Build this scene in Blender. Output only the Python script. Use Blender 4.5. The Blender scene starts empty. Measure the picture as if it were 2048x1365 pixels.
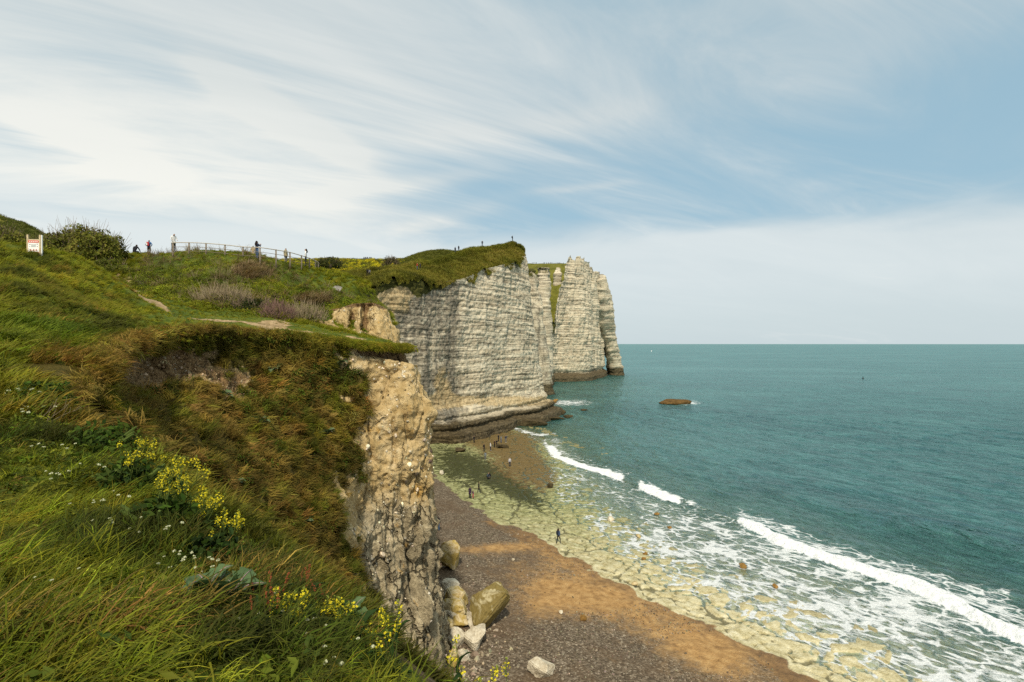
import bpy, bmesh, math, random
import numpy as np
from mathutils import Vector, Matrix, Euler

random.seed(7)
RNG = np.random.default_rng(7)
SC = bpy.context.scene
COL = SC.collection
R = math.radians

# ------------------------------------------------------------------ camera
EYE = 23.0          # metres above the sea
cam_data = bpy.data.cameras.new('camera')
cam_data.sensor_width = 36.0
cam_data.lens = 18.0
cam_data.clip_start = 0.05
cam_data.clip_end = 80000.0
cam_data.shift_y = 5.5 / 2048.0
cam = bpy.data.objects.new('camera', cam_data)
cam.location = (0, 0, EYE)
cam.rotation_euler = (R(90), 0, 0)
COL.objects.link(cam)
SC.camera = cam

# ------------------------------------------------------------------ light
SUN_AZ = R(180)     # clockwise from +Y (straight ahead): behind the camera
SUN_EL = R(47)
sun_dir = Vector((math.sin(SUN_AZ) * math.cos(SUN_EL), math.cos(SUN_AZ) * math.cos(SUN_EL), math.sin(SUN_EL)))
sl = bpy.data.lights.new('sun', 'SUN')
sl.energy = 4.4
sl.angle = R(3.0)
sl.color = (1.0, 0.91, 0.76)
sun = bpy.data.objects.new('sun', sl)
sun.rotation_euler = sun_dir.to_track_quat('Z', 'Y').to_euler()
sun.location = (0, -20, 80)
COL.objects.link(sun)

SC.view_settings.view_transform = 'Standard'
SC.view_settings.look = 'None'
SC.view_settings.exposure = 0.0
SC.view_settings.gamma = 1.0
SC.view_settings.use_curve_mapping = False
SC.cycles.use_adaptive_sampling = True
SC.cycles.adaptive_threshold = 0.015
SC.cycles.use_denoising = False      # keep blade-level detail; the remaining grain is fine
SC.cycles.max_bounces = 6
SC.cycles.diffuse_bounces = 2
SC.cycles.glossy_bounces = 2
SC.cycles.transmission_bounces = 2
SC.cycles.transparent_max_bounces = 8

# ------------------------------------------------------------------ node helper
class NT:
    def __init__(s, nt):
        s.nt = nt
    def node(s, t, ins=None, **props):
        n = s.nt.nodes.new(t)
        for k, v in props.items():
            setattr(n, k, v)
        for k, v in (ins or {}).items():
            s.put(n.inputs[k], v)
        return n
    def put(s, sock, v):
        if isinstance(v, bpy.types.NodeSocket):
            s.nt.links.new(v, sock)
        elif isinstance(v, bpy.types.Node):
            s.nt.links.new(v.outputs[0], sock)
        else:
            if sock.type == 'RGBA' and len(v) == 3:
                v = (*v, 1)
            sock.default_value = v
    def math(s, op, a, b=0.0, c=None, clamp=False):
        ins = {0: a, 1: b}
        if c is not None:
            ins[2] = c
        return s.node('ShaderNodeMath', ins, operation=op, use_clamp=clamp).outputs[0]
    def vmath(s, op, a, b=(0, 0, 0)):
        n = s.node('ShaderNodeVectorMath', {0: a, 1: b}, operation=op)
        return n.outputs['Value'] if op in ('DOT_PRODUCT', 'LENGTH') else n.outputs[0]
    def mul(s, v, k):
        return s.vmath('MULTIPLY', v, k)
    def mix(s, f, a, b, mode='MIX'):
        n = s.nt.nodes.new('ShaderNodeMix')
        n.data_type = 'RGBA'
        n.blend_type = mode
        n.clamp_factor = True
        s.put(n.inputs[0], f); s.put(n.inputs[6], a); s.put(n.inputs[7], b)
        return n.outputs[2]
    def noise(s, vec, scale, detail=4.0, rough=0.55, dist=0.0, col=False):
        n = s.node('ShaderNodeTexNoise', {'Vector': vec, 'Scale': scale, 'Detail': detail, 'Roughness': rough, 'Distortion': dist})
        return n.outputs[1] if col else n.outputs[0]
    def voro(s, vec, scale, feature='F1', out='Distance', rnd=1.0):
        n = s.node('ShaderNodeTexVoronoi', {'Vector': vec, 'Scale': scale, 'Randomness': rnd}, feature=feature)
        return n.outputs[out]
    def ramp(s, f, stops, interp='LINEAR'):
        n = s.node('ShaderNodeValToRGB', {0: f})
        cr = n.color_ramp
        cr.interpolation = interp
        while len(cr.elements) < len(stops):
            cr.elements.new(0.5)
        for e, (p, c) in zip(cr.elements, stops):
            e.position = p
            e.color = (*c, 1) if isinstance(c, (tuple, list)) else (c, c, c, 1)
        return n.outputs[0]
    def step(s, v, a, b):
        n = s.node('ShaderNodeMapRange', {0: v, 1: a, 2: b, 3: 0.0, 4: 1.0}, interpolation_type='SMOOTHSTEP')
        return n.outputs[0]
    def attr(s, name, kind='GEOMETRY', out='Fac'):
        n = s.node('ShaderNodeAttribute', attribute_name=name, attribute_type=kind)
        return n.outputs[out]
    def pos(s):
        return s.node('ShaderNodeNewGeometry').outputs['Position']
    def bump(s, h, strength=0.5, dist=0.1, normal=None):
        ins = {'Height': h, 'Strength': strength, 'Distance': dist}
        if normal is not None:
            ins['Normal'] = normal
        return s.node('ShaderNodeBump', ins).outputs[0]
    def bsdf(s, col, rough=0.85, spec=0.2, normal=None, **kw):
        ins = {'Base Color': col, 'Roughness': rough, 'Specular IOR Level': spec}
        if normal is not None:
            ins['Normal'] = normal
        ins.update(kw)
        return s.node('ShaderNodeBsdfPrincipled', ins)

def material(name):
    m = bpy.data.materials.new(name)
    m.use_nodes = True
    m.node_tree.nodes.clear()
    N = NT(m.node_tree)
    out = m.node_tree.nodes.new('ShaderNodeOutputMaterial')
    return m, N, out.inputs['Surface']

_plain = {}
def plain(name, col, rough=0.8, spec=0.2, var=0.18, scale=9.0, bump=0.15, metal=0.0):
    """simple paint / cloth / wood material with slight procedural unevenness"""
    if name in _plain:
        return _plain[name]
    m, N, out = material(name)
    p = N.node('ShaderNodeTexCoord').outputs['Object']
    n = N.noise(p, scale, 3)
    c = N.mix(N.ramp(n, [(0.3, 0.0), (0.7, 1.0)]), [x * (1 - var) for x in col], [min(1, x * (1 + var)) for x in col])
    b = N.bsdf(c, rough, spec, N.bump(n, bump, 0.02), Metallic=metal)
    N.put(out, b)
    _plain[name] = m
    return m

# ------------------------------------------------------------------ sky
world = bpy.data.worlds.new('World')
SC.world = world
world.use_nodes = True
world.node_tree.nodes.clear()
W = NT(world.node_tree)
sky = W.node('ShaderNodeTexSky', sky_type='NISHITA', sun_disc=False, sun_elevation=SUN_EL, sun_rotation=SUN_AZ,
             altitude=20.0, air_density=1.0, dust_density=1.2, ozone_density=1.6)
gen = W.node('ShaderNodeTexCoord').outputs['Generated']
sep = W.node('ShaderNodeSeparateXYZ', {0: gen})
dx, dy, dz = sep.outputs
az = W.math('ARCTAN2', dx, dy)                        # radians, 0 = straight ahead
el = W.math('ARCSINE', dz)
# the cloud sheet: a plane high above, so streaks converge towards the horizon
zc = W.math('ADD', W.math('MAXIMUM', dz, 0.0), 0.10)
qx = W.math('DIVIDE', dx, zc); qy = W.math('DIVIDE', dy, zc)
q = W.node('ShaderNodeCombineXYZ', {0: qx, 1: qy, 2: 0.0}).outputs[0]
def rot_scale(ang, sx, sy):
    return W.node('ShaderNodeMapping', {'Vector': q, 'Rotation': (0, 0, R(ang)), 'Scale': (sx, sy, 1)}, vector_type='TEXTURE').outputs[0]
veil_n = W.noise(rot_scale(38, 2.2, 1.0), 0.55, 6, 0.55, 1.0)
fine_n = W.noise(rot_scale(30, 3.0, 1.0), 1.5, 7, 0.62, 1.4)
patch_n = W.noise(rot_scale(10, 1.6, 1.0), 0.32, 3, 0.5, 0.3)
ea = W.node('ShaderNodeCombineXYZ', {0: W.math('MULTIPLY', az, 1.0), 1: W.math('MULTIPLY', el, 3.5), 2: 0.0}).outputs[0]
bank_n = W.noise(ea, 2.6, 5, 0.5, 0.4)
DEG = math.pi / 180
# low bank of pale cloud on the horizon
bank = W.step(W.math('ADD', el, W.math('MULTIPLY', W.math('SUBTRACT', bank_n, 0.5), 8 * DEG)), 13.8 * DEG, 10.0 * DEG)
# thicker towards the left, a clearer band above the bank on the right
left = W.step(az, 6 * DEG, -30 * DEG)
gap = W.math('MULTIPLY', W.step(el, 9.0 * DEG, 14 * DEG), W.step(el, 26 * DEG, 15.5 * DEG))
gap = W.math('MULTIPLY', gap, W.step(az, -24 * DEG, -2 * DEG))
high = W.step(el, 17 * DEG, 30 * DEG)
v = W.math('ADD', W.math('MULTIPLY', veil_n, 0.85), W.math('MULTIPLY', fine_n, 0.85))
v = W.math('ADD', v, W.math('MULTIPLY', W.math('SUBTRACT', patch_n, 0.35), 0.75))
v = W.math('ADD', v, W.math('MULTIPLY', left, 0.14))
v = W.math('ADD', v, W.math('MULTIPLY', high, 0.07))
v = W.math('SUBTRACT', v, W.math('MULTIPLY', gap, 0.20))
veil = W.step(v, 0.56, 1.22)
def streak(a0, e0, a1, e1, w, amp):
    """a long cirrus streak between two directions (degrees)"""
    dxs, dys = (a1 - a0) * DEG, (e1 - e0) * DEG
    L = math.hypot(dxs, dys); ux, uy = dxs / L, dys / L
    px = W.math('SUBTRACT', az, a0 * DEG); py = W.math('SUBTRACT', el, e0 * DEG)
    t = W.math('ADD', W.math('MULTIPLY', px, ux), W.math('MULTIPLY', py, uy))
    s = W.math('ADD', W.math('MULTIPLY', px, -uy), W.math('MULTIPLY', py, ux))
    s = W.math('ADD', s, W.math('MULTIPLY', W.math('SUBTRACT', fine_n, 0.5), w * 1.6 * DEG))
    across = W.math('EXPONENT', W.math('MULTIPLY', W.math('MULTIPLY', s, s), -1.0 / (w * DEG) ** 2))
    along = W.math('MULTIPLY', W.step(t, -L * 0.25, L * 0.2), W.step(t, L * 1.35, L * 0.8))
    return W.math('MULTIPLY', W.math('MULTIPLY', across, along), amp)
for st in ((-31, 24.5, -16.5, 18.8, 1.5, 0.6), (-44, 17.5, -34, 15.0, 1.4, 0.4), (-21, 15.2, -4, 18.2, 0.9, 0.4), (-12, 21.5, 14, 24.0, 1.5, 0.25),
           (-14, 12.0, -2, 15.0, 1.0, 0.3), (20, 31, 44, 30, 2.0, 0.12), (2, 16.5, 12, 17.0, 0.4, 0.3)):
    veil = W.math('ADD', veil, streak(*st))
cover = W.math('MAXIMUM', W.math('MINIMUM', veil, 1.0), W.math('MULTIPLY', bank, 0.88))
cover = W.math('MULTIPLY', cover, 0.93)
shade = W.math('ADD', W.math('MULTIPLY', patch_n, 0.35), W.math('ADD', W.math('MULTIPLY', veil_n, 0.35), W.math('MULTIPLY', fine_n, 0.30)))
bright = W.mix(W.step(shade, 0.32, 0.66), (4.9, 5.7, 6.0), (8.3, 8.5, 8.3))
bright = W.mix(W.math('MULTIPLY', left, W.step(el, 33 * DEG, 12 * DEG)), bright, (9.6, 9.5, 8.8))
bright = W.mix(W.math('MULTIPLY', bank, 0.75), bright, (7.9, 8.4, 8.4))
low = W.step(el, 7.5 * DEG, 0.0)
bright = W.mix(W.math('MULTIPLY', low, 0.75), bright, (6.2, 7.0, 7.2))
blue = W.mix(0.75, W.mul(sky, (0.95, 1.0, 1.0)), (3.9, 6.0, 7.1))
skycol = W.mix(cover, blue, bright)
world.cycles.sampling_method = 'NONE'
bg = W.node('ShaderNodeBackground', {'Color': skycol, 'Strength': 0.1})
wo = world.node_tree.nodes.new('ShaderNodeOutputWorld')
W.put(wo.inputs['Surface'], bg)

# ------------------------------------------------------------------ numpy helpers
def P(u, v, Y):
    """world point seen at pixel (u, v) of the 2048-wide photograph, Y metres ahead"""
    return np.array([(u - 1024.0) / 1024.0 * Y, Y, EYE - (v - 688.0) / 1024.0 * Y])
def G(u, v, z=0.0):
    return P(u, v, (EYE - z) * 1024.0 / (v - 688.0))
def project(p):
    y = np.maximum(p[..., 1], 0.05)
    return 1024 + p[..., 0] / y * 1024, 688 - (p[..., 2] - EYE) / y * 1024
def sst(x, a, b):
    t = np.clip((x - a) / (b - a), 0, 1)
    return t * t * (3 - 2 * t)

_perm = np.random.default_rng(3).permutation(512).astype(np.int64)
_perm = np.concatenate([_perm, _perm, _perm])
_grad = np.random.default_rng(4).normal(size=(512, 3)); _grad /= np.linalg.norm(_grad, axis=1)[:, None]
def perlin(p):
    p = np.asarray(p, float)
    i = np.floor(p).astype(np.int64); f = p - i
    w = f * f * f * (f * (f * 6 - 15) + 10)
    res = 0
    for a in (0, 1):
        for b in (0, 1):
            for c in (0, 1):
                h = _perm[(_perm[(_perm[(i[..., 0] + a) & 511] + i[..., 1] + b) & 511] + i[..., 2] + c) & 511] & 511
                g = _grad[h]
                d = f - np.array([a, b, c])
                ww = (w[..., 0] if a else 1 - w[..., 0]) * (w[..., 1] if b else 1 - w[..., 1]) * (w[..., 2] if c else 1 - w[..., 2])
                res = res + ww * (g * d).sum(-1)
    return res * 1.6
def fbm(p, scale=1.0, octs=4, gain=0.5, lac=2.03):
    p = np.asarray(p, float) * scale
    a, s = 1.0, 0.0
    for k in range(octs):
        s = s + a * perlin(p + 17.3 * k)
        p = p * lac; a *= gain
    return s
def xyz(x, y, z=0.0):
    x, y = np.broadcast_arrays(x, y)
    return np.stack([x, y, np.broadcast_to(z, x.shape)], -1).astype(float)

def sdist(x, y, line):
    """signed distance to a polyline; positive on its right-hand side when walking along it"""
    line = np.asarray(line, float)
    best = np.full(x.shape, 1e18); sgn = np.ones(x.shape)
    for a, b in zip(line[:-1], line[1:]):
        d = b - a; L2 = d @ d
        t = np.clip(((x - a[0]) * d[0] + (y - a[1]) * d[1]) / L2, 0, 1)
        ex, ey = x - a[0] - t * d[0], y - a[1] - t * d[1]
        r = ex * ex + ey * ey
        cr = (x - a[0]) * d[1] - (y - a[1]) * d[0]
        m = r < best - 1e-9
        best = np.where(m, r, best); sgn = np.where(m, np.sign(cr), sgn)
    return np.sqrt(best) * sgn
def along(x, y, line):
    """arc length of the nearest point on a polyline"""
    line = np.asarray(line, float)
    best = np.full(x.shape, 1e18); s = np.zeros(x.shape); acc = 0
    for a, b in zip(line[:-1], line[1:]):
        d = b - a; L = math.sqrt(d @ d)
        t = np.clip(((x - a[0]) * d[0] + (y - a[1]) * d[1]) / L ** 2, 0, 1)
        r = (x - a[0] - t * d[0]) ** 2 + (y - a[1] - t * d[1]) ** 2
        m = r < best
        best = np.where(m, r, best); s = np.where(m, acc + t * L, s); acc += L
    return s

def mesh_np(name, verts, quads=None, tris=None, smooth=True, attrs=None):
    me = bpy.data.meshes.new(name)
    verts = np.asarray(verts, np.float32).reshape(-1, 3)
    me.vertices.add(len(verts)); me.vertices.foreach_set('co', verts.ravel())
    loops = []; starts = []; n = 0; c = 0
    if quads is not None and len(quads):
        quads = np.asarray(quads, np.int32); loops.append(quads.ravel()); starts.append(np.arange(len(quads)) * 4 + c); c += quads.size; n += len(quads)
    if tris is not None and len(tris):
        tris = np.asarray(tris, np.int32); loops.append(tris.ravel()); starts.append(np.arange(len(tris)) * 3 + c); c += tris.size; n += len(tris)
    me.loops.add(c); me.loops.foreach_set('vertex_index', np.concatenate(loops))
    me.polygons.add(n); me.polygons.foreach_set('loop_start', np.concatenate(starts).astype(np.int32))
    me.polygons.foreach_set('use_smooth', np.full(n, smooth))
    me.update(calc_edges=True)
    for k, a in (attrs or {}).items():
        a = np.asarray(a, np.float32)
        if a.ndim == 1 or a.shape[-1] != 3:
            at = me.attributes.new(k, 'FLOAT', 'POINT'); at.data.foreach_set('value', a.ravel())
        else:
            at = me.attributes.new(k, 'FLOAT_VECTOR', 'POINT'); at.data.foreach_set('vector', a.reshape(-1, 3).ravel())
    return me
def grid_quads(nr, nc, flip=False):
    i = np.arange(nr * nc).reshape(nr, nc)
    q = np.stack([i[:-1, :-1], i[:-1, 1:], i[1:, 1:], i[1:, :-1]], -1).reshape(-1, 4)
    return q[:, ::-1] if flip else q
def link(name, me, mats=None, parent=None, **props):
    o = bpy.data.objects.new(name, me)
    COL.objects.link(o)
    if me is not None and mats is not None and not me.materials:
        for m in (mats if isinstance(mats, (list, tuple)) else [mats]):
            me.materials.append(m)
    if parent is not None:
        o.parent = parent
    for k, v_ in props.items():
        o[k] = v_
    return o
def thing(name, label, cat, loc=(0, 0, 0), rz=0.0, group=None, scale=1.0):
    o = bpy.data.objects.new(name, None)
    o.empty_display_size = 0.2
    COL.objects.link(o)
    o.location = loc; o.rotation_euler = (0, 0, rz); o.scale = (scale,) * 3
    o['label'] = label; o['category'] = cat
    if group:
        o['group'] = group
    return o
def normals_grid(V):
    du = np.gradient(V, axis=1); dv = np.gradient(V, axis=0)
    n = np.cross(du, dv)
    return n / np.maximum(np.linalg.norm(n, axis=-1, keepdims=True), 1e-9)

def catmull(ctrl, n, axis):
    """Catmull-Rom resample of a control array along an axis"""
    c = np.moveaxis(np.asarray(ctrl, float), axis, 0)
    m = len(c)
    c = np.concatenate([[2 * c[0] - c[1]], c, [2 * c[-1] - c[-2]]])
    t = np.linspace(0, m - 1, n); i = np.minimum(t.astype(int), m - 2); f = (t - i)
    f = f.reshape((-1,) + (1,) * (c.ndim - 1))
    p0, p1, p2, p3 = c[i], c[i + 1], c[i + 2], c[i + 3]
    r = 0.5 * (2 * p1 + (p2 - p0) * f + (2 * p0 - 5 * p1 + 4 * p2 - p3) * f ** 2 + (3 * p1 - p0 - 3 * p2 + p3) * f ** 3)
    return np.moveaxis(r, 0, axis)
def loft(ctrl, nr, nc):
    return catmull(catmull(ctrl, nr, 0), nc, 1)
# ================================================================== THE SETTING
# ------------------------------------------------------------------ materials of the land
def land_material():
    m, N, out = material('turf')
    p = N.pos()
    n1 = N.noise(p, 0.35, 5, 0.6); n2 = N.noise(p, 3.0, 5, 0.65); n3 = N.noise(p, 14.0, 4, 0.6)
    g = N.ramp(N.math('ADD', N.math('MULTIPLY', n1, 0.5), N.math('MULTIPLY', n2, 0.5)),
               [(0.36, (0.030, 0.042, 0.006)), (0.48, (0.060, 0.085, 0.010)), (0.58, (0.105, 0.12, 0.018)), (0.68, (0.13, 0.11, 0.03))])
    soil = N.ramp(n2, [(0.35, (0.055, 0.036, 0.018)), (0.55, (0.11, 0.075, 0.038)), (0.7, (0.19, 0.14, 0.08))])
    pathc = N.ramp(n2, [(0.3, (0.14, 0.10, 0.045)), (0.5, (0.30, 0.21, 0.11)), (0.7, (0.42, 0.31, 0.18))])
    chalk = N.ramp(n2, [(0.3, (0.20, 0.16, 0.10)), (0.6, (0.42, 0.36, 0.25))])
    c = N.mix(N.step(N.math('ADD', N.attr('soil'), N.math('MULTIPLY', N.math('SUBTRACT', n2, 0.5), 0.7)), 0.4, 0.65), g, soil)
    c = N.mix(N.step(N.math('ADD', N.attr('rock'), N.math('MULTIPLY', N.math('SUBTRACT', n2, 0.5), 0.5)), 0.45, 0.6), c, chalk)
    c = N.mix(N.step(N.math('ADD', N.attr('path'), N.math('MULTIPLY', N.math('SUBTRACT', n2, 0.5), 0.6)), 0.45, 0.62), c, pathc)
    b = N.bsdf(c, 0.95, 0.1, N.bump(N.math('ADD', n2, N.math('MULTIPLY', n3, 0.4)), 0.7, 0.08))
    N.put(out, b)
    return m
M_TURF = land_material()

def bluff_material():
    """crumbly tan head with flints, pale chalk stones, grey lower chalk; soil and turf where the slope is grown over"""
    m, N, out = material('tan_bluff')
    p = N.pos()
    n1 = N.noise(p, 0.55, 5, 0.6); n2 = N.noise(p, 2.6, 6, 0.65); n3 = N.noise(p, 9.0, 5, 0.65)
    st = N.noise(N.mul(p, (0.9, 0.9, 0.22)), 1.6, 5, 0.6)
    tan = N.ramp(N.math('ADD', N.math('MULTIPLY', n2, 0.5), N.math('MULTIPLY', n1, 0.5)), [(0.30, (0.22, 0.145, 0.058)), (0.44, (0.40, 0.285, 0.125)), (0.56, (0.53, 0.40, 0.205)), (0.70, (0.64, 0.54, 0.35))])
    grey = N.ramp(N.math('ADD', N.math('MULTIPLY', st, 0.6), N.math('MULTIPLY', n3, 0.4)),
                  [(0.30, (0.085, 0.070, 0.045)), (0.46, (0.25, 0.205, 0.125)), (0.58, (0.42, 0.35, 0.22)), (0.75, (0.60, 0.53, 0.37))])
    c = N.mix(N.step(N.math('ADD', N.attr('grey'), N.math('MULTIPLY', N.math('SUBTRACT', n1, 0.5), 1.1)), 0.30, 0.75), tan, grey)
    orange = N.step(N.noise(p, 0.8, 4, 0.6, 0.5), 0.60, 0.70)
    c = N.mix(N.math('MULTIPLY', orange, 0.6), c, (0.50, 0.28, 0.055))
    stones = N.step(N.voro(p, 3.2), 0.30, 0.20)
    stones = N.math('MULTIPLY', stones, N.step(N.noise(p, 1.1, 3), 0.54, 0.64))
    c = N.mix(N.math('MULTIPLY', stones, 0.8), c, (0.78, 0.72, 0.58))
    pits = N.math('MULTIPLY', N.step(N.voro(N.vmath('ADD', p, (7.1, 3.3, 1.9)), 2.5), 0.27, 0.17), N.step(N.noise(p, 0.7, 3), 0.54, 0.62))
    c = N.mix(N.math('MULTIPLY', pits, 0.8), c, (0.060, 0.040, 0.020))
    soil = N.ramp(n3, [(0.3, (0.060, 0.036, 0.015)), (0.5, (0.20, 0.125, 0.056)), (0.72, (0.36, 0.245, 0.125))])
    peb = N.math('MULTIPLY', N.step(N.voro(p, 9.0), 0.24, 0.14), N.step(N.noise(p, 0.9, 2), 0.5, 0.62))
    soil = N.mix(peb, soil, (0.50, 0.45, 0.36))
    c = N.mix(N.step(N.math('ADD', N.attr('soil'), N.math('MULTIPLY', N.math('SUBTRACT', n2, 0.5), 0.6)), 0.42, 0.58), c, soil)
    grass = N.ramp(n2, [(0.3, (0.030, 0.030, 0.006)), (0.5, (0.085, 0.066, 0.014)), (0.7, (0.13, 0.095, 0.03))])
    c = N.mix(N.step(N.math('ADD', N.attr('grass'), N.math('MULTIPLY', N.math('SUBTRACT', n2, 0.5), 0.5)), 0.42, 0.58), c, grass)
    h = N.math('ADD', N.math('ADD', n2, N.math('MULTIPLY', n3, 0.5)), N.math('SUBTRACT', N.math('MULTIPLY', stones, 0.35), N.math('MULTIPLY', pits, 0.6)))
    crk = N.voro(N.vmath('ADD', N.mul(p, (1.0, 1.0, 0.45)), N.mul(N.noise(p, 1.2, 3, .6, col=True), (.8, .8, .5))), 0.75, 'DISTANCE_TO_EDGE')
    crm = N.math('MULTIPLY', N.step(crk, 0.045, 0.0), N.math('MAXIMUM', N.attr('grey'), N.math('MULTIPLY', N.step(n1, 0.48, 0.62), 0.6)))
    c = N.mix(N.math('MULTIPLY', crm, 0.7), c, (0.05, 0.038, 0.022))
    N.put(out, N.bsdf(c, 0.95, 0.1, N.bump(N.math('SUBTRACT', h, N.math('MULTIPLY', crm, 1.2)), 0.9, 0.22)))
    return m
M_BLUFF = bluff_material()

def chalk_material():
    m, N, out = material('banded_chalk')
    p = N.pos()
    w = N.noise(N.mul(p, (1, 1, 0.3)), 0.06, 3, 0.5)
    zz = N.vmath('ADD', p, N.node('ShaderNodeCombineXYZ', {0: 0.0, 1: 0.0, 2: N.math('MULTIPLY', w, 2.2)}).outputs[0])
    band = N.noise(N.mul(zz, (0.055, 0.055, 0.95)), 1.0, 6, 0.72)
    band2 = N.noise(N.mul(zz, (0.07, 0.07, 2.6)), 1.0, 4, 0.62)
    blot = N.noise(p, 0.35, 6, 0.66)
    fine = N.noise(p, 1.5, 6, 0.7)
    streakn = N.noise(N.mul(p, (0.9, 0.9, 0.06)), 0.55, 6, 0.66, 0.4)
    col = N.ramp(N.math('ADD', N.math('MULTIPLY', band, 0.62), N.math('MULTIPLY', fine, 0.38)),
                 [(0.33, (0.24, 0.195, 0.125)), (0.44, (0.46, 0.39, 0.27)), (0.53, (0.60, 0.53, 0.385)), (0.68, (0.72, 0.66, 0.51))])
    flint = N.step(N.math('ADD', band2, N.math('MULTIPLY', N.math('SUBTRACT', fine, 0.5), 0.35)), 0.44, 0.36)
    col = N.mix(N.math('MULTIPLY', flint, 0.68), col, (0.070, 0.058, 0.040))
    zsep = N.node('ShaderNodeSeparateXYZ', {0: zz}).outputs[2]
    ln = N.math('SINE', N.math('ADD', N.math('MULTIPLY', zsep, 4.3), N.math('MULTIPLY', N.math('SUBTRACT', band, 0.5), 16.0)))
    lmask = N.math('MULTIPLY', N.step(ln, 0.45, 0.95), N.step(N.noise(N.mul(zz, (.09, .09, 1.1)), 1.0, 4, .7), .43, .60))
    col = N.mix(N.math('MULTIPLY', lmask, 0.72), col, (0.085, 0.068, 0.045))
    st = N.math('ADD', N.attr('stain'), N.math('MULTIPLY', N.math('SUBTRACT', streakn, 0.5), 1.15))
    st = N.math('ADD', st, N.math('MULTIPLY', N.math('SUBTRACT', blot, 0.5), 1.3))
    dark = N.ramp(fine, [(0.35, (0.055, 0.048, 0.036)), (0.6, (0.19, 0.17, 0.13)), (0.75, (0.42, 0.38, 0.30))])
    col = N.mix(N.math('MULTIPLY', N.step(st, 0.38, 0.82), 0.85), col, dark)
    warm = N.step(N.math('ADD', N.attr('tan'), N.math('MULTIPLY', N.math('SUBTRACT', blot, 0.5), 1.0)), 0.4, 0.7)
    col = N.mix(N.math('MULTIPLY', warm, 0.75), col, N.ramp(fine, [(0.3, (0.25, 0.17, 0.075)), (0.6, (0.55, 0.42, 0.22))]))
    wet = N.step(N.math('ADD', N.attr('wet'), N.math('MULTIPLY', N.math('SUBTRACT', band, 0.5), 1.4)), 0.36, 0.66)
    col = N.mix(N.math('MULTIPLY', wet, 0.92), col, N.ramp(fine, [(0.35, (0.022, 0.016, 0.008)), (0.55, (0.075, 0.055, 0.024)), (0.75, (0.20, 0.15, 0.075))]))
    gr = N.step(N.math('ADD', N.attr('grass'), N.math('MULTIPLY', N.math('SUBTRACT', blot, 0.5), 0.9)), 0.45, 0.6)
    col = N.mix(gr, col, N.ramp(fine, [(0.35, (0.035, 0.040, 0.010)), (0.65, (0.10, 0.092, 0.026))]))
    h = N.math('ADD', N.math('MULTIPLY', band2, 1.0), N.math('ADD', N.math('MULTIPLY', fine, 0.8), N.math('MULTIPLY', band, 0.6)))
    N.put(out, N.bsdf(col, 0.95, 0.1, N.bump(h, 0.65, 0.8)))
    return m
M_CHALK = chalk_material()

# ------------------------------------------------------------------ near land: one height field
def PL(lst):
    return np.array([P(*t) for t in lst])
top_pts = PL([
    (0, 1365, 2.4), (300, 1365, 2.5), (600, 1365, 2.65), (800, 1400, 2.6), (0, 1200, 3.1), (300, 1200, 3.5), (520, 1200, 3.7), (0, 1100, 4.0), (200, 1100, 4.3),
    (0, 950, 5.6), (150, 1000, 5.4), (0, 850, 7.2), (-200, 1000, 5.0), (-200, 880, 6.5),
    (0, 800, 8.0), (150, 885, 7.0), (300, 965, 6.0), (400, 1055, 5.2), (480, 1115, 4.6), (600, 1200, 4.0), (720, 1275, 3.4), (830, 1380, 2.8),
    (0, 740, 9.8), (100, 722, 10.5), (190, 712, 12.5), (0, 660, 13.5), (150, 665, 16.5), (280, 672, 18.5), (-250, 640, 13),
    (230, 692, 14), (300, 666, 18), (400, 656, 21), (500, 661, 24), (600, 670, 26), (700, 681, 28), (820, 690, 30),
    # the mound on the left
    (0, 500, 27), (68, 506, 27.5), (150, 520, 28), (205, 548, 27.5), (262, 592, 26.5), (320, 634, 25.5), (0, 575, 18.5), (100, 585, 20.5), (200, 625, 22), (-250, 470, 28), (-250, 560, 18),
    (0, 560, 33), (68, 568, 33), (150, 582, 35), (205, 592, 34), (245, 545, 42), (270, 512, 57), (150, 514, 46), (0, 495, 48), (-250, 480, 48),
    # path and lawn below the hill
    (330, 627, 29), (400, 638, 29), (470, 640, 31), (540, 650, 31), (600, 659, 32), (700, 669, 34.5), (790, 686, 33), (640, 656, 37.5), (720, 676, 38.5), (790, 689, 37.5),
    # hill with the fence
    (330, 590, 37), (450, 612, 37), (560, 630, 37), (640, 616, 44.5), (650, 662, 39.5), (700, 674, 39.5), (745, 685, 39.5), (280, 530, 46), (350, 545, 44.5), (450, 556, 43), (550, 573, 43), (640, 585, 44), (700, 602, 46), (742, 606, 47),
    (300, 514, 55), (350, 507, 52), (380, 502, 49), (450, 506, 48), (500, 517, 46.5), (560, 529, 48.5), (640, 540, 54.5), (700, 551, 58), (380, 512, 56), (450, 518, 56), (510, 530, 54), (742, 563, 60), (720, 585, 52),
])
extra = np.array([(0, 0, -1.72), (-2, -4, -1.6), (2, -4, -2.1), (-8, 0, -0.5), (-12, 4, 0.3), (1.2, 1.5, -1.9), (-14, -6, 0.5),
                  (-50, 75, 9.0), (-35, 75, 7.6), (-22, 78, 6.5), (-70, 60, 12.0), (-70, 30, 10.0), (-50, 10, 7.0), (-40, 63, 9.3), (-55, 95, 12), (-25, 95, 9)], float)
extra[:, 2] += EYE
ctrl = np.concatenate([top_pts, extra])
def _tps(d2):
    return 0.5 * d2 * np.log(np.maximum(d2, 1e-12))
_cx = ctrl[:, :2] / 10.0
_d2 = ((_cx[:, None] - _cx[None]) ** 2).sum(-1)
_n = len(ctrl)
_A = np.zeros((_n + 3, _n + 3)); _A[:_n, :_n] = _tps(_d2) + np.eye(_n) * 2e-3
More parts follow.
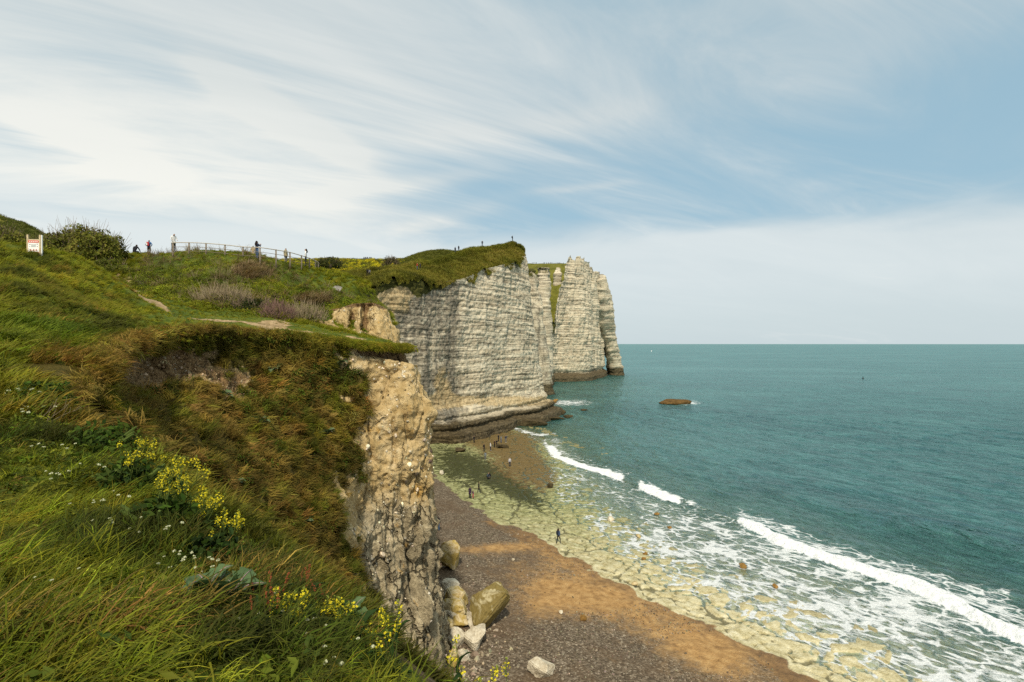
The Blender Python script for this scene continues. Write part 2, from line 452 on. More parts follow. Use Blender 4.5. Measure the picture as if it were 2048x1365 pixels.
_A[:_n, _n] = 1; _A[:_n, _n + 1:] = _cx; _A[_n, :_n] = 1; _A[_n + 1:, :_n] = _cx.T
_w = np.linalg.solve(_A, np.concatenate([ctrl[:, 2], np.zeros(3)]))
def top_z(x, y):
    x = np.asarray(x, float); sh = x.shape
    q = np.stack([x.ravel(), np.asarray(y, float).ravel()], -1) / 10.0
    out = np.empty(len(q))
    for k in range(0, len(q), 20000):
        d = ((q[k:k + 20000, None] - _cx[None]) ** 2).sum(-1)
        out[k:k + 20000] = _tps(d) @ _w[:_n] + _w[_n] + q[k:k + 20000] @ _w[_n + 1:]
    return out.reshape(sh)

VOID = np.array([(4, -7), (2.4, 0.0), (1.3, 2.0), (0.2, 2.7), (-.50, 2.95), (-0.95, 3.5), (-1.6, 4.1), (-2.4, 4.7), (-3.1, 5.3), (-4.15, 6.1), (-5.8, 7.15), (-7.0, 8.2),
                 (-9.0, 11.2), (-10.8, 14.1), (-12.6, 18.1), (-12.7, 21.1), (-12.2, 24.1), (-10.7, 26.1), (-8.8, 28.1), (-6.2, 30.0), (-5.9, 31.5), (-6.6, 35), (-8.2, 39), (-9.6, 43.5),
                 (-13, 50), (-16.2, 58), (-19, 66), (-23, 80), (-29, 100), (-38, 140), (160, 140), (160, -7)])
def poly_sd(x, y, poly):
    inside = np.zeros(x.shape, bool); best = np.full(x.shape, 1e18)
    n = len(poly)
    for k in range(n):
        a, b = poly[k], poly[(k + 1) % n]
        d = b - a
        t = np.clip(((x - a[0]) * d[0] + (y - a[1]) * d[1]) / (d @ d), 0, 1)
        best = np.minimum(best, (x - a[0] - t * d[0]) ** 2 + (y - a[1] - t * d[1]) ** 2)
        c = ((a[1] > y) != (b[1] > y)) & (x < (b[0] - a[0]) * (y - a[1]) / (b[1] - a[1] + 1e-12) + a[0])
        inside ^= c
    return np.where(inside, 1, -1) * np.sqrt(best)
PATH = np.array([G_[:2] for G_ in PL([(225, 522, 43), (262, 575, 35), (318, 626, 28.5), (372, 640, 28), (440, 643, 29.5), (492, 642, 30.5), (530, 655, 30), (600, 665, 30.5), (680, 673, 31.5), (720, 678, 32)])])
def land_z(x, y, detail=True):
    x = np.asarray(x, float); y = np.asarray(y, float)
    z = top_z(x, y)
    sd = poly_sd(x, y, VOID)
    if detail:
        far = sst(y, 6, 16)
        # wind-combed hummocks
        hum = fbm(xyz(x * 0.55, y * 0.9), 1.0, 4, 0.5) * (0.06 + 0.14 * far)
        mound = np.exp(-(((x + 20) / 11) ** 2 + ((y - 22) / 8) ** 2))
        hum = hum + mound * np.abs(fbm(xyz(x * 0.25 + y * 0.12, y * 0.7 - x * .2), 1.0, 3)) * 0.55
        hill = sst(y, 35, 40)
        hum = hum + hill * sst(y, 47, 43) * np.abs(fbm(xyz(x, y), 0.35, 4, .55)) * 0.5
        hum = hum * sst(y, 56, 44)
        pd = np.abs(sdist(x, y, PATH))
        z = z + hum * sst(pd, 0.3, 1.6) - 0.10 * sst(pd, 0.9, 0.3)
    near = sst(y, 11, 7)
    slope = 1.15 * near + 9.0 * (1 - near)
    s = np.maximum(sd + 1.5 * (1 - near), 0)
    drop = np.where(near > 0.5, slope * s * s / (s + 0.35), slope * s)
    edge = 0.12 * sst(sd, -0.5, 0.0)
    return np.maximum(z - drop - edge, -2.0), sd

def spaced(a, b, fine_a, fine_b, h, H):
    """coordinates from a to b: step h inside [fine_a, fine_b], growing to H outside"""
    out = list(np.arange(fine_a, fine_b + 1e-6, h))
    s = h; c = out[-1]
    while c < b:
        s = min(s * 1.06, H); c += s; out.append(c)
    s = h; c = out[0]; pre = []
    while c > a:
        s = min(s * 1.06, H); c -= s; pre.append(c)
    return np.array(pre[::-1] + out)
gx = spaced(-75, 4, -10, 3, 0.13, 0.55); gy = spaced(-7, 96, 1.0, 10, 0.13, 0.5)
GX, GY = np.meshgrid(gx, gy)
GZ, GSD = land_z(GX, GY)
u_, v_ = project(xyz(GX, GY, GZ))
pathm = sst(np.abs(sdist(GX, GY, PATH)), 1.3, 0.3) * sst(GY, 26.5, 27.5)
bare = np.exp(-(((u_ - 545) / 45) ** 2 + ((v_ - 650) / 12) ** 2)) * (GY > 20)
V_land = xyz(GX, GY, GZ)
nl = normals_grid(V_land)
rock = sst(np.abs(nl[..., 2]), 0.42, 0.2) * sst(GSD, 0.8, 2.0)
soil = sst(GSD, -0.05, 0.25) * 0.9
land = link('land', mesh_np('land', V_land, grid_quads(*GX.shape), attrs={'path': np.maximum(pathm, bare), 'rock': rock, 'soil': soil}), M_TURF, kind='structure')
land['label'] = 'grassy clifftop land sloping from the foreground up to the fenced hill'
from functools import lru_cache
def land_at(x, y):
    """height of the finished land mesh"""
    x = np.asarray(x, float); y = np.asarray(y, float)
    i = np.clip(np.searchsorted(gx, x) - 1, 0, len(gx) - 2); j = np.clip(np.searchsorted(gy, y) - 1, 0, len(gy) - 2)
    fx = (x - gx[i]) / (gx[i + 1] - gx[i]); fy = (y - gy[j]) / (gy[j + 1] - gy[j])
    return (GZ[j, i] * (1 - fx) + GZ[j, i + 1] * fx) * (1 - fy) + (GZ[j + 1, i] * (1 - fx) + GZ[j + 1, i + 1] * fx) * fy
def land_hit(u, v, y0=1.0, y1=95.0):
    """first point of the land met by the sight line through pixel (u, v)"""
    ys = np.geomspace(y0, y1, 1200)
    p = np.array([P(u, v, y) for y in ys])
    below = p[:, 2] <= land_at(p[:, 0], p[:, 1])
    k = int(np.argmax(below)) if below.any() else len(ys) - 1
    return p[k]

# ------------------------------------------------------------------ bluff: grown-over slope and bare tan nose
bl = [
    [(148, 792, 9.3), (150, 832, 9.0), (150, 870, 8.7), (152, 905, 8.5), (160, 945, 8.3), (170, 995, 8.0), (180, 1050, 7.7)],
    [(225, 700, 13.3), (226, 742, 13.7), (230, 800, 12.8), (240, 860, 11.5), (250, 920, 10.4), (260, 985, 9.5), (270, 1060, 8.8)],
    [(300, 668, 18.1), (300, 712, 18.6), (306, 775, 17.3), (315, 850, 15), (325, 920, 13), (335, 1005, 11.3), (345, 1100, 10)],
    [(400, 658, 21.1), (402, 712, 21.2), (410, 785, 19.6), (420, 870, 17), (430, 950, 15), (440, 1045, 13), (450, 1150, 11.3)],
    [(500, 663, 24.1), (500, 715, 24), (506, 795, 22.4), (515, 885, 20), (525, 980, 17.8), (535, 1085, 15.8), (545, 1200, 14)],
    [(600, 671, 26.1), (600, 725, 25.8), (604, 805, 24.7), (610, 898, 22.9), (618, 998, 20.9), (626, 1105, 19), (640, 1230, 17.5)],
    [(690, 683, 28.1), (690, 735, 28), (692, 815, 27.2), (694, 908, 26), (696, 1008, 24.6), (700, 1115, 23.2), (715, 1250, 21.7)],
    [(738, 691, 28.9), (744, 742, 29), (745, 825, 28.4), (740, 915, 27.8), (735, 1018, 27.2), (738, 1130, 26.3), (758, 1280, 25.3)],
    [(780, 694, 29.5), (797, 745, 29.3), (803, 825, 28.9), (800, 915, 28.6), (795, 1018, 28.4), (800, 1130, 27.9), (822, 1295, 27.2)],
    [(808, 695, 30), (833, 755, 29.9), (848, 835, 29.7), (848, 915, 29.7), (852, 1018, 29.7), (858, 1130, 29.5), (872, 1305, 29.1)],
    [(816, 696, 31), (845, 762, 31), (864, 845, 31), (860, 920, 31.2), (871, 1018, 31.5), (878, 1130, 32), (893, 1315, 33)],
    [(806, 694, 33.5), (833, 768, 34), (850, 850, 34.5), (850, 920, 34.8), (858, 1018, 35.5), (864, 1130, 36), (878, 1290, 37.5)],
    [(790, 690, 39), (800, 770, 40), (812, 850, 41), (815, 920, 42), (822, 1018, 43), (830, 1130, 44), (840, 1200, 45)],
]
ctl = np.array([[P(*t) for t in c] for c in bl])              # columns x rows
foot = ctl[:, -1:].copy()
d_ = ctl[:, -1:] - ctl[:, -2:-1]
foot = ctl[:, -1:] + d_ * ((-1.0 - ctl[:, -1:, 2]) / np.minimum(d_[..., 2], -0.3))[..., None] * np.array([0.35, 0.35, 1.0])
ctl = np.concatenate([ctl, foot], 1).transpose(1, 0, 2)       # rows x columns
cen = np.array([-5.5, 15.0])
away = ctl[0, :, :2] - cen; away /= np.linalg.norm(away, axis=1, keepdims=True)
away[8:] = np.array([-0.85, 0.5])
head = ctl[0].copy(); head[:, :2] += away * 2.7
head[:, 2] = np.minimum(head[:, 2] + 0.05, top_z(head[:, 0], head[:, 1]) - 0.02)
NRB, NCB = 330, 460
VB = loft(ctl, NRB, NCB)
HB = loft(np.stack([head, ctl[0]]), 8, NCB)[:-1]
HB[..., 2] = np.maximum(HB[..., 2], top_z(HB[..., 0], HB[..., 1]) - 0.05)
rp = np.linspace(0, 7, NRB)[:, None] * np.ones((1, NCB)); cp = np.ones((NRB, 1)) * np.linspace(0, 12, NCB)[None]
ub, vb = project(VB)
bnd = np.interp(vb, [660, 690, 720, 770, 830, 880, 940, 1000, 1090, 1150, 1200, 1290, 1365], [665, 675, 685, 722, 716, 706, 700, 696, 686, 692, 706, 752, 790])
bnd = np.where(cp > 9.9, -500, bnd)
gr = sst(ub + 48 * fbm(VB + 5, 0.42, 4, .6), bnd + 10, bnd - 14)
scarp = np.exp(-(((ub - 330) / 115) ** 2)) * sst(vb, 690, 705) * sst(vb + 0.10 * (ub - 330), 800, 745) + np.exp(-(((ub - 460) / 45) ** 2 + ((vb - 775) / 32) ** 2)) * .8 + np.exp(-(((ub - 140) / 45) ** 2 + ((vb - 870) / 60) ** 2))
scarp = np.clip(scarp + 0.35 * fbm(VB, 0.7, 3) * (scarp > .15), 0, 1)
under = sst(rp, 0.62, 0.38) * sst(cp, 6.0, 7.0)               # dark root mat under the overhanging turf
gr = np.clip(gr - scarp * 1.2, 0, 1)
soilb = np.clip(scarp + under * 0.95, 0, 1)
greyb = sst(vb, 860, 1130) * sst(cp, 6.2, 7.0) * 0.95 + sst(cp, 10.2, 10.8) * .3
nb = normals_grid(VB)
if (nb[..., 1].mean()) > 0:
    nb = -nb
r1 = fbm(VB, 0.45, 4, 0.55); r2 = fbm(VB * np.array([1, 1, 0.35]), 1.1, 4, 0.55); r3 = np.abs(fbm(VB, 2.4, 3, 0.6))
tanw = 1 - gr
frac = np.abs(perlin(VB * np.array([.9, .9, .28]) + 3)) ** .7
lowr = 0.35 + 0.65 * sst(vb, 850, 1050)
amp = tanw * (0.50 * r1 + (0.22 * r2 - 0.16 * r3) * lowr + 0.05 * fbm(VB, 4.0, 2) - 0.55 * np.clip(.28 - frac, 0, 1) / .28 * .5) + gr * (0.35 * r1 + 0.12 * fbm(VB, 2.0, 3)) - 0.40 * scarp * sst(rp, 0.15, .5) * (0.6 + 0.4 * np.abs(fbm(VB, 1.1, 3))) - 0.45 * under * sst(rp, 0.0, 0.12)
ribs = np.abs(perlin(xyz(cp * 3.1, vb * 0.004, 5.0))) * sst(cp, 7.2, 8.2) * sst(vb, 900, 1050) * 0.9
fade = sst(rp, 0.0, 0.10) * sst(cp, 0, 0.5)
VB = VB + nb * ((amp - ribs) * fade)[..., None]
nb = normals_grid(VB)
if nb[..., 1].mean() > 0:
    nb = -nb
z8 = np.zeros((7, NCB))
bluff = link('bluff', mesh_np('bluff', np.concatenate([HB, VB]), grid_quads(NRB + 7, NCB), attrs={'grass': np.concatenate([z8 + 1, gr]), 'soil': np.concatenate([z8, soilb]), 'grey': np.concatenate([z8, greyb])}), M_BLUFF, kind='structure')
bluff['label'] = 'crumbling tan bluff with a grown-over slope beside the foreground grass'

# bare tan block above the ledge
eb = [
    [(560, 640, 40.5), (560, 652, 40.3), (562, 664, 40), (562, 690, 39.8)],
    [(625, 622, 41.2), (625, 636, 40.8), (626, 652, 40.2), (626, 700, 39.8)],
    [(672, 618, 41.2), (672, 636, 40.8), (672, 660, 40.2), (672, 710, 39.8)],
    [(694, 612, 41.0), (693, 636, 40.5), (692, 665, 40.0), (692, 720, 39.6)],
    [(705, 608, 41.8), (704, 640, 41.4), (703, 668, 40.9), (703, 720, 40.4)],
    [(720, 607, 41.0), (719, 640, 40.5), (718, 672, 40.0), (718, 720, 39.7)],
    [(732, 606, 41.9), (731, 640, 41.5), (731, 676, 41.0), (731, 720, 40.6)],
    [(746, 606, 41.2), (752, 640, 40.8), (756, 680, 40.3), (756, 730, 40)],
    [(760, 611, 42.0), (778, 644, 41.6), (787, 684, 41.2), (790, 760, 41)],
    [(766, 614, 43.5), (786, 647, 43.2), (798, 688, 43.0), (804, 790, 43)],
    [(758, 612, 47.0), (776, 650, 47.0), (788, 690, 47.0), (794, 800, 47)],
    [(740, 600, 56.0), (752, 650, 57.0), (765, 690, 58.0), (770, 800, 60)],
]
ce = np.array([[P(*t) for t in c] for c in eb])
fe = ce[:, -1:].copy(); fe[..., 2] = -1.0; fe[..., 1] -= 0.5
ce = np.concatenate([ce, fe], 1).transpose(1, 0, 2)
NRE, NCE = 110, 240
VE = loft(ce, NRE, NCE)
ne = normals_grid(VE)
if ne[..., 1].mean() > 0:
    ne = -ne
rpe = np.linspace(0, 4, NRE)[:, None] * np.ones((1, NCE)); cpe = np.ones((NRE, 1)) * np.linspace(0, 11, NCE)[None]
VE = VE + ne * ((0.30 * fbm(VE, 0.7, 4) - 0.22 * np.abs(fbm(VE * np.array([1, 1, .4]), 1.6, 3))) * sst(rpe, 0, 0.2))[..., None]
link('tan_bank', mesh_np('tan_bank', VE, grid_quads(NRE, NCE), attrs={'grass': sst(cpe, 1.2, 0.4) * .7, 'soil': np.clip(0.9 * sst(rpe, 0.3, 0.12) + 0.75 * np.exp(-((cpe - 4.0) / .22) ** 2) + .7 * np.exp(-((cpe - 6.0) / .2) ** 2), 0, 1), 'grey': 0 * rpe}), M_BLUFF,
     kind='structure', label='bare ochre earth bank above the grassy ledge')

# ------------------------------------------------------------------ the main chalk cliff
def base_pt(u, v, z=0.0):
    return G(u, v, z)
cols = [  # top of the chalk (pixel + metres), foot (x, y)
    (P(640, 600, 92), (-46, 84)), (P(700, 592, 97), (-36, 95)), (P(742, 580, 103), (-28.5, 106)), (P(775, 562, 106), (-25, 110.5)), (P(815, 556, 110), (-21.5, 114.5)),
    (P(850, 560, 114.5), tuple(G(868, 886)[:2])), (P(882, 564, 119.5), tuple(G(897, 880)[:2])), (P(928, 556, 126.5), tuple(G(940, 871)[:2])), (P(958, 543, 133), tuple(G(975, 862)[:2])),
    (P(997, 531, 141), tuple(G(1015, 852)[:2])), (P(1030, 525, 149.5), tuple(G(1050, 843)[:2])), (P(1041, 515, 156), tuple(G(1078, 836)[:2])), (P(1046, 511, 163), tuple(G(1090, 830)[:2])),
    (P(1043, 510, 173), (10.8, 181)), (P(1036, 513, 200), (9.0, 205)), (P(1030, 520, 240), (6, 245)), (P(1020, 530, 300), (2, 300))]
NRF, NCF = 230, 430
tops = catmull(np.array([c[0] for c in cols]), NCF, 0)
feet = catmull(np.array([[*c[1], 0.0] for c in cols]), NCF, 0)
t = np.linspace(-0.04, 1, NRF)[:, None, None]
VF = feet[None] * (1 - t) + tops[None] * t
cpf = np.ones((NRF, 1)) * np.linspace(0, len(cols) - 1, NCF)[None]
nf = normals_grid(VF); nf[..., 2] = 0; nf /= np.linalg.norm(nf, axis=-1, keepdims=True)
if (nf * np.array([1, -1, 0])).sum(-1).mean() < 0:
    nf = -nf
def strata(V, ax=0.05):
    zz = V[..., 2] + 0.5 * fbm(V * np.array([.04, .04, 0.02]), 1.0, 2)
    q = np.stack([V[..., 0] * ax, V[..., 1] * ax, zz], -1)
    a = perlin(q * np.array([1, 1, 0.45])) * 0.45 + perlin(q * np.array([1.2, 1.2, 1.1]) + 9) * 0.42 + perlin(q * np.array([1.6, 1.6, 2.2]) + 31) * 0.30
    return a
zf = VF[..., 2]
prof = 2.6 * sst(zf, 9.0, 5.0) ** 1.0 + 2.2 * sst(zf, 5.0, 4.2) - 1.1 * np.exp(-((zf - 5.2) / .5) ** 2) + 2.6 * sst(zf, 2.6, 2.0) - 0.9 * np.exp(-((zf - 2.9) / .35) ** 2)
prof *= sst(cpf, 4.0, 5.5) * (0.75 + 0.4 * fbm(VF * np.array([.08, .08, 0]), 1, 3)) * sst(cpf, 13.2, 12)
butt = fbm(VF * np.array([1, 1, .18]), 0.07, 3, 0.5) * 1.8 + fbm(VF * np.array([1, 1, 0.5]), 0.3, 4, 0.5) * 0.45
VF = VF + nf * (strata(VF) * 0.38 * (0.4 + 1.2 * sst(fbm(VF * np.array([1, 1, .6]), .07, 3), -.4, .5)) + butt * sst(zf, -2, 12) + prof + 0.25 * fbm(VF, 1.1, 3))[..., None]
uf, vf = project(VF)
tf = np.broadcast_to(t[..., 0], uf.shape)
stain = 0.20 + 0.50 * sst(uf, 975, 855) - 0.25 * sst(uf, 1000, 1040) * sst(vf, 650, 560) + 0.25 * np.exp(-((uf - 905) / 14) ** 2) + 0.40 * sst(cpf, 12.1, 12.8) + 0.10 * sst(vf, 690, 770)  # stains, plus painted shade on the face turned away past the corner
tanf = sst(uf, 850, 800) * sst(vf, 665, 590) * .9 + 0.8 * np.exp(-(((uf - 885) / 22) ** 2 + ((vf - 775) / 55) ** 2)) + .75 * sst(vf, 780, 800) * sst(vf, 825, 805)
wet = sst(VF[..., 2], 8.0, 1.5) * 0.95
grassf = sst(tf, 0.90, 0.985) * (0.35 + 0.5 * sst(uf, 930, 860)) + 0.9 * np.exp(-(((uf - 838) / 18) ** 2 + ((vf - 573) / 26) ** 2)) + .55 * sst(cpf, 13.2, 14) * sst(tf, .55, .8)
cliff = link('chalk_cliff', mesh_np('chalk_cliff', VF, grid_quads(NRF, NCF), attrs={'stain': stain, 'tan': tanf, 'wet': wet, 'grass': grassf}), M_CHALK, kind='structure',
             label='tall banded chalk cliff rising from the beach')
# its grassy top
rid = [P(640, 560, 118), P(700, 553, 124), P(742, 548, 128), P(775, 546, 131), P(810, 540, 134), P(838, 533, 137), P(868, 527, 141), P(905, 513, 147), P(935, 507, 152), P(965, 502, 157), P(1000, 496, 163),
       P(1018, 497, 166), P(1030, 499, 168), P(1039, 504, 169), P(1044, 508, 171), P(1038, 508, 185), P(1030, 512, 210)]
back = [p + np.array([-10, 45, -4.0]) for p in rid]
midr = [a[0] * 0.45 + b * 0.55 + np.array([0, 0, 1.0]) for a, b in zip(cols, rid)]
lip = [a[0] + np.array([0.3, -0.3, -0.3 + (0.7 if k in (2, 3, 4) else 0.0)]) for k, a in enumerate(cols)]
NRT, NCT = 90, 320
VT = loft(np.array([lip, midr, rid, back]), NRT, NCT)
VT[..., 2] += 1.1 * fbm(VT, 0.2, 4, .6) * np.linspace(0.3, 1, NRT)[:, None]
rag = (2.6 * fbm(xyz(np.arange(NCT) * 0.09, 0.0), 1.0, 5, .6)) + 0.4
VT[0, :, 2] -= np.maximum(rag, -0.8) + 0.2; VT[1, :, 2] -= 0.7 * np.maximum(rag, -0.8) + 0.0; VT[2, :, 2] -= 0.4 * np.maximum(rag, -.8)
nt_ = normals_grid(VT)
if nt_[..., 2].mean() < 0:
    nt_ = -nt_
M_DOWN, N, out = material('clifftop_turf')
p = N.pos(); n1 = N.noise(p, 0.12, 5, 0.6); n2 = N.noise(p, 0.9, 5, 0.65)
c = N.ramp(N.math('ADD', N.math('MULTIPLY', n1, 0.55), N.math('MULTIPLY', n2, 0.45)), [(0.36, (0.045, 0.048, 0.009)), (0.48, (0.105, 0.105, 0.016)), (0.58, (0.155, 0.145, 0.024)), (0.68, (0.19, 0.15, 0.05))])
gs = N.math('MULTIPLY', N.attr('gorse'), N.step(N.noise(p, 0.42, 4, 0.7), 0.50, 0.60))
c = N.mix(gs, c, (0.50, 0.42, 0.020))
N.put(out, N.bsdf(c, 0.95, 0.1, N.bump(n2, 0.8, 0.6)))
link('headland_turf', mesh_np('headland_turf', VT, grid_quads(NRT, NCT), attrs={'gorse': np.zeros(NRT * NCT)}), M_DOWN, kind='structure', label='brown and green turf on top of the main cliff')

def hill(name, rows, nr, nc, label, gorse=0.0, amp=0.8, sc=0.1):
    V = loft(np.array([[P(*t_) for t_ in r] for r in rows]), nr, nc)
    V[..., 2] += amp * fbm(V, sc, 4, .55)
    n = normals_grid(V)
    if n[..., 2].mean() < 0:
        n = -n
    link(name, mesh_np(name, V, grid_quads(nr, nc), attrs={'gorse': np.full(nr * nc, gorse)}), M_DOWN, kind='structure', label=label)
    return V, n
V_h1, n_h1 = hill('hill', [[(560, 620, 110), (640, 600, 110), (700, 590, 115), (760, 580, 120), (830, 575, 125)], [(560, 560, 150), (640, 552, 150), (700, 550, 150), (760, 548, 150), (830, 545, 150)],
          [(560, 522, 215), (640, 520, 215), (690, 521, 220), (760, 521, 225), (830, 520, 225)], [(560, 530, 290), (640, 530, 290), (700, 530, 290), (760, 530, 290), (830, 530, 290)]], 60, 90,
          'distant hill dotted with yellow gorse behind the fence', 1.0)
V_h2, n_h2 = hill('hill', [[(760, 560, 165), (820, 552, 170), (870, 540, 172), (920, 530, 175), (960, 525, 180)], [(770, 533, 200), (822, 520, 200), (870, 510, 202), (905, 511, 205), (960, 512, 210)],
          [(790, 529, 225), (825, 514, 225), (865, 504, 225), (905, 506, 228), (960, 512, 230)], [(790, 535, 280), (825, 530, 280), (865, 522, 280), (905, 522, 280), (960, 525, 280)]], 50, 70,
          'small rounded green hill behind the cliff edge', 0.12, 0.6)
V_h3, n_h3 = hill('hill', [[(-500, 560, 60), (-200, 545, 62), (0, 530, 64), (60, 525, 66), (130, 522, 70), (240, 525, 76)], [(-500, 420, 95), (-200, 440, 95), (0, 470, 95), (60, 485, 95), (130, 505, 95), (240, 530, 95)],
          [(-500, 310, 140), (-200, 375, 140), (0, 434, 140), (60, 458, 140), (130, 495, 140), (240, 530, 140)], [(-500, 350, 220), (-200, 400, 220), (0, 450, 220), (60, 480, 220), (130, 520, 220), (240, 560, 220)]], 60, 90,
          'steep green hillside at the left behind the warning sign', 0.0, 0.7, .12)

# ------------------------------------------------------------------ the far headland with the sea arch
gcols = [(P(1020, 540, 285), P(1000, 770, 296)), (P(1046, 548, 288), P(1030, 770, 300)), (P(1074, 560, 291), P(1058, 768, 303)), (P(1094, 605, 294), P(1078, 767, 305)), (P(1102, 648, 296), P(1090, 766, 307)), (P(1108, 626, 298), P(1102, 765, 309)), (P(1117, 596, 300), P(1114, 765, 311)),
         (P(1129, 556, 303), P(1128, 764, 312)), (P(1138, 520, 305), P(1142, 764, 313)), (P(1150, 516, 308), P(1156, 763, 315)), (P(1162, 516, 313), P(1172, 762, 319)), (P(1169, 520, 321), P(1182, 760, 328)), (P(1178, 532, 333), P(1193, 757, 341)),
         (P(1195, 545, 345), P(1206.5, 752, 362)), (P(1198, 546, 360), P(1207.5, 747, 385)), (P(1180, 545, 378), P(1192, 743, 410)), (P(1140, 540, 400), P(1140, 743, 430)), (P(1080, 540, 410), P(1060, 743, 440))]
NRG, NCG = 220, 380
tg = catmull(np.array([c[0] for c in gcols]), NCG, 0); bg_ = catmull(np.array([c[1] for c in gcols]), NCG, 0); bg_[:, 2] = -1.5
t = np.linspace(0, 1, NRG)[:, None, None]
VG = bg_[None] * (1 - t) + tg[None] * t
cpg = np.ones((NRG, 1)) * np.linspace(0, len(gcols) - 1, NCG)[None]
zg = VG[..., 2]
ng = normals_grid(VG); ng[..., 2] = 0; ng /= np.linalg.norm(ng, axis=-1, keepdims=True)
if (ng[:, NCG // 2] * np.array([0, -1, 0])).sum(-1).mean() < 0:
    ng = -ng
butt = fbm(VG * np.array([1, 1, .15]), 0.06, 4, .55) * 2.2 + fbm(VG * np.array([1, 1, .3]), 0.25, 4, .55) * 1.2
jag = fbm(xyz(cpg * 1.6, 0 * cpg), 1.0, 3, .5) * 2.6 * sst(t[..., 0], 0.8, 1.0)
VG[..., 2] += jag
VG = VG + ng * (strata(VG, 0.03) * 0.7 + butt * sst(zg, -2, 15) + 2.0 * sst(zg, 5, 2.0) - 1.2 * np.exp(-((zg - 5.5) / 1.0) ** 2) + .4 * fbm(VG, .6, 3))[..., None]
ug, vg = project(VG)
staing = -0.12 + 0.34 * sst(cpg, 10.2, 11.2) + .35 * sst(cpg, 4.6, 3.0)  # shade of the right-turned side and the recess, painted darker
arch_attr = {'stain': staing, 'tan': 0.15 + 0 * cpg, 'wet': sst(VG[..., 2], 9.0, 2.0), 'grass': 0.75 * sst(t[..., 0], .62, .95) * sst(cpg, 5.2, 4.2)}
headland = link('headland', mesh_np('headland', VG, grid_quads(NRG, NCG), attrs=arch_attr), M_CHALK, kind='structure', label='far chalk headland standing in the sea')
def rock_tube(name, path, radii, ns, nseg, label, seed=0.0, darkamt=0.15, squash=(1, 1, 1), cap=True, amp=1.0, grass_top=0.0):
    """swept rock limb: path of world points with radii"""
    C = catmull(np.array(path), nseg, 0); rr = catmull(np.array(radii, float)[:, None], nseg, 0)[:, 0]
    T = np.gradient(C, axis=0); T /= np.linalg.norm(T, axis=1, keepdims=True)
    up = np.array([0, 1.0, 0.02]); A = np.cross(T, up); A /= np.linalg.norm(A, axis=1, keepdims=True); B = np.cross(T, A)
    th = np.linspace(0, 2 * np.pi, ns + 1)
    ca = np.sign(np.cos(th)) * np.abs(np.cos(th)) ** 0.8; sa = np.sign(np.sin(th)) * np.abs(np.sin(th)) ** 0.8
    D = A[:, None] * (ca * squash[0])[None, :, None] + B[:, None] * (sa * squash[1])[None, :, None]
    V = C[:, None] + D * rr[:, None, None]
    Dn = D / np.linalg.norm(D, axis=-1, keepdims=True)
    V = V + Dn * ((strata(V + seed, 0.03) * 1.1 + 1.0 * fbm(V + seed, .22, 4, .55)) * amp)[..., None]
    V[:, -1] = V[:, 0]
    z = V[..., 2]
    me = mesh_np(name, V, grid_quads(nseg, ns + 1), attrs={'stain': np.full(z.shape, darkamt), 'tan': 0.1 + 0 * z, 'wet': sst(z, 9, 2), 'grass': grass_top * sst(np.linspace(0, 1, nseg)[:, None] * np.ones(z.shape), .6, 1)})
    if cap:
        bm = bmesh.new(); bm.from_mesh(me)
        bmesh.ops.remove_doubles(bm, verts=bm.verts, dist=0.001)
        bmesh.ops.holes_fill(bm, edges=[e for e in bm.edges if e.is_boundary])
        bm.to_mesh(me); bm.free()
    return link(name, me, M_CHALK, kind='structure', label=label)
rock_tube('sea_arch', [P(1192, 556, 352), P(1199, 590, 356), P(1207, 625, 361), P(1214, 660, 367), P(1222, 695, 372), P(1228, 725, 377), P(1231.5, 753, 381)],
          [6.5, 7.2, 6.9, 5.5, 4.8, 5.0, 6.1], 40, 120, 'curved chalk leg of the sea arch at the end of the headland', 3.0, 0.34, (1, 1.35, 1))
rock_tube('chalk_pinnacle', [P(1080, 775, 286), P(1080, 700, 285), P(1081, 640, 284), P(1083, 600, 284), P(1087, 560, 284), P(1088, 537, 284)], [8.0, 7.0, 6.0, 5.0, 3.9, 2.8], 30, 70, 'grey chalk pinnacle in the notch of the cliffs', 11.0, .25, grass_top=.5)
rock_tube('chalk_pinnacle', [P(1114, 605, 348), P(1114, 585, 347), P(1115, 565, 346), P(1115, 548, 346), P(1116, 536, 346)], [3.4, 3.0, 2.7, 2.4, 1.7], 24, 40, 'small pale chalk pinnacle in the grassy notch', 23.0, 0.0)
rock_tube('chalk_pinnacle', [P(1076, 790, 236), P(1070, 710, 234), P(1064, 640, 232), P(1062, 600, 232), P(1060, 565, 232), P(1057, 540, 232)], [7.5, 6.4, 5.2, 4.2, 3.4, 2.3], 30, 70, 'dark chalk spur just behind the main cliff corner', 41.0, .5, grass_top=.7)  # whole spur set darker than the open faces
V_nt, n_nt = hill('hill', [[(1040, 690, 316), (1075, 690, 318), (1098, 690, 320), (1114, 690, 322), (1140, 690, 330)], [(1040, 625, 322), (1075, 615, 324), (1100, 630, 324), (1114, 620, 326), (1140, 600, 334)],
          [(1040, 560, 350), (1075, 553, 352), (1105, 560, 352), (1125, 556, 352), (1150, 550, 358)], [(1030, 528, 395), (1065, 528, 395), (1100, 528, 395), (1130, 528, 395), (1160, 528, 395)], [(1030, 535, 450), (1065, 535, 450), (1100, 535, 450), (1130, 535, 450), (1165, 545, 420)]], 60, 60,
          'grassy notch and plateau of the far headland', 0.0, 0.6)
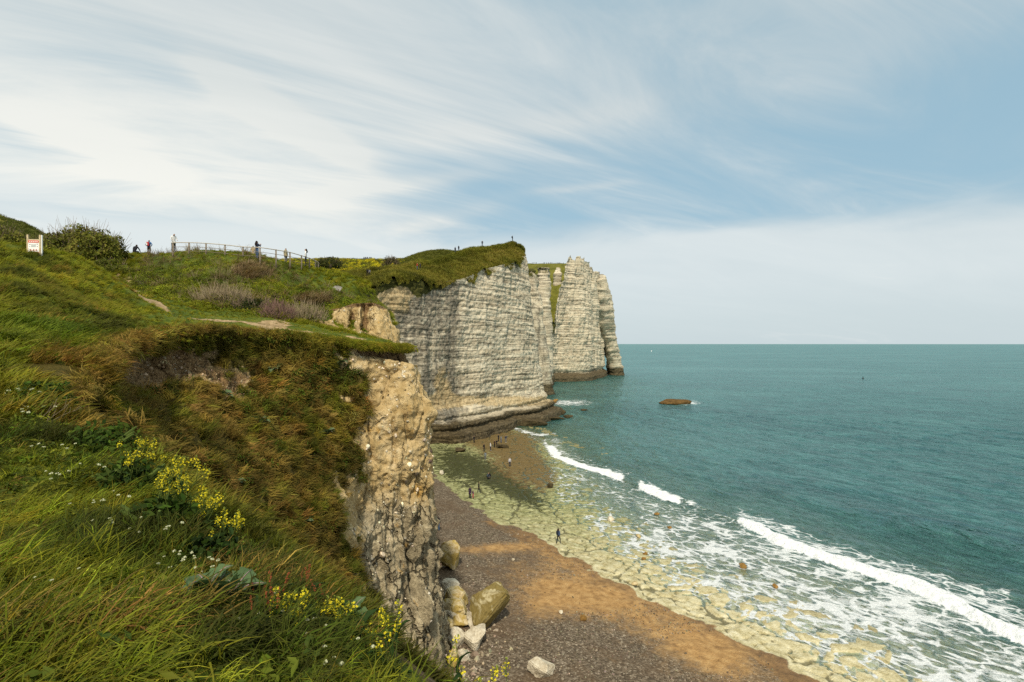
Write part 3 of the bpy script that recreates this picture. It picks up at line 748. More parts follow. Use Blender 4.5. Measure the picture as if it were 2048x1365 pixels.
# ------------------------------------------------------------------ beach, chalk platform, sea bed
def GL(lst, z=0.0):
    return np.array([G(u, v, z)[:2] for u, v in lst])
B1 = GL([(800, 905), (866, 945), (905, 985), (945, 1015), (1000, 1045), (1060, 1070), (1110, 1092), (1200, 1148), (1300, 1202), (1400, 1243), (1500, 1292), (1580, 1335), (1660, 1378), (1900, 1520)], 0.4)
B1 = np.concatenate([B1[:1] + (B1[0] - B1[1]) * 3, B1])[::-1]            # walk so that the sea is on the right-hand side
WE = GL([(960, 862), (1030, 862), (1075, 885), (1100, 930), (1098, 965), (1120, 1005), (1165, 1035), (1200, 1085), (1300, 1150), (1420, 1207), (1560, 1272), (1700, 1350), (1800, 1410)], 0.0)[::-1]
BR = GL([(1030, 857), (1060, 868), (1096, 893), (1120, 915), (1180, 938), (1250, 961), (1310, 988), (1370, 1008), (1430, 1028), (1480, 1046), (1600, 1096), (1750, 1152), (1900, 1212), (2048, 1272), (2300, 1380)], 0.0)[::-1]
if sdist(np.array([100.0]), np.array([100.0]), B1)[0] < 0:
    B1, WE, BR = B1[::-1], WE[::-1], BR[::-1]

def beach_parts(x, y):
    s1 = sdist(x, y, B1); sw = sdist(x, y, WE)
    q = xyz(x, y)
    s1 = s1 + 0.9 * fbm(q, 0.25, 4, .6)
    land_w = np.maximum(-s1, 0)
    z = 0.42 + np.minimum(0.07 * land_w, 0.9) + 0.012 * land_w
    zs = np.where(sw < 0, 0.06 + 0.40 * np.clip(-sw / (np.abs(sw) + np.abs(s1) + 1e-3), 0, 1), 0.06 - 0.016 * sw - 0.0006 * np.maximum(sw - 20, 0) ** 2)
    z = np.where(s1 > 0, np.maximum(zs, -6), z)
    z = z + np.where(s1 < 0, 0.06 * fbm(q, 0.5, 3), 0.0)
    return z, s1, sw
def cells(x, y, size, jit=0.85, seed=5):
    """F1, F2 and id of a jittered cell pattern"""
    gx_, gy_ = x / size, y / size
    ix, iy = np.floor(gx_).astype(int), np.floor(gy_).astype(int)
    f1 = np.full(x.shape, 9.0); f2 = np.full(x.shape, 9.0); cid = np.zeros(x.shape)
    for a in range(-2, 3):
        for b in range(-2, 3):
            cx, cy = ix + a, iy + b
            h = _perm[(_perm[(cx + seed) & 511] + cy) & 511]
            h2 = _perm[(h + 77) & 511]
            d = np.hypot(cx + 0.5 + jit * (h / 511.0 - 0.5) - gx_, cy + 0.5 + jit * (h2 / 511.0 - 0.5) - gy_)
            m = d < f1
            f2 = np.where(m, f1, np.minimum(f2, d)); cid = np.where(m, h / 511.0, cid); f1 = np.where(m, d, f1)
    return f1, f2, cid
bx = spaced(-60, 230, -20, 40, 0.22, 3.0); by = spaced(8, 330, 31, 125, 0.24, 3.0)
BX, BY = np.meshgrid(bx, by)
BZ, S1, SW = beach_parts(BX, BY)
wx = BX + 0.7 * fbm(xyz(BX, BY, 3.0), 0.35, 3); wy = BY + 0.7 * fbm(xyz(BX, BY, 8.0), 0.35, 3)
f1, f2, cid = cells(wx * 0.8 + wy * 0.25, wy * 0.9 - wx * .2, 1.6)
g1, g2, gid = cells(wx, wy, 5.5, seed=40)
crack = np.maximum(sst(f2 - f1, 0.13, 0.03), sst(g2 - g1, 0.075, 0.02)) * sst(S1, 0.2, 0.8)
BZ = BZ + sst(S1, 0.1, 0.6) * (-0.22 * crack + 0.10 * (cid - .5) + 0.05 * fbm(xyz(BX, BY), 1.2, 3))
ubp, vbp = project(xyz(BX, BY, BZ))
def blob(u, v, ru, rv, ang=0.0):
    c, s = math.cos(R(ang)), math.sin(R(ang))
    a = ((ubp - u) * c + (vbp - v) * s) / ru; b = (-(ubp - u) * s + (vbp - v) * c) / rv
    return np.exp(-(a * a + b * b))
algae = np.clip(0.9 * blob(925, 922, 75, 26, 20) + 0.85 * blob(1005, 965, 75, 24, 22) + 0.6 * blob(1060, 1000, 60, 22, 25) + .5 * blob(900, 950, 60, 20, 25), 0, 1)
brown = np.clip(1.0 * blob(1040, 925, 62, 42, 20) + 0.9 * blob(980, 880, 60, 22, 0) + 0.5 * blob(1090, 960, 30, 25) + .4 * blob(1090, 870, 60, 20), 0, 1)
sandm = np.clip(1.0 * blob(1170, 1190, 150, 42, 16) + 0.75 * blob(1000, 1096, 95, 11, -4) + 1.0 * blob(1420, 1305, 130, 50, 24) + .5 * blob(1080, 1215, 70, 34) + 0.42 * blob(1010, 1045, 50, 8, 12) + .45 * blob(1120, 1120, 60, 16, 20), 0, 1)
edge = sst(S1, -4.2, -0.8) * sst(S1, 0.3, -0.2) * sst(BY, 75, 55)
beach = link('beach', mesh_np('beach', xyz(BX, BY, BZ), grid_quads(*BX.shape), attrs={'s1': S1, 'sw': SW, 'algae': algae, 'brown': brown, 'sand': sandm, 'edge': edge, 'crack': crack}), None, kind='structure')
beach['label'] = 'shingle and sand beach with a cracked chalk platform running into the sea'
def beach_at(x, y):
    i = int(np.clip(np.searchsorted(bx, x) - 1, 0, len(bx) - 2)); j = int(np.clip(np.searchsorted(by, y) - 1, 0, len(by) - 2))
    return float(BZ[j, i])
m, N, out = material('shingle_and_chalk')
p = N.pos()
n1 = N.noise(p, 0.25, 5, 0.6); n2 = N.noise(p, 1.6, 5, 0.65); n3 = N.noise(p, 7.0, 4, 0.7)
peb = N.voro(p, 8.0, out='Color'); pebv = N.node('ShaderNodeSeparateColor', {0: peb}).outputs[0]; pd = N.voro(p, 8.0)
shin = N.ramp(N.math('ADD', N.math('MULTIPLY', pebv, 0.6), N.math('MULTIPLY', n3, 0.4)), [(0.2, (0.055, 0.040, 0.024)), (0.5, (0.125, 0.094, 0.060)), (0.72, (0.185, 0.145, 0.098)), (0.82, (0.34, 0.285, 0.205))])
shin = N.mix(N.math('MULTIPLY', N.step(n1, 0.45, 0.6), 0.5), shin, (0.115, 0.074, 0.040))
sand = N.ramp(n2, [(0.3, (0.21, 0.115, 0.042)), (0.5, (0.37, 0.215, 0.080)), (0.7, (0.47, 0.30, 0.125))])
wets = N.ramp(n2, [(0.3, (0.12, 0.070, 0.032)), (0.7, (0.26, 0.155, 0.065))])
nn = N.math('MULTIPLY', N.math('SUBTRACT', N.noise(p, 0.8, 6, 0.75, 0.5), 0.5), 2.2)
c = N.mix(N.step(N.math('ADD', N.attr('edge'), nn), 0.35, 0.75), shin, wets)
c = N.mix(N.step(N.math('ADD', N.attr('sand'), N.math('MULTIPLY', nn, 0.6)), 0.10, 0.95), c, sand)
weed = N.math('MULTIPLY', N.step(n3, 0.62, 0.68), N.step(n2, 0.5, 0.62))
c = N.mix(N.math('MULTIPLY', weed, 0.8), c, (0.045, 0.026, 0.016))
plat = N.ramp(n2, [(0.28, (0.22, 0.18, 0.07)), (0.42, (0.44, 0.38, 0.20)), (0.58, (0.58, 0.52, 0.32)), (0.75, (0.68, 0.64, 0.46))])
green = N.ramp(n2, [(0.3, (0.095, 0.105, 0.034)), (0.48, (0.24, 0.24, 0.10)), (0.65, (0.40, 0.40, 0.20))])
plat = N.mix(N.step(N.math('ADD', N.math('MULTIPLY', N.node('ShaderNodeSeparateXYZ', {0: p}).outputs[1], 0.018), N.math('MULTIPLY', nn, 0.4)), 0.80, 1.35), plat, green)
nA = N.noise(N.node('ShaderNodeMapping', {'Vector': p, 'Rotation': (0, 0, R(30)), 'Scale': (1.8, 0.7, 1)}, vector_type='TEXTURE').outputs[0], 0.9, 6, 0.78, 0.8)
al = N.step(N.math('ADD', N.math('MULTIPLY', N.attr('algae'), 1.25), N.math('ADD', N.math('MULTIPLY', N.math('SUBTRACT', nA, 0.5), 4.2), N.math('MULTIPLY', N.attr('crack'), 0.35))), 0.50, 0.95)
al = N.math('MULTIPLY', al, N.step(N.attr('algae'), 0.10, 0.30))
plat = N.mix(N.math('MULTIPLY', al, 0.93), plat, N.ramp(n3, [(0.35, (0.012, 0.014, 0.003)), (0.6, (0.040, 0.044, 0.008)), (0.75, (0.12, 0.13, 0.03))]))
br = N.step(N.math('ADD', N.attr('brown'), N.math('MULTIPLY', nn, 0.9)), 0.25, 0.65)
plat = N.mix(N.math('MULTIPLY', br, 0.9), plat, N.ramp(n3, [(0.3, (0.045, 0.028, 0.010)), (0.55, (0.15, 0.092, 0.028)), (0.75, (0.25, 0.165, 0.060))]))
under = N.step(N.attr('sw'), 1.0, 11.0)
bed = N.ramp(N.math('ADD', N.math('MULTIPLY', n1, 0.4), N.math('MULTIPLY', n2, 0.6)), [(0.34, (0.045, 0.042, 0.016)), (0.48, (0.17, 0.145, 0.062)), (0.60, (0.30, 0.27, 0.13)), (0.7, (0.42, 0.39, 0.22))])
plat = N.mix(N.math('MULTIPLY', under, 0.85), plat, bed)
plat = N.mix(N.math('MULTIPLY', N.step(N.attr('crack'), 0.35, 0.8), 0.75), plat, (0.055, 0.052, 0.022))
c = N.mix(N.step(N.attr('s1'), -0.12, 0.12), c, plat)
h = N.math('ADD', N.math('MULTIPLY', pd, -0.6), N.math('MULTIPLY', n3, 0.5))
N.put(out, N.bsdf(c, N.mix(N.step(N.attr('s1'), -2.5, 0.5), (0.9,) * 3, (0.62,) * 3), 0.25, N.bump(h, 0.6, 0.12)))
beach.data.materials.append(m)

# ------------------------------------------------------------------ sea
th = np.linspace(R(-28), R(64), 620)
rr = np.concatenate([np.geomspace(30, 190, 440), np.geomspace(190, 40000, 150)[1:]])
TH, RR = np.meshgrid(th, rr)
SX, SY = RR * np.sin(TH), RR * np.cos(TH)
SB = sdist(SX, SY, BR); SA = along(SX, SY, BR); SWE = sdist(SX, SY, WE)
wob = 1.1 * fbm(xyz(SA, 0 * SA), 0.09, 3)
SB = SB + wob
us, vs = project(xyz(SX, SY, 0.0))
# how strongly the wave is breaking along its line (it is green and unbroken in two short stretches)
brk_along = np.interp(us, [1030, 1085, 1100, 1150, 1240, 1252, 1272, 1285, 1350, 1365, 1382, 1400, 1465, 1490, 1560, 1700, 1900, 2100, 2400], [0.15, 0.2, 0.75, 1.0, 0.8, 0.15, 0.15, 0.95, 0.9, 0.3, 0.5, 0.05, 0.08, 0.8, 1.0, 1.0, 1.0, 1, 1])
Ht = np.interp(us, [1030, 1100, 1200, 1300, 1500, 1800, 2100], [0.15, 0.25, 0.28, 0.3, 0.36, 0.42, 0.45])
ridge = Ht * np.where(SB < 0, np.exp(-(SB / 0.9) ** 2), np.exp(-(SB / 3.2) ** 2))
s2 = SB - 19 - 2.0 * fbm(xyz(SA, 0 * SA, 4.0), 0.04, 2)
amp2 = np.interp(us, [1300, 1600, 1900], [0.08, 0.55, 1.5]) * (SY > 10)
ridge2 = amp2 * np.where(s2 < 0, np.exp(-(s2 / 2.6) ** 2), np.exp(-(s2 / 5.0) ** 2))
s3 = SB - 9; ridge3 = 0.22 * np.exp(-(s3 / 1.8) ** 2) * (0.5 + fbm(xyz(SA, SB * .2, 7), .12, 3))
res = np.clip(1.6 - RR / 420.0, 0, 1)
openw = sst(SB, -2, 8)
dirs = [(0.62, 0.20, 11.0, .10), (0.50, 0.32, 6.3, .07), (0.7, 0.05, 4.1, .045), (0.42, 0.42, 2.7, .028)]
wav = 0
for k, (ax, ay, wl, am) in enumerate(dirs):
    L = math.hypot(ax, ay)
    ph = (SX * ax / L + SY * ay / L) * 2 * np.pi / wl + 2.4 * fbm(xyz(SX, SY, k * 5.0), 0.5 / wl, 2)
    wav = wav + am * np.sin(ph)
chop = 0.07 * fbm(xyz(SX, SY, 2.0), 0.6, 3)
foam_solid = brk_along * np.where(SB < 0, sst(SB, -2.0, -0.3), sst(SB, 2.2 + 2.4 * np.clip(fbm(xyz(SA, 0 * SA, 2.0), .16, 4, .6), -.6, 1), 0.2))
foam_solid = foam_solid * sst(vs, 850, 862)
rough_f = foam_solid * (0.12 * fbm(xyz(SX, SY, 1.0), 1.9, 4, .7) + 0.02)
SZ = 0.0 + (ridge + ridge2 + ridge3) * (SB > -40) + (wav * openw + chop * (0.4 + 0.6 * openw)) * res + rough_f
SZ = np.where((SWE < 6), SZ * sst(SWE, -2, 6), SZ)
SZ = np.where(RR > 400, np.where(RR > 900, 0.0, SZ), SZ)
lace = 0.62 * sst(SB, 0.5, -1.0) * np.interp(us, [1090, 1150, 1300, 1400, 1600, 1800, 2100], [0.32, 0.35, 0.30, 0.45, 0.75, .85, .8])
washy = np.exp(-(((us - 1260) / 120) ** 2 + ((vs - 1075) / 45) ** 2)) + 1.0 * np.exp(-(((us - 1400) / 120) ** 2 + ((vs - 1130) / 50) ** 2)) + .55 * np.exp(-(((us - 1120) / 30) ** 2 + ((vs - 1000) / 45) ** 2)) + .8 * np.exp(-(((us - 1650) / 180) ** 2 + ((vs - 1220) / 60) ** 2))
lace = np.clip(lace + 0.42 * washy * sst(SB, 0, -2), 0, 1) * sst(SWE, -1.2, 0.8)
behind = 0.75 * sst(SB, 0.6, 1.4) * sst(SB, 7, 2.5) * np.interp(us, [1090, 1110, 1200, 1450, 1500, 1700, 1950, 2100], [0, .5, .3, 0.1, .8, .7, 1.0, 1.0]) + .55 * np.exp(-(((us - 1960) / 60) ** 2 + ((vs - 1190) / 16) ** 2))
lace = np.where(SB > 0.4, np.maximum(lace * sst(SB, 1.2, 0.4), behind), lace)
lace = np.maximum(lace, 1.1 * np.exp(-(((us - 1378) / 20) ** 2 + ((vs - 806) / 3.0) ** 2)))
lace = np.maximum(lace, 1.0 * np.exp(-(((us - 1135) / 42) ** 2 + ((vs - 806) / 4.5) ** 2)))
lace = np.maximum(lace, 0.9 * np.exp(-((sdist(SX, SY, GL([(1030, 858), (1050, 865), (1078, 872), (1100, 868)])) / 1.2) ** 2)))
opac = np.interp(SWE + 0.0, [-1, 0, 6, 14, 24, 40], [0.03, 0.06, 0.13, 0.22, 0.34, 0.5])
opac = np.maximum(opac, np.interp(SB, [-30, -6, 0, 5, 15, 35], [0.0, 0.22, 0.55, 0.68, 0.88, 0.97]) * sst(SWE, 1, 8))
opac = np.where(SY > 185, np.maximum(opac, 0.95), opac)
green = sst(SB, 24, -2) * 1.0
sea = link('sea', mesh_np('sea', xyz(SX, SY, SZ), grid_quads(*SX.shape, flip=True), attrs={'foam': foam_solid, 'lace': lace, 'opac': opac, 'green': green}), None, kind='structure')
sea['label'] = 'teal sea with a white breaker and lacy foam over shallow rock'
m, N, out = material('sea_water')
p = N.pos()
py = N.node('ShaderNodeSeparateXYZ', {0: p}).outputs[1]
px = N.node('ShaderNodeSeparateXYZ', {0: p}).outputs[0]
dist = N.vmath('LENGTH', N.mul(p, (1, 1, 0)))
rotp = N.node('ShaderNodeMapping', {'Vector': p, 'Rotation': (0, 0, R(28)), 'Scale': (0.45, 1.5, 1.0)}, vector_type='TEXTURE').outputs[0]
w1 = N.noise(rotp, 0.55, 4, 0.6, 0.4); w2 = N.noise(rotp, 2.4, 3, 0.6, 0.3); w3 = N.noise(N.mul(rotp, (1, 1, 1)), 0.11, 4, 0.6)
big = N.noise(N.mul(p, (0.35, 1.0, 1)), 0.012, 4, 0.55)
gust = N.noise(N.mul(rotp, (0.5, 1.4, 1)), 0.035, 5, 0.6, 0.6)
swl = N.math('ADD', N.math('MULTIPLY', w1, 0.42), N.math('ADD', N.math('MULTIPLY', w3, 0.33), N.math('MULTIPLY', gust, 0.25)))
deep = N.ramp(swl, [(0.38, (0.004, 0.030, 0.030)), (0.47, (0.010, 0.060, 0.056)), (0.54, (0.026, 0.112, 0.102)), (0.64, (0.075, 0.20, 0.18))])
deep = N.mix(N.math('MULTIPLY', N.step(big, 0.46, 0.64), 0.35), deep, (0.10, 0.22, 0.205))
shal = N.ramp(w1, [(0.35, (0.012, 0.055, 0.034)), (0.6, (0.045, 0.125, 0.072)), (0.75, (0.10, 0.20, 0.11))])
body = N.mix(N.math('MULTIPLY', N.attr('green'), 0.85), deep, shal)
hgt = N.math('ADD', N.math('MULTIPLY', w1, 1.0), N.math('ADD', N.math('MULTIPLY', w2, 0.35), N.math('MULTIPLY', w3, 2.2)))
nrm = N.bump(hgt, 1.0, 0.9)
dif = N.node('ShaderNodeBsdfDiffuse', {'Color': body, 'Normal': nrm})
tr = N.node('ShaderNodeBsdfTransparent', {'Color': (0.93, 0.97, 0.93, 1)})
under = N.node('ShaderNodeMixShader', {0: N.math('ADD', N.attr('opac'), N.math('MULTIPLY', N.math('SUBTRACT', w3, 0.5), 0.25), clamp=True), 1: tr, 2: dif})
gl = N.node('ShaderNodeBsdfGlossy', {'Color': (0.74, 0.97, 0.94, 1), 'Roughness': 0.16, 'Normal': nrm})
fr = N.node('ShaderNodeFresnel', {'IOR': 1.33, 'Normal': nrm})
frs = N.math('MULTIPLY', fr, 0.42)
water = N.node('ShaderNodeMixShader', {0: frs, 1: under, 2: gl})
# foam: a torn net of soft lines, solid on the breaker
fp = N.node('ShaderNodeMapping', {'Vector': p, 'Rotation': (0, 0, R(-38)), 'Scale': (1.5, 0.95, 1.0)}, vector_type='TEXTURE').outputs[0]
dis = N.noise(fp, 0.55, 5, 0.62, col=True)
fpd = N.mul(N.vmath('ADD', fp, N.mul(N.vmath('SUBTRACT', dis, (0.5, 0.5, 0.5)), (1.7, 1.7, 0))), (1, 1, 0))
e1 = N.voro(fpd, 0.80, 'DISTANCE_TO_EDGE'); e2 = N.voro(fpd, 1.9, 'DISTANCE_TO_EDGE')
fn = N.noise(p, 0.22, 5, 0.65); fn2 = N.noise(p, 2.4, 5, 0.72); fn3 = N.noise(fpd, 0.9, 3, 0.6)
la = N.math('MULTIPLY', N.attr('lace'), N.math('ADD', 0.15, N.math('MULTIPLY', N.step(fn, 0.28, 0.72), 1.75)))
brkn = N.math('MAXIMUM', N.math('SUBTRACT', N.math('ADD', N.math('MULTIPLY', fn3, 1.7), N.math('MULTIPLY', fn2, 0.7)), 0.68), 0.0)
wd = N.math('MULTIPLY', la, N.math('MULTIPLY', brkn, 0.21))
rg1 = N.math('ABSOLUTE', N.math('SUBTRACT', N.noise(fpd, 0.62, 4, 0.6, 0.5), 0.5))
rg2 = N.math('ABSOLUTE', N.math('SUBTRACT', N.noise(fpd, 1.5, 4, 0.62, 0.5), 0.5))
em = N.math('ADD', N.math('MULTIPLY', e1, 0.62), N.math('MULTIPLY', rg1, 0.45))
l1 = N.step(N.math('SUBTRACT', em, wd), 0.040, -0.03)
l2 = N.math('MULTIPLY', N.step(N.math('SUBTRACT', rg2, N.math('MULTIPLY', wd, 0.55)), 0.030, -0.025), N.step(la, 0.3, 0.8))
net = N.math('MULTIPLY', N.math('MAXIMUM', l1, N.math('MULTIPLY', l2, 0.62)), N.step(la, 0.05, 0.30))
net = N.math('MULTIPLY', net, N.math('ADD', 0.45, N.math('MULTIPLY', fn2, 0.75), clamp=True))
solid = N.step(N.math('ADD', N.attr('foam'), N.math('MULTIPLY', N.math('SUBTRACT', N.noise(p, 0.9, 6, 0.78, 0.6), 0.5), 1.9)), 0.30, 0.58)
solid = N.math('MULTIPLY', solid, N.step(N.attr('foam'), 0.03, 0.2))
fmask = N.math('MAXIMUM', net, solid)
foamb = N.bsdf((0.80, 0.82, 0.81), 0.85, 0.1, N.bump(fn2, 0.9, 0.25))
fin = N.node('ShaderNodeMixShader', {0: N.math('MULTIPLY', fmask, 0.96), 1: water, 2: foamb})
N.put(out, fin)
sea.data.materials.append(m)

# ================================================================== VEGETATION
def leaf_material(name, trans=0.3, use_tint=True, base=(0.06, 0.09, 0.015)):
    m, N, out = material(name)
    if use_tint:
        col = N.attr('tint', 'INSTANCER', 'Color')
    else:
        col = N.mix(N.noise(N.node('ShaderNodeTexCoord').outputs['Object'], 6.0, 3), [x * 0.65 for x in base], [min(1, x * 1.45) for x in base])
    h = N.attr('h')
    col = N.mix(N.math('MULTIPLY', h, 0.45), col, N.mix(0.5, col, (0.19, 0.15, 0.035)))
    d = N.bsdf(col, 0.7, 0.10)
    t = N.node('ShaderNodeBsdfTranslucent', {'Color': N.mul(col, (1.25, 1.25, 0.8))})
    N.put(out, N.node('ShaderNodeMixShader', {0: trans, 1: d, 2: t}))
    return m
M_BLADE = leaf_material('grass_blades')
M_LEAF = leaf_material('leaves_tinted', 0.25)

def blades_arrays(n, h, spread, width, lean, curl, rng, seg=3, hvar=0.5):
    """n curved blades growing from a disc, leaning along +x"""
    V = []; Q = []; T = []; Hh = []
    for k in range(n):
        a = rng.uniform(0, 2 * np.pi); r = spread * math.sqrt(rng.uniform())
        b = np.array([r * math.cos(a), r * math.sin(a), -0.03 * h])
        yaw = rng.normal(0, 0.9); ln = lean * rng.uniform(0.4, 1.5) + rng.uniform(-.12, .12)
        d = np.array([math.cos(yaw), math.sin(yaw), 0]); sd_ = np.array([-d[1], d[0], 0.0])
        tw = rng.uniform(-0.9, 0.9); sd_ = sd_ * math.cos(tw) + np.array([0, 0, 1]) * 0.3 * math.sin(tw) + d * math.sin(tw)
        L = h * rng.uniform(1 - hvar, 1 + hvar * 0.6); w = width * rng.uniform(0.6, 1.3)
        i0 = len(V)
        p = b.copy(); ang = ln * 0.6
        for s in range(seg):
            f = s / seg
            ww = w * (1 - 0.55 * f)
            V.append(p - sd_ * ww / 2); V.append(p + sd_ * ww / 2); Hh += [f, f]
            p = p + (d * math.sin(ang) + np.array([0, 0, 1]) * math.cos(ang)) * L / seg
            ang += (ln * 0.9 + curl * rng.uniform(0.3, 1.2)) / seg
        V.append(p); Hh.append(1.0)
        for s in range(seg - 1):
            Q.append((i0 + 2 * s, i0 + 2 * s + 1, i0 + 2 * s + 3, i0 + 2 * s + 2))
        T.append((i0 + 2 * seg - 2, i0 + 2 * seg - 1, i0 + 2 * seg))
    return np.array(V), Q, T, np.array(Hh)
def leafclump_arrays(n, rad, flat, size, rng):
    """n small leaves spread through a dome"""
    V = []; Q = []; Hh = []
    for k in range(n):
        d = rng.normal(size=3); d[2] = abs(d[2]); d /= np.linalg.norm(d)
        c = d * rad * rng.uniform(0.55, 1.0) * np.array([1, 1, flat])
        nrm = d + rng.normal(size=3) * 0.5; nrm /= np.linalg.norm(nrm)
        a = np.cross(nrm, rng.normal(size=3)); a /= np.linalg.norm(a); b = np.cross(nrm, a)
        s = size * rng.uniform(0.6, 1.4); i0 = len(V)
        V += [c - a * s, c + b * s * 0.42 + nrm * s * .12, c + a * s, c - b * s * 0.42 + nrm * s * .12]
        Q.append((i0, i0 + 1, i0 + 2, i0 + 3)); Hh += [0, .4, .8, .4]
    return np.array(V), Q, [], np.array(Hh)
def twigs_arrays(n, h, spread, width, rng):
    V = []; Q = []; Hh = []
    for k in range(n):
        a = rng.uniform(0, 2 * np.pi); d = np.array([math.cos(a), math.sin(a), 0])
        p = d * spread * rng.uniform(0, 0.6); ang = rng.uniform(0.1, 1.1)
        sd_ = np.array([-d[1], d[0], 0]); i0 = len(V); L = h * rng.uniform(.6, 1.2)
        for s in range(4):
            w = width * (1 - s / 4.5)
            V.append(p - sd_ * w / 2); V.append(p + sd_ * w / 2); Hh += [0, 0]
            p = p + (d * math.sin(ang) + np.array([0, 0, math.cos(ang)])) * L / 3
            ang += rng.uniform(-0.15, 0.75)
        for s in range(3):
            Q.append((i0 + 2 * s, i0 + 2 * s + 1, i0 + 2 * s + 3, i0 + 2 * s + 2))
    return np.array(V), Q, [], np.array(Hh)
def protos(name, arrs, mat):
    col = bpy.data.collections.new(name)
    for k, (V, Q, T, Hh) in enumerate(arrs):
        me = mesh_np(f'{name}_{k}', V, np.array(Q) if len(Q) else None, np.array(T) if len(T) else None, smooth=False, attrs={'h': Hh})
        me.materials.append(mat)
        o = bpy.data.objects.new(f'{name}_{k:02d}', me)
        col.objects.link(o)
    return col, len(arrs)
rg = np.random.default_rng(11)
def stone_arrays(k):
    bm = bmesh.new(); bmesh.ops.create_icosphere(bm, subdivisions=2, radius=1.0)
    V = np.array([v_.co for v_ in bm.verts]); T = [[v_.index for v_ in f.verts] for f in bm.faces]; bm.free()
    r = np.random.default_rng(k + 90)
    for _ in range(5):
        n = r.normal(size=3); n /= np.linalg.norm(n); V = V - np.outer(np.maximum(V @ n - r.uniform(.45, .8), 0) * .9, n)
    V = V * (1 + .12 * fbm(V + k, 1.8, 2))[:, None] * np.array([1.0, .8, .65])
    return V, [], T, np.zeros(len(V))
M_STONE, N, out = material('pebble_stone')
N.put(out, N.bsdf(N.mul(N.attr('tint', 'INSTANCER', 'Color'), N.mix(N.noise(N.node('ShaderNodeTexCoord').outputs['Object'], 1.5, 3), (.7, .7, .7), (1.2, 1.2, 1.2))), .85, .2))
PR_LONG = protos('long_blades', [blades_arrays(28, 0.25, 0.10, 0.0080, 0.75, 1.3, rg) for _ in range(8)], M_BLADE)
PR_MID = protos('tussock_blades', [blades_arrays(34, 0.34, 0.17, 0.022, 0.60, 0.9, rg) for _ in range(6)], M_BLADE)
PR_FAR = protos('turf_blades', [blades_arrays(16, 0.5, 0.40, 0.06, 0.5, 0.8, rg, seg=2) for _ in range(5)], M_BLADE)
PR_LEAF = protos('leaf_clump', [leafclump_arrays(70, 0.42, 0.75, 0.060, rg) for _ in range(5)], M_LEAF)
PR_STONE = protos('pebble', [stone_arrays(k) for k in range(6)], M_STONE)
PR_HERB = protos('herb_clump', [leafclump_arrays(26, 0.16, 0.7, 0.030, rg) for _ in range(5)], M_LEAF)
PR_TWIG = protos('twig_clump', [twigs_arrays(26, 0.75, 0.5, 0.018, rg) for _ in range(5)], M_LEAF)

def rot_from_axis(Z, yaw):
    """euler angles of frames whose z axis is Z and whose x axis points towards yaw"""
    Z = Z / np.linalg.norm(Z, axis=1, keepdims=True)
    X0 = np.stack([np.cos(yaw), np.sin(yaw), 0 * yaw], -1)
    Y = np.cross(Z, X0); Y /= np.linalg.norm(Y, axis=1, keepdims=True); X = np.cross(Y, Z)
    b = np.arcsin(np.clip(-X[:, 2], -1, 1)); a = np.arctan2(Y[:, 2], Z[:, 2]); c = np.arctan2(X[:, 1], X[:, 0])
    return np.stack([a, b, c], -1)
def scatter(name, pts, eul, scl, tint, pr, label, cat='grass'):
    col, n = pr
    me = bpy.data.meshes.new(name)
    k = len(pts)
    me.vertices.add(k); me.vertices.foreach_set('co', np.asarray(pts, np.float32).ravel())
    a = me.attributes.new('rot', 'FLOAT_VECTOR', 'POINT'); a.data.foreach_set('vector', np.asarray(eul, np.float32).ravel())
    a = me.attributes.new('scl', 'FLOAT', 'POINT'); a.data.foreach_set('value', np.asarray(scl, np.float32))
    a = me.attributes.new('pick', 'INT', 'POINT'); a.data.foreach_set('value', RNG.integers(0, n, k).astype(np.int32))
    t4 = np.concatenate([np.clip(tint, 0, 1), np.ones((k, 1))], 1)
    a = me.attributes.new('tint', 'FLOAT_COLOR', 'POINT'); a.data.foreach_set('color', t4.astype(np.float32).ravel())
    ng = bpy.data.node_groups.new(name + '_spread', 'GeometryNodeTree')
    ng.interface.new_socket('Geometry', in_out='INPUT', socket_type='NodeSocketGeometry')
    ng.interface.new_socket('Geometry', in_out='OUTPUT', socket_type='NodeSocketGeometry')
    gi = ng.nodes.new('NodeGroupInput'); go = ng.nodes.new('NodeGroupOutput')
    ip = ng.nodes.new('GeometryNodeInstanceOnPoints'); ci = ng.nodes.new('GeometryNodeCollectionInfo')
    ci.inputs['Collection'].default_value = col; ci.inputs['Separate Children'].default_value = True; ci.inputs['Reset Children'].default_value = True
    def named(nm, dt):
        q_ = ng.nodes.new('GeometryNodeInputNamedAttribute'); q_.data_type = dt; q_.inputs['Name'].default_value = nm
        return [s for s in q_.outputs if s.enabled and s.name == 'Attribute'][0]
    L = ng.links.new
    L(gi.outputs[0], ip.inputs['Points']); L(ci.outputs[0], ip.inputs['Instance'])
    ip.inputs['Pick Instance'].default_value = True
    L(named('pick', 'INT'), ip.inputs['Instance Index'])
    L(named('rot', 'FLOAT_VECTOR'), ip.inputs['Rotation'])
    L(named('scl', 'FLOAT'), ip.inputs['Scale'])
    L(ip.outputs[0], go.inputs[0])
    o = link(name, me, None, kind='stuff', label=label, category=cat)
    md = o.modifiers.new('spread', 'NODES'); md.node_group = ng
    return o
def pal(cols, t):
    """colour from a palette, t in 0..1"""
    c = np.array(cols, float); t = np.clip(t, 0, 1) * (len(c) - 1)
    i = np.minimum(t.astype(int), len(c) - 2); f = (t - i)[:, None]
    return c[i] * (1 - f) + c[i + 1] * f
def jitter(c, a, rng=RNG):
    return c * np.exp(rng.normal(0, a, (len(c), 1))) * np.exp(rng.normal(0, a * 0.35, c.shape))
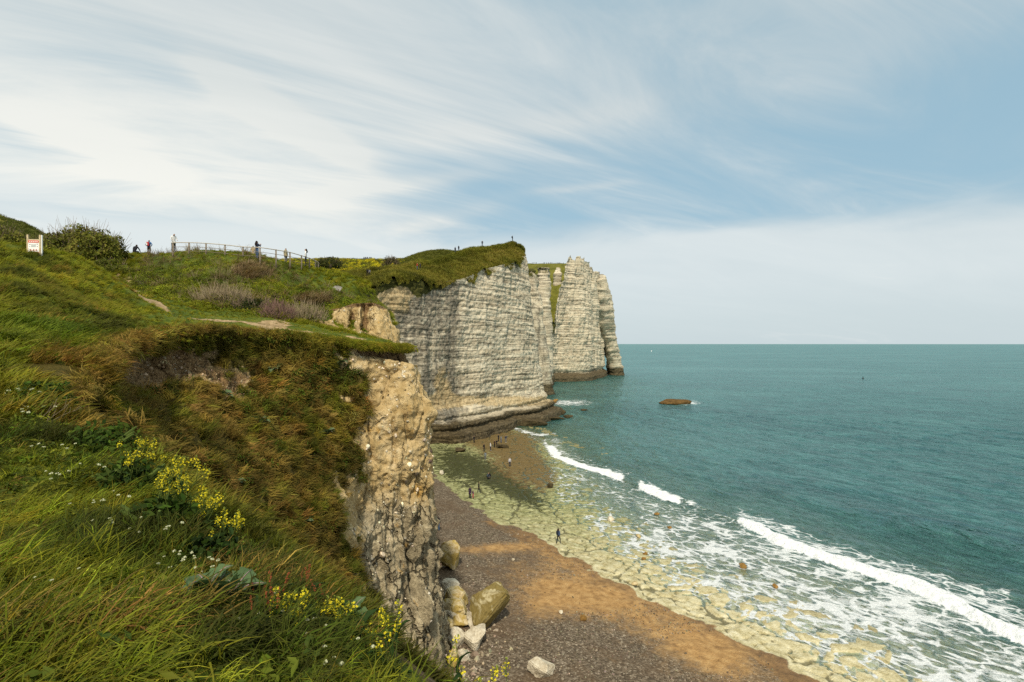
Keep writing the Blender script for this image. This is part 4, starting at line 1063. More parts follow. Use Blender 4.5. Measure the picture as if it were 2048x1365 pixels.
def land_sample(n, x0, x1, y0, y1, maxsd=0.15, umin=-260, umax=1250, vmax=1700):
    x = RNG.uniform(x0, x1, n); y = RNG.uniform(y0, y1, n)
    sd = poly_sd(x, y, VOID); keep = sd < maxsd
    x, y, sd = x[keep], y[keep], sd[keep]
    z = np.where((sd > -2.6) & (y > 10.5), np.maximum(land_at(x, y), top_z(x, y) - 0.06 - np.maximum(sd, 0) * 3), land_at(x, y)); p = np.stack([x, y, z], -1)
    u, v = project(p)
    k = (u > umin) & (u < umax) & (v < vmax) & (y > 0.2)
    p, u, v, sd = p[k], u[k], v[k], sd[k]
    e = 0.15
    nx = -(land_at(p[:, 0] + e, p[:, 1]) - land_at(p[:, 0] - e, p[:, 1])) / (2 * e); ny = -(land_at(p[:, 0], p[:, 1] + e) - land_at(p[:, 0], p[:, 1] - e)) / (2 * e)
    nn = np.stack([nx, ny, np.ones(len(p))], -1); nn /= np.linalg.norm(nn, axis=1, keepdims=True)
    return p, nn, u, v, sd
GREEN = [(0.028, 0.040, 0.003), (0.088, 0.110, 0.005), (0.18, 0.195, 0.008), (0.30, 0.275, 0.018)]
LAWN = [(0.11, 0.135, 0.006), (0.19, 0.205, 0.008), (0.27, 0.265, 0.014), (0.33, 0.28, 0.030)]
OLIVE = [(0.032, 0.040, 0.004), (0.095, 0.100, 0.008), (0.18, 0.165, 0.015), (0.28, 0.22, 0.034)]
BROWN = [(0.070, 0.052, 0.010), (0.165, 0.112, 0.022), (0.27, 0.175, 0.038), (0.40, 0.26, 0.07)]

# --- foreground grass
p, nn, u, v, sd = land_sample(26000, -12, 2.5, 0.6, 11.5, 0.4)
keep = (sd < np.interp(p[:, 0], [-2.5, -0.6, 0.5], [0.4, 0.0, -0.5])) & ((u < 800 + 40 * RNG.normal(size=len(p))) | (RNG.uniform(size=len(p)) < 0.04) | (p[:, 1] < .9)) & (RNG.uniform(size=len(p)) < np.clip(1.15 - p[:, 1] / 16, 0.3, 1))
p, nn, u, v, sd = p[keep], nn[keep], u[keep], v[keep], sd[keep]
t1 = 0.42 + 0.75 * fbm(p, 0.7, 4) + 0.16 * RNG.normal(size=len(p))
c = pal([(0.016, 0.028, 0.003), (0.038, 0.062, 0.004), (0.135, 0.155, 0.007), (0.30, 0.285, 0.020)], t1 + .03)
dry = sst(fbm(p + 30, 0.8, 3) + 0.3 * RNG.normal(size=len(p)), 0.42, 0.8)
c = c * (1 - dry[:, None]) + pal(BROWN, RNG.uniform(0.2, 1, len(p))) * dry[:, None]
wind = 0.45 + 1.7 * fbm(p, 0.45, 3)
yaw = wind + RNG.normal(0, 0.75, len(p))
flow = 0.65 + 0.9 * fbm(p + 60, 0.6, 3)
ax = nn * 0.5 + np.array([0, 0, 0.75]) + np.stack([np.cos(wind), np.sin(wind), 0 * wind], -1) * np.clip(flow, -.2, 1.3)[:, None] * 0.75 + RNG.normal(0, .15, (len(p), 3))
scatter('grass', p, rot_from_axis(ax, yaw), RNG.uniform(0.5, 1.4, len(p)) * (0.6 + 0.6 * sst(fbm(p + 7, 0.9, 3), -.35, .5)), jitter(c, 0.32), PR_LONG, 'long wind-blown grass filling the foreground slope')
hk = (RNG.uniform(size=len(p)) < 0.30 * sst(fbm(p + 90, .7, 3), -.1, .4) + .04)
q = p[hk] + np.array([0, 0, .02])
scatter('ground_cover', q, rot_from_axis(nn[hk] * .5 + np.array([.1, -.1, .6]), RNG.uniform(0, 6.28, len(q))), RNG.uniform(.5, 1.35, len(q)), jitter(pal([(0.022, 0.042, 0.005), (0.065, 0.10, 0.008), (0.14, 0.165, 0.014)], RNG.uniform(0, 1, len(q))), .25), PR_HERB, 'small leafy herbs mixed into the foreground grass', 'herbs')
# --- the far side of the lip, hidden from here: matted grass down to the hollow
p, nn, u, v, sd = land_sample(26000, -9, 4, -3, 11, 5.0, -9e3, 9e3, 9e9)
hk = (sd > 0.25) & (p[:, 1] > 0.5) & ~((u > 740) & (p[:, 1] < 6) & (sd < 2.2))
p, nn = p[hk][:6000], nn[hk][:6000]
scatter('grass', p, rot_from_axis(nn * .8 + np.array([0.1, 0, .25]) + RNG.normal(0, .2, (len(p), 3)), RNG.uniform(-1.2, 1.6, len(p))), RNG.uniform(.7, 1.2, len(p)), jitter(pal(OLIVE, .35 + .5 * fbm(p, .6, 3)), .25), PR_MID, 'matted grass on the steep far side of the foreground lip')
# --- lawn, left mound and ledge
p, nn, u, v, sd = land_sample(80000, -48, -4, 7.5, 41, 0.12)
mound = np.exp(-(((p[:, 0] + 20) / 10) ** 2 + ((p[:, 1] - 21) / 7) ** 2))
pdist = np.abs(sdist(p[:, 0], p[:, 1], PATH))
bare_ = np.exp(-(((u - 545) / 45) ** 2 + ((v - 650) / 12) ** 2))
keep = ~((pdist < 0.7) & (p[:, 1] > 26.5)) & (bare_ < 0.55 + 0.3 * RNG.normal(size=len(p))) & (RNG.uniform(size=len(p)) < np.where(p[:, 1] < 14, 0.9, 0.62))
p, nn, u, v, sd, mound, pdist = p[keep], nn[keep], u[keep], v[keep], sd[keep], mound[keep], pdist[keep]
lawn = sst(v, 600, 640) * sst(u, 230, 330) * (p[:, 1] > 17)
tl = 0.5 + 0.5 * fbm(p, 0.4, 4) + 0.12 * RNG.normal(size=len(p))
c = pal(GREEN, tl * 0.95 + .06)
c = c * (1 - lawn[:, None]) + pal(LAWN, tl) * lawn[:, None]
crest = np.exp(-((sdist(p[:, 0], p[:, 1], np.array([q[:2] for q in PL([(-100, 495, 27), (68, 506, 27.5), (150, 520, 28), (205, 548, 27.5), (262, 592, 26.5), (320, 634, 25.5)])])) / 2.2) ** 2))
c = c * (1 - 0.8 * crest[:, None]) + pal(LAWN, tl) * 0.8 * crest[:, None]  # sunlit crest put into the blade tint as paler grass
mo = mound * sst(fbm(p * np.array([.6, 1, 1]), 0.5, 3), -0.25, 0.25) * (1 - crest)
c = c * (1 - 0.75 * mo[:, None]) + pal(OLIVE, tl - 0.1) * 0.75 * mo[:, None]  # shaded face of the mound put into the tint as darker olive
lush = np.exp(-(((u - 90) / 130) ** 2 + ((v - 660) / 40) ** 2)) * (p[:, 1] < 17)
c = c * (1 - 0.7 * lush[:, None]) + np.array([0.062, 0.135, 0.006]) * 0.7 * lush[:, None]
brn = sst(sd, -0.9, -0.1) * sst(u, 420, 250) * .8 + 1.3 * np.exp(-(((u - 105) / 45) ** 2 + ((v - 740) / 32) ** 2)) + 0.7 * np.exp(-(((u - 250) / 50) ** 2 + ((v - 700) / 20) ** 2)) + .5 * sst(fbm(p + 9, .6, 3), .35, .6)
brn = np.clip(brn + 0.25 * RNG.normal(size=len(p)) * (brn > 0.1), 0, 1)
c = c * (1 - brn[:, None]) + pal([(0.11, 0.07, 0.012), (0.20, 0.115, 0.02), (0.27, 0.165, 0.035)], RNG.uniform(0, 1, len(p))) * brn[:, None]
wind = 0.2 + 0.8 * fbm(p, 0.2, 2)
ax = nn * 0.5 + np.array([0, 0, 0.6]) + np.stack([np.cos(wind), np.sin(wind) - 0.5 * mound, -0.1 * mound], -1) * (0.35 + 0.5 * mound)[:, None]
hgt = RNG.uniform(0.55, 1.2, len(p)) * (0.62 + 0.5 * sst(p[:, 1], 22, 12)) * (1 - 0.55 * lawn) * (1 + 0.45 * mound) * np.interp(pdist, [0.9, 3.0], [0.55, 1.0]) * (1 - 0.4 * sst(p[:, 1], 33, 37) * sst(u, 560, 640))
scatter('grass', p, rot_from_axis(ax, wind + RNG.normal(0, 0.6, len(p))), hgt, jitter(c, 0.2), PR_MID, 'green grass on the left mound and the ledge beside the path')
# --- turf hanging over the rim of the ledge
k = 6500
s = RNG.uniform(0, 12 * 0.93, k); ci_ = s / 12 * (NCB - 1); i0 = ci_.astype(int)
p = VB[0, i0] + RNG.normal(0, 0.10, (k, 3)) * np.array([1, 1, 0.5]) + np.array([0, 0, -0.06])
dn = np.array([0.3, -0.75, 0.25]) + RNG.normal(0, 0.25, (k, 3))
tl = RNG.uniform(0, 1, k)
right = np.clip(sst(s, 3.0, 6.5) + .25 * RNG.normal(size=k), 0, 1)[:, None]
c = pal(BROWN, tl) * (1 - right) + (pal(LAWN, tl * 0.8) * 0.7 + pal(OLIVE, tl) * .3) * right
scatter('grass', p, rot_from_axis(dn, RNG.uniform(-2.2, -0.6, k)), RNG.uniform(0.45, 0.95, k), jitter(c, 0.25), PR_MID, 'shaggy turf hanging over the broken edge of the ledge')
# --- grown-over slope of the bluff
n = 60000
ii = RNG.uniform(2, NRB - 3, n); jj = RNG.uniform(2, NCB - 3, n); i0, j0 = ii.astype(int), jj.astype(int)
area = np.linalg.norm(np.cross(VB[i0 + 1, j0] - VB[i0, j0], VB[i0, j0 + 1] - VB[i0, j0]), axis=1)
keep = (gr[i0, j0] > RNG.uniform(0.25, 0.75, n)) & (RNG.uniform(size=n) < area / np.quantile(area, 0.93) * 1.2)
i0, j0 = i0[keep], j0[keep]
p = VB[i0, j0] + RNG.normal(0, 0.05, (len(i0), 3)); nn = nb[i0, j0]
pb1 = fbm(p, 0.38, 4, .6); pb2 = fbm(p + 40, 0.6, 3)
c = pal(BROWN, 0.35 + 0.5 * pb1 + 0.2 * RNG.normal(size=len(p)))
gw = sst(pb2 + 0.2 * RNG.normal(size=len(p)), -0.10, 0.4)[:, None]
c = c * (1 - gw) + pal(OLIVE, 0.45 + 0.5 * pb1 + 0.15 * RNG.normal(size=len(p))) * gw
top = sst(rp[i0, j0], 1.6, 0.2)[:, None]
c = c * (1 - 0.6 * top) + pal(OLIVE, 0.55 + 0.5 * pb1) * 0.6 * top
down = np.stack([nn[:, 0] * .7 + 0.15, nn[:, 1] * .7, nn[:, 2] * .6 + 0.18], -1) + RNG.normal(0, 0.2, (len(p), 3))
yaw = np.arctan2(nn[:, 1], nn[:, 0]) + RNG.normal(0, 0.8, len(p))
sz = RNG.uniform(0.7, 1.35, len(p)) * np.interp(p[:, 1], [8, 14, 28], [0.7, 1.0, 1.25])
scatter('grass', p, rot_from_axis(down, yaw), sz, jitter(c, 0.25), PR_MID, 'matted brown and olive grass hanging on the steep bluff slope')
# leafy weeds in patches on the same slope
pl_ = sst(fbm(p + 80, 0.55, 3) + 0.15 * RNG.normal(size=len(p)), 0.16, 0.32) > 0.5
q = p[pl_]
if len(q) > 5200:
    q = q[RNG.choice(len(q), 5200, False)]
c = pal([(0.016, 0.034, 0.006), (0.040, 0.075, 0.008), (0.085, 0.125, 0.012)], RNG.uniform(0, 1, len(q)))
scatter('ground_cover', q + np.array([0.06, -0.12, 0.0]), rot_from_axis(np.tile([0.25, -0.6, 0.6], (len(q), 1)) + RNG.normal(0, .2, (len(q), 3)), RNG.uniform(0, 6.28, len(q))), RNG.uniform(0.7, 1.7, len(q)) * np.interp(q[:, 1], [8, 28], [0.8, 1.5]), jitter(c, .2), PR_HERB,
        'dark leafy weeds in patches on the bluff slope', 'weeds')
# --- shrubs of the fenced hill
p, nn, u, v, sd = land_sample(60000, -58, -10, 35, 66, 0.2)
shr = sst(v, 640, 622) * sst(u + 0.5 * (v - 600), 215, 300)
bk = fbm(p, 0.16, 4, .6)
leafy = (bk + 0.25 * RNG.normal(size=len(p)) > -0.40) & (shr > RNG.uniform(0, 1, len(p))) & (RNG.uniform(size=len(p)) < 0.36)
reed = 0.9 * np.exp(-(((u - 500) / 34) ** 2 + ((v - 543) / 18) ** 2)) + .8 * np.exp(-(((u - 620) / 45) ** 2 + ((v - 600) / 12) ** 2)) + 0.5 * np.exp(-(((u - 450) / 50) ** 2 + ((v - 597) / 12) ** 2))
lawn2 = sst(u, 560, 640) * sst(v, 585, 560)
leafy &= (reed < 0.45) & ~((u > 225) & (u < 325) & (v < 527)) & (p[:, 1] < 55) & (lawn2 < RNG.uniform(0.2, 0.9, len(p)))
q = p[leafy]; tt = 0.45 + 0.5 * fbm(q, 0.3, 4) + 0.15 * RNG.normal(size=len(q))
c = pal([(0.040, 0.055, 0.006), (0.105, 0.135, 0.008), (0.19, 0.215, 0.012), (0.27, 0.25, 0.030)], tt + .05)
scatter('shrub_cover', q + np.array([0, 0, -0.05]), rot_from_axis(nn[leafy] * .6 + np.array([0, -.1, .6]), RNG.uniform(0, 6.28, len(q))), RNG.uniform(0.5, 1.2, len(q)) * np.interp(q[:, 1], [43, 47], [1.0, .55]), jitter(c, 0.2), PR_LEAF, 'low leafy bramble scrub covering the fenced hill', 'scrub')
tw = (RNG.uniform(size=len(p)) < 0.016 + 0.18 * np.clip(reed, 0, 1) + 0.05 * (bk < -0.25)) & (shr > 0.3)
tw &= (p[:, 1] < 50)
q = p[tw]
c = pal([(0.085, 0.060, 0.028), (0.15, 0.11, 0.055), (0.23, 0.175, 0.095)], RNG.uniform(0, 1, len(q)))
scatter('dead_twigs', q, rot_from_axis(nn[tw] * .5 + np.array([0, -.25, .5]), RNG.uniform(0, 6.28, len(q))), RNG.uniform(0.6, 1.3, len(q)), jitter(c, 0.2), PR_TWIG, 'pale bare bramble twigs tangled over the hill scrub', 'twigs')
rd = (p[:, 1] < 58) & ((RNG.uniform(size=len(p)) < reed * 0.7) | (RNG.uniform(size=len(p)) < 0.30 * (lawn2 + (shr < .5)) + 0.02))
q = p[rd]; isreed = (reed[rd] > 0.35)[:, None]
c = np.where(isreed, pal([(0.16, 0.11, 0.05), (0.26, 0.19, 0.10)], RNG.uniform(0, 1, len(q))), pal(LAWN, 0.35 + 0.4 * fbm(q, .3, 3)) * .85)
scatter('grass', q, rot_from_axis(nn[rd] * .3 + np.array([0.2, -.1, .9]), RNG.normal(0.2, 1.0, len(q))), RNG.uniform(0.8, 1.6, len(q)) * np.where(isreed[:, 0], 1.4, 0.7), jitter(c, 0.18), PR_MID, 'dry reeds and short grass on the fenced hill')
# --- turf of the main headland and hills
def on_loft(V, n, nrm, lo=0.0, hi=0.99):
    a = RNG.uniform(lo, hi, n) * (V.shape[0] - 2); b = RNG.uniform(0, 0.999, n) * (V.shape[1] - 2)
    i, j = a.astype(int), b.astype(int); fa, fb = (a - i)[:, None], (b - j)[:, None]
    P_ = (V[i, j] * (1 - fb) + V[i, j + 1] * fb) * (1 - fa) + (V[i + 1, j] * (1 - fb) + V[i + 1, j + 1] * fb) * fa
    return P_, nrm[i, j], a / (V.shape[0] - 2)
p, nn, fr_ = on_loft(VT, 26000, nt_, 0.0, 0.72)
t1 = 0.5 + 0.5 * fbm(p, 0.12, 4, .6) + .12 * RNG.normal(size=len(p))
c = pal([(0.050, 0.056, 0.008), (0.125, 0.125, 0.015), (0.20, 0.18, 0.024), (0.25, 0.195, 0.05)], t1)
gg = sst(fr_ + 0.3 * fbm(p + 5, .08, 3), 0.38, 0.62)[:, None]
c = c * (1 - 0.65 * gg) + pal([(0.085, 0.105, 0.008), (0.19, 0.205, 0.014)], t1) * .65 * gg
scatter('grass', p, rot_from_axis(nn * .4 + np.array([0, -.15, .7]), RNG.uniform(0, 6.28, len(p))), RNG.uniform(0.7, 1.7, len(p)), jitter(c, 0.16), PR_FAR, 'rough brown-green turf draped over the top of the main cliff')
p, nn, fr_ = on_loft(V_h1, 8000, n_h1, 0.1, .75)
u, v = project(p)
gor = (fbm(p, 0.10, 3) + .25 * RNG.normal(size=len(p)) > -0.05) & (RNG.uniform(size=len(p)) < 0.5)
c = pal([(0.055, 0.070, 0.012), (0.11, 0.120, 0.018)], RNG.uniform(0, 1, len(p)))
scatter('grass', p[~gor], rot_from_axis(nn[~gor] * .4 + np.array([0, 0, .7]), RNG.uniform(0, 6.28, (~gor).sum())), RNG.uniform(1.0, 2.2, (~gor).sum()), jitter(c[~gor], 0.16), PR_FAR, 'grass on the gorse hill beyond the fence')
gi_ = np.where(gor)[0][:1500]
scatter('gorse', p[gi_], rot_from_axis(np.tile([0, -.2, 1.0], (len(gi_), 1)), RNG.uniform(0, 6.28, len(gi_))), RNG.uniform(1.2, 3.0, len(gi_)), jitter(np.tile([0.46, 0.40, 0.015], (len(gi_), 1)), .2), PR_LEAF, 'yellow flowering gorse dotted over the hill beyond the fence', 'gorse')
p, nn, fr_ = on_loft(V_h3, 9000, n_h3, 0.0, .8)
c = pal([(0.045, 0.060, 0.012), (0.075, 0.095, 0.018), (0.12, 0.11, 0.030)], 0.5 + .5 * fbm(p, .1, 4))
scatter('grass', p, rot_from_axis(nn * .5 + np.array([0, -.1, .5]), RNG.uniform(0, 6.28, len(p))), RNG.uniform(0.7, 1.6, len(p)), jitter(c, 0.15), PR_FAR, 'grass on the steep hillside at the far left')
p, nn, fr_ = on_loft(V_h2, 4000, n_h2, 0.05, .75)
c = pal([(0.060, 0.075, 0.012), (0.11, 0.12, 0.018)], 0.5 + .5 * fbm(p, .1, 4))
scatter('grass', p, rot_from_axis(nn * .5 + np.array([0, -.1, .5]), RNG.uniform(0, 6.28, len(p))), RNG.uniform(0.9, 2.0, len(p)), jitter(c, 0.15), PR_FAR, 'grass on the small rounded hill behind the cliff edge')

# --- stones: flints in the tan face, rubble in the earth scar, loose shingle
k = 30000; i0 = RNG.integers(20, NRB - 4, k); j0 = RNG.integers(int(NCB * .5), int(NCB * .86), k)
ok = (gr[i0, j0] < 0.3) & (soilb[i0, j0] < .4) & (RNG.uniform(size=k) < sst(fbm(VB[i0, j0], .5, 3), 0., .6) * .03 + .003)
i0, j0 = i0[ok], j0[ok]; q = VB[i0, j0]
c = np.where(RNG.uniform(size=(len(q), 1)) < .72, np.array([[0.66, 0.58, 0.42]]), np.array([[0.10, 0.075, 0.05]]))
scatter('flints', q, RNG.uniform(0, 6.28, (len(q), 3)), np.exp(RNG.normal(-2.95, .5, len(q))), jitter(c, .15), PR_STONE, 'pale stones and dark flints stuck in the tan bluff face', 'stones')
k = 30000; i0 = RNG.integers(4, NRB // 2, k); j0 = RNG.integers(2, int(NCB * .5), k)
ok = (scarp[i0, j0] > .35) & (RNG.uniform(size=k) < .10)
i0, j0 = i0[ok], j0[ok]; q = VB[i0, j0]
scatter('rubble', q, RNG.uniform(0, 6.28, (len(q), 3)), np.exp(RNG.normal(-3.3, .45, len(q))), jitter(np.tile([0.34, 0.25, 0.15], (len(q), 1)), .2), PR_STONE, 'pale rubble in the bare earth scar', 'stones')
k = 60000; x = RNG.uniform(-8, 18, k); y = RNG.uniform(31, 75, k)
z, s1_, sw_ = beach_parts(x, y)
u, v = project(np.stack([x, y, z], -1))
ok = (s1_ < -.2) & (RNG.uniform(size=k) < np.interp(y, [31, 75], [.55, .15])) & (fbm(xyz(x, y), .22, 3) + .3 * RNG.normal(size=k) > -.1)
for (a, b, ra, rb) in ((1170, 1190, 150, 42), (1420, 1305, 130, 50), (1000, 1098, 90, 11)):
    ok &= (((u - a) / ra) ** 2 + ((v - b) / rb) ** 2 > .7) | (RNG.uniform(size=k) < .03)
q = np.stack([x, y, z], -1)[ok]
tone = RNG.uniform(size=(len(q), 1)) ** 2
c = (1 - tone) * np.array([[0.085, 0.063, 0.040]]) + tone * np.array([[0.34, 0.285, 0.205]])
scatter('shingle', q, RNG.uniform(0, 6.28, (len(q), 3)), np.exp(RNG.normal(-3.1, .38, len(q))), jitter(c, .2), PR_STONE, 'loose grey and white shingle stones on the beach', 'shingle')

k = 260; x = RNG.normal(-3.0, 1.1, k); y = RNG.uniform(32.5, 43, k); z, s1_, sw_ = beach_parts(x, y)
scatter('rubble', np.stack([x, y, z], -1), RNG.uniform(0, 6.28, (k, 3)), np.exp(RNG.normal(-2.3, .55, k)), jitter(np.tile([0.34, 0.28, 0.19], (k, 1)), .15), PR_STONE, 'chalk rubble around the fallen boulders', 'stones')
# ================================================================== PLANTS THAT CAN BE COUNTED
class MB:
    """collects shapes into one mesh"""
    def __init__(s):
        s.v = []; s.f = []; s.m = []; s.h = []
    def add(s, V, F, mat=0, h=0.0):
        o = len(s.v)
        s.v += [tuple(map(float, a)) for a in V]; s.f += [tuple(i + o for i in f) for f in F]; s.m += [mat] * len(F)
        s.h += [h] * len(V) if np.isscalar(h) else list(h)
    def tube(s, path, rad, ns=4, mat=0, cap=True):
        path = np.asarray(path, float); n = len(path)
        rad = np.broadcast_to(np.asarray(rad, float), (n,)) if np.ndim(rad) == 0 else np.asarray(rad, float)
        T = np.gradient(path, axis=0); T /= np.maximum(np.linalg.norm(T, axis=1, keepdims=True), 1e-9)
        ref = np.array([0.13, 0.27, 0.95]) if abs(T[0, 2]) < 0.9 else np.array([0.95, 0.2, 0.1])
        A = np.cross(T, ref); A /= np.linalg.norm(A, axis=1, keepdims=True); B = np.cross(T, A)
        a = np.arange(ns) / ns * 2 * np.pi
        V = (path[:, None] + (A[:, None] * np.cos(a)[None, :, None] + B[:, None] * np.sin(a)[None, :, None]) * rad[:, None, None]).reshape(-1, 3)
        F = [(i * ns + k, i * ns + (k + 1) % ns, (i + 1) * ns + (k + 1) % ns, (i + 1) * ns + k) for i in range(n - 1) for k in range(ns)]
        if cap:
            F += [tuple(range(ns))[::-1], tuple((n - 1) * ns + k for k in range(ns))]
        s.add(V, F, mat)
    def box(s, c, d, mat=0, rz=0.0, bev=0.0):
        c = np.asarray(c, float); d = np.asarray(d, float) / 2
        pts = np.array([(x, y, z) for z in (-1, 1) for y in (-1, 1) for x in (-1, 1)]) * d
        cs, sn = math.cos(rz), math.sin(rz)
        pts = np.stack([pts[:, 0] * cs - pts[:, 1] * sn, pts[:, 0] * sn + pts[:, 1] * cs, pts[:, 2]], -1) + c
        s.add(pts, [(0, 2, 3, 1), (4, 5, 7, 6), (0, 1, 5, 4), (2, 6, 7, 3), (0, 4, 6, 2), (1, 3, 7, 5)], mat)
    def mesh(s, name, smooth=False):
        me = bpy.data.meshes.new(name)
        me.from_pydata(s.v, [], s.f); me.update()
        me.polygons.foreach_set('material_index', np.array(s.m, np.int32))
        me.polygons.foreach_set('use_smooth', np.full(len(s.f), smooth))
        at = me.attributes.new('h', 'FLOAT', 'POINT'); at.data.foreach_set('value', np.array(s.h, np.float32))
        return me
    def build(s, name, mats, parent=None, smooth=False, **props):
        return link(name, s.mesh(name, smooth), mats, parent, **props)
M_STEM = leaf_material('green_stem', 0.1, False, (0.075, 0.105, 0.022))
M_GLAUC = leaf_material('cabbage_leaf', 0.2, False, (0.085, 0.135, 0.055))
M_MIDRIB = plain('pink_midrib', (0.30, 0.19, 0.20), 0.6)
M_DLEAF = leaf_material('dark_leaf', 0.2, False, (0.022, 0.045, 0.010))
M_YEL = plain('yellow_petal', (0.62, 0.52, 0.015), 0.7, var=0.25, scale=60)
M_WHT = plain('white_petal', (0.52, 0.53, 0.34), 0.7, var=0.15, scale=60)
M_BUD = plain('green_bud', (0.20, 0.24, 0.030), 0.7, scale=60)
M_RUST = plain('rust_seed', (0.20, 0.055, 0.018), 0.8, scale=60)
M_STRAW = plain('straw', (0.42, 0.29, 0.12), 0.8, var=0.3, scale=30)
M_TWIG = plain('grey_brown_twig', (0.15, 0.11, 0.075), 0.9, var=0.3)
M_PALE = plain('pale_dead_twig', (0.23, 0.18, 0.11), 0.9, var=0.25)
M_PINKT = plain('purple_twig', (0.15, 0.088, 0.070), 0.9, var=0.3)
pr_ = np.random.default_rng(21)

def flower_head_mesh(kind, seed):
    r = np.random.default_rng(seed); mb = MB()
    def flower(c, s, mat):
        nrm = r.normal(size=3); nrm[2] += 0.8; nrm /= np.linalg.norm(nrm)
        a = np.cross(nrm, r.normal(size=3)); a /= np.linalg.norm(a); b = np.cross(nrm, a)
        for k in range(4):
            t_ = k * np.pi / 2; d = a * math.cos(t_) + b * math.sin(t_); e = -a * math.sin(t_) + b * math.cos(t_)
            mb.add([c, c + d * s * .6 + e * s * .38, c + d * s + nrm * s * .12, c + d * s * .6 - e * s * .38], [(0, 1, 2, 3)], mat)
    if kind == 'yellow':                      # raceme: open flowers round a stalk, buds at the tip
        mb.tube([(0, 0, -0.06), (0, 0, 0.02), (0, 0, 0.08)], [0.003, 0.0025, 0.002], 4, 2)
        for k in range(20):
            a = k * 2.4 + r.uniform(-.3, .3); z = r.uniform(-0.055, 0.055); rr_ = 0.034 - 0.2 * max(z, 0) + r.uniform(-.006, .006)
            c = np.array([rr_ * math.cos(a), rr_ * math.sin(a), z])
            mb.tube([(0, 0, z - .02), c], [0.0015, 0.001], 3, 2, False)
            flower(c, r.uniform(0.010, 0.0155), 0)
        for k in range(9):
            a = k * 2.4; c = np.array([0.008 * math.cos(a), 0.008 * math.sin(a), 0.072 + r.uniform(-.006, .012)])
            mb.add(c + 0.005 * np.array([(1, 0, 0), (0, 1, 0), (-1, 0, 0), (0, -1, 0), (0, 0, 1.6), (0, 0, -1)]), [(0, 1, 4), (1, 2, 4), (2, 3, 4), (3, 0, 4), (1, 0, 5), (2, 1, 5), (3, 2, 5), (0, 3, 5)], 1)
    elif kind == 'white':                     # flat-domed cluster
        mb.tube([(0, 0, -0.05), (0, 0, 0.0)], [0.002, 0.002], 4, 2)
        for k in range(16):
            a = k * 2.4; q_ = math.sqrt(k / 16) * 0.017
            c = np.array([q_ * math.cos(a), q_ * math.sin(a), 0.007 - 18 * q_ * q_])
            flower(c, 0.0075, 0)
        for k in range(5):
            a = k * 1.26; c = np.array([.014 * math.cos(a), .014 * math.sin(a), -0.006])
            mb.add(c + 0.004 * np.array([(1, 0, 0), (0, 1, 0), (-1, 0, 0), (0, -1, 0), (0, 0, 1.6)]), [(0, 1, 4), (1, 2, 4), (2, 3, 4), (3, 0, 4)], 1)
    else:                                     # rust: dock seed spike
        mb.tube([(0, 0, -0.09), (0, 0, 0.10)], [0.003, 0.0015], 4, 0)
        for k in range(46):
            z = r.uniform(-0.085, 0.10); a = r.uniform(0, 6.28); q_ = r.uniform(0.004, 0.016) * (1 - abs(z) * 4)
            c = np.array([q_ * math.cos(a), q_ * math.sin(a), z]); s_ = r.uniform(.005, .008)
            mb.add(c + s_ * np.array([(1, 0, 0), (0, 1, 0), (-1, 0, 0), (0, -1, 0), (0, 0, 1.2)]), [(0, 1, 4), (1, 2, 4), (2, 3, 4), (3, 0, 4), (3, 2, 1, 0)], 0)
    me = mb.mesh('flower_head')
    for m_ in {'yellow': (M_YEL, M_BUD, M_STEM), 'white': (M_WHT, M_BUD, M_STEM), 'rust': (M_RUST, M_BUD, M_STEM)}[kind]:
        me.materials.append(m_)
    return me
HEADS = {k: [flower_head_mesh(k, 30 + i) for i in range(4)] for k in ('yellow', 'white', 'rust')}
def leaf_mesh(L, w, lobes, wav, curl, seed, mats, rib=True, name='leaf'):
    """a broad leaf with wavy lobed edge along +x, arching"""
    r = np.random.default_rng(seed); n = 12; mb = MB()
    rows = []
    for i in range(n + 1):
        t_ = i / n
        hw = w * (math.sin(math.pi * min(1, t_ * 0.92 + 0.05)) ** 0.75) * (1 + lobes * math.sin(t_ * 21 + seed))
        x = L * t_; z = 0.55 * L * math.sin(t_ * 1.9) * (1 - curl) - curl * L * t_ * t_
        row = []
        for q_, e in ((-1, 1), (-.5, .4), (0, 0), (.5, .4), (1, 1)):
            row.append((x - abs(q_) * 0.06 * L, q_ * hw, z + e * wav * L * math.sin(t_ * 17 + q_ * 3 + seed) + abs(q_) * 0.10 * L))
        rows.append(row)
    V = [c for row in rows for c in row]
    F = [(i * 5 + k, i * 5 + k + 1, (i + 1) * 5 + k + 1, (i + 1) * 5 + k) for i in range(n) for k in range(4)]
    mb.add(V, F, 0, 0.0)
    if rib:
        mb.tube([(rows[i][2][0], 0, rows[i][2][2] + 0.004) for i in range(n)], [0.05 * w * (1.4 - i / n) for i in range(n)], 4, 1)
    me = mb.mesh(name, True)
    for m_ in mats:
        me.materials.append(m_)
    return me
CAB = [leaf_mesh(0.24, 0.085, 0.22, 0.035, 0.25 + 0.12 * k, 3 + k, (M_GLAUC, M_MIDRIB)) for k in range(4)]
NARROW = [leaf_mesh(0.16, 0.022, 0.25, 0.02, 0.3, 13 + k, (M_DLEAF, M_STEM), False) for k in range(3)]
DOCK = [leaf_mesh(0.22, 0.035, 0.05, 0.03, 0.15 + .2 * k, 23 + k, (M_DLEAF, M_STEM), False) for k in range(3)]

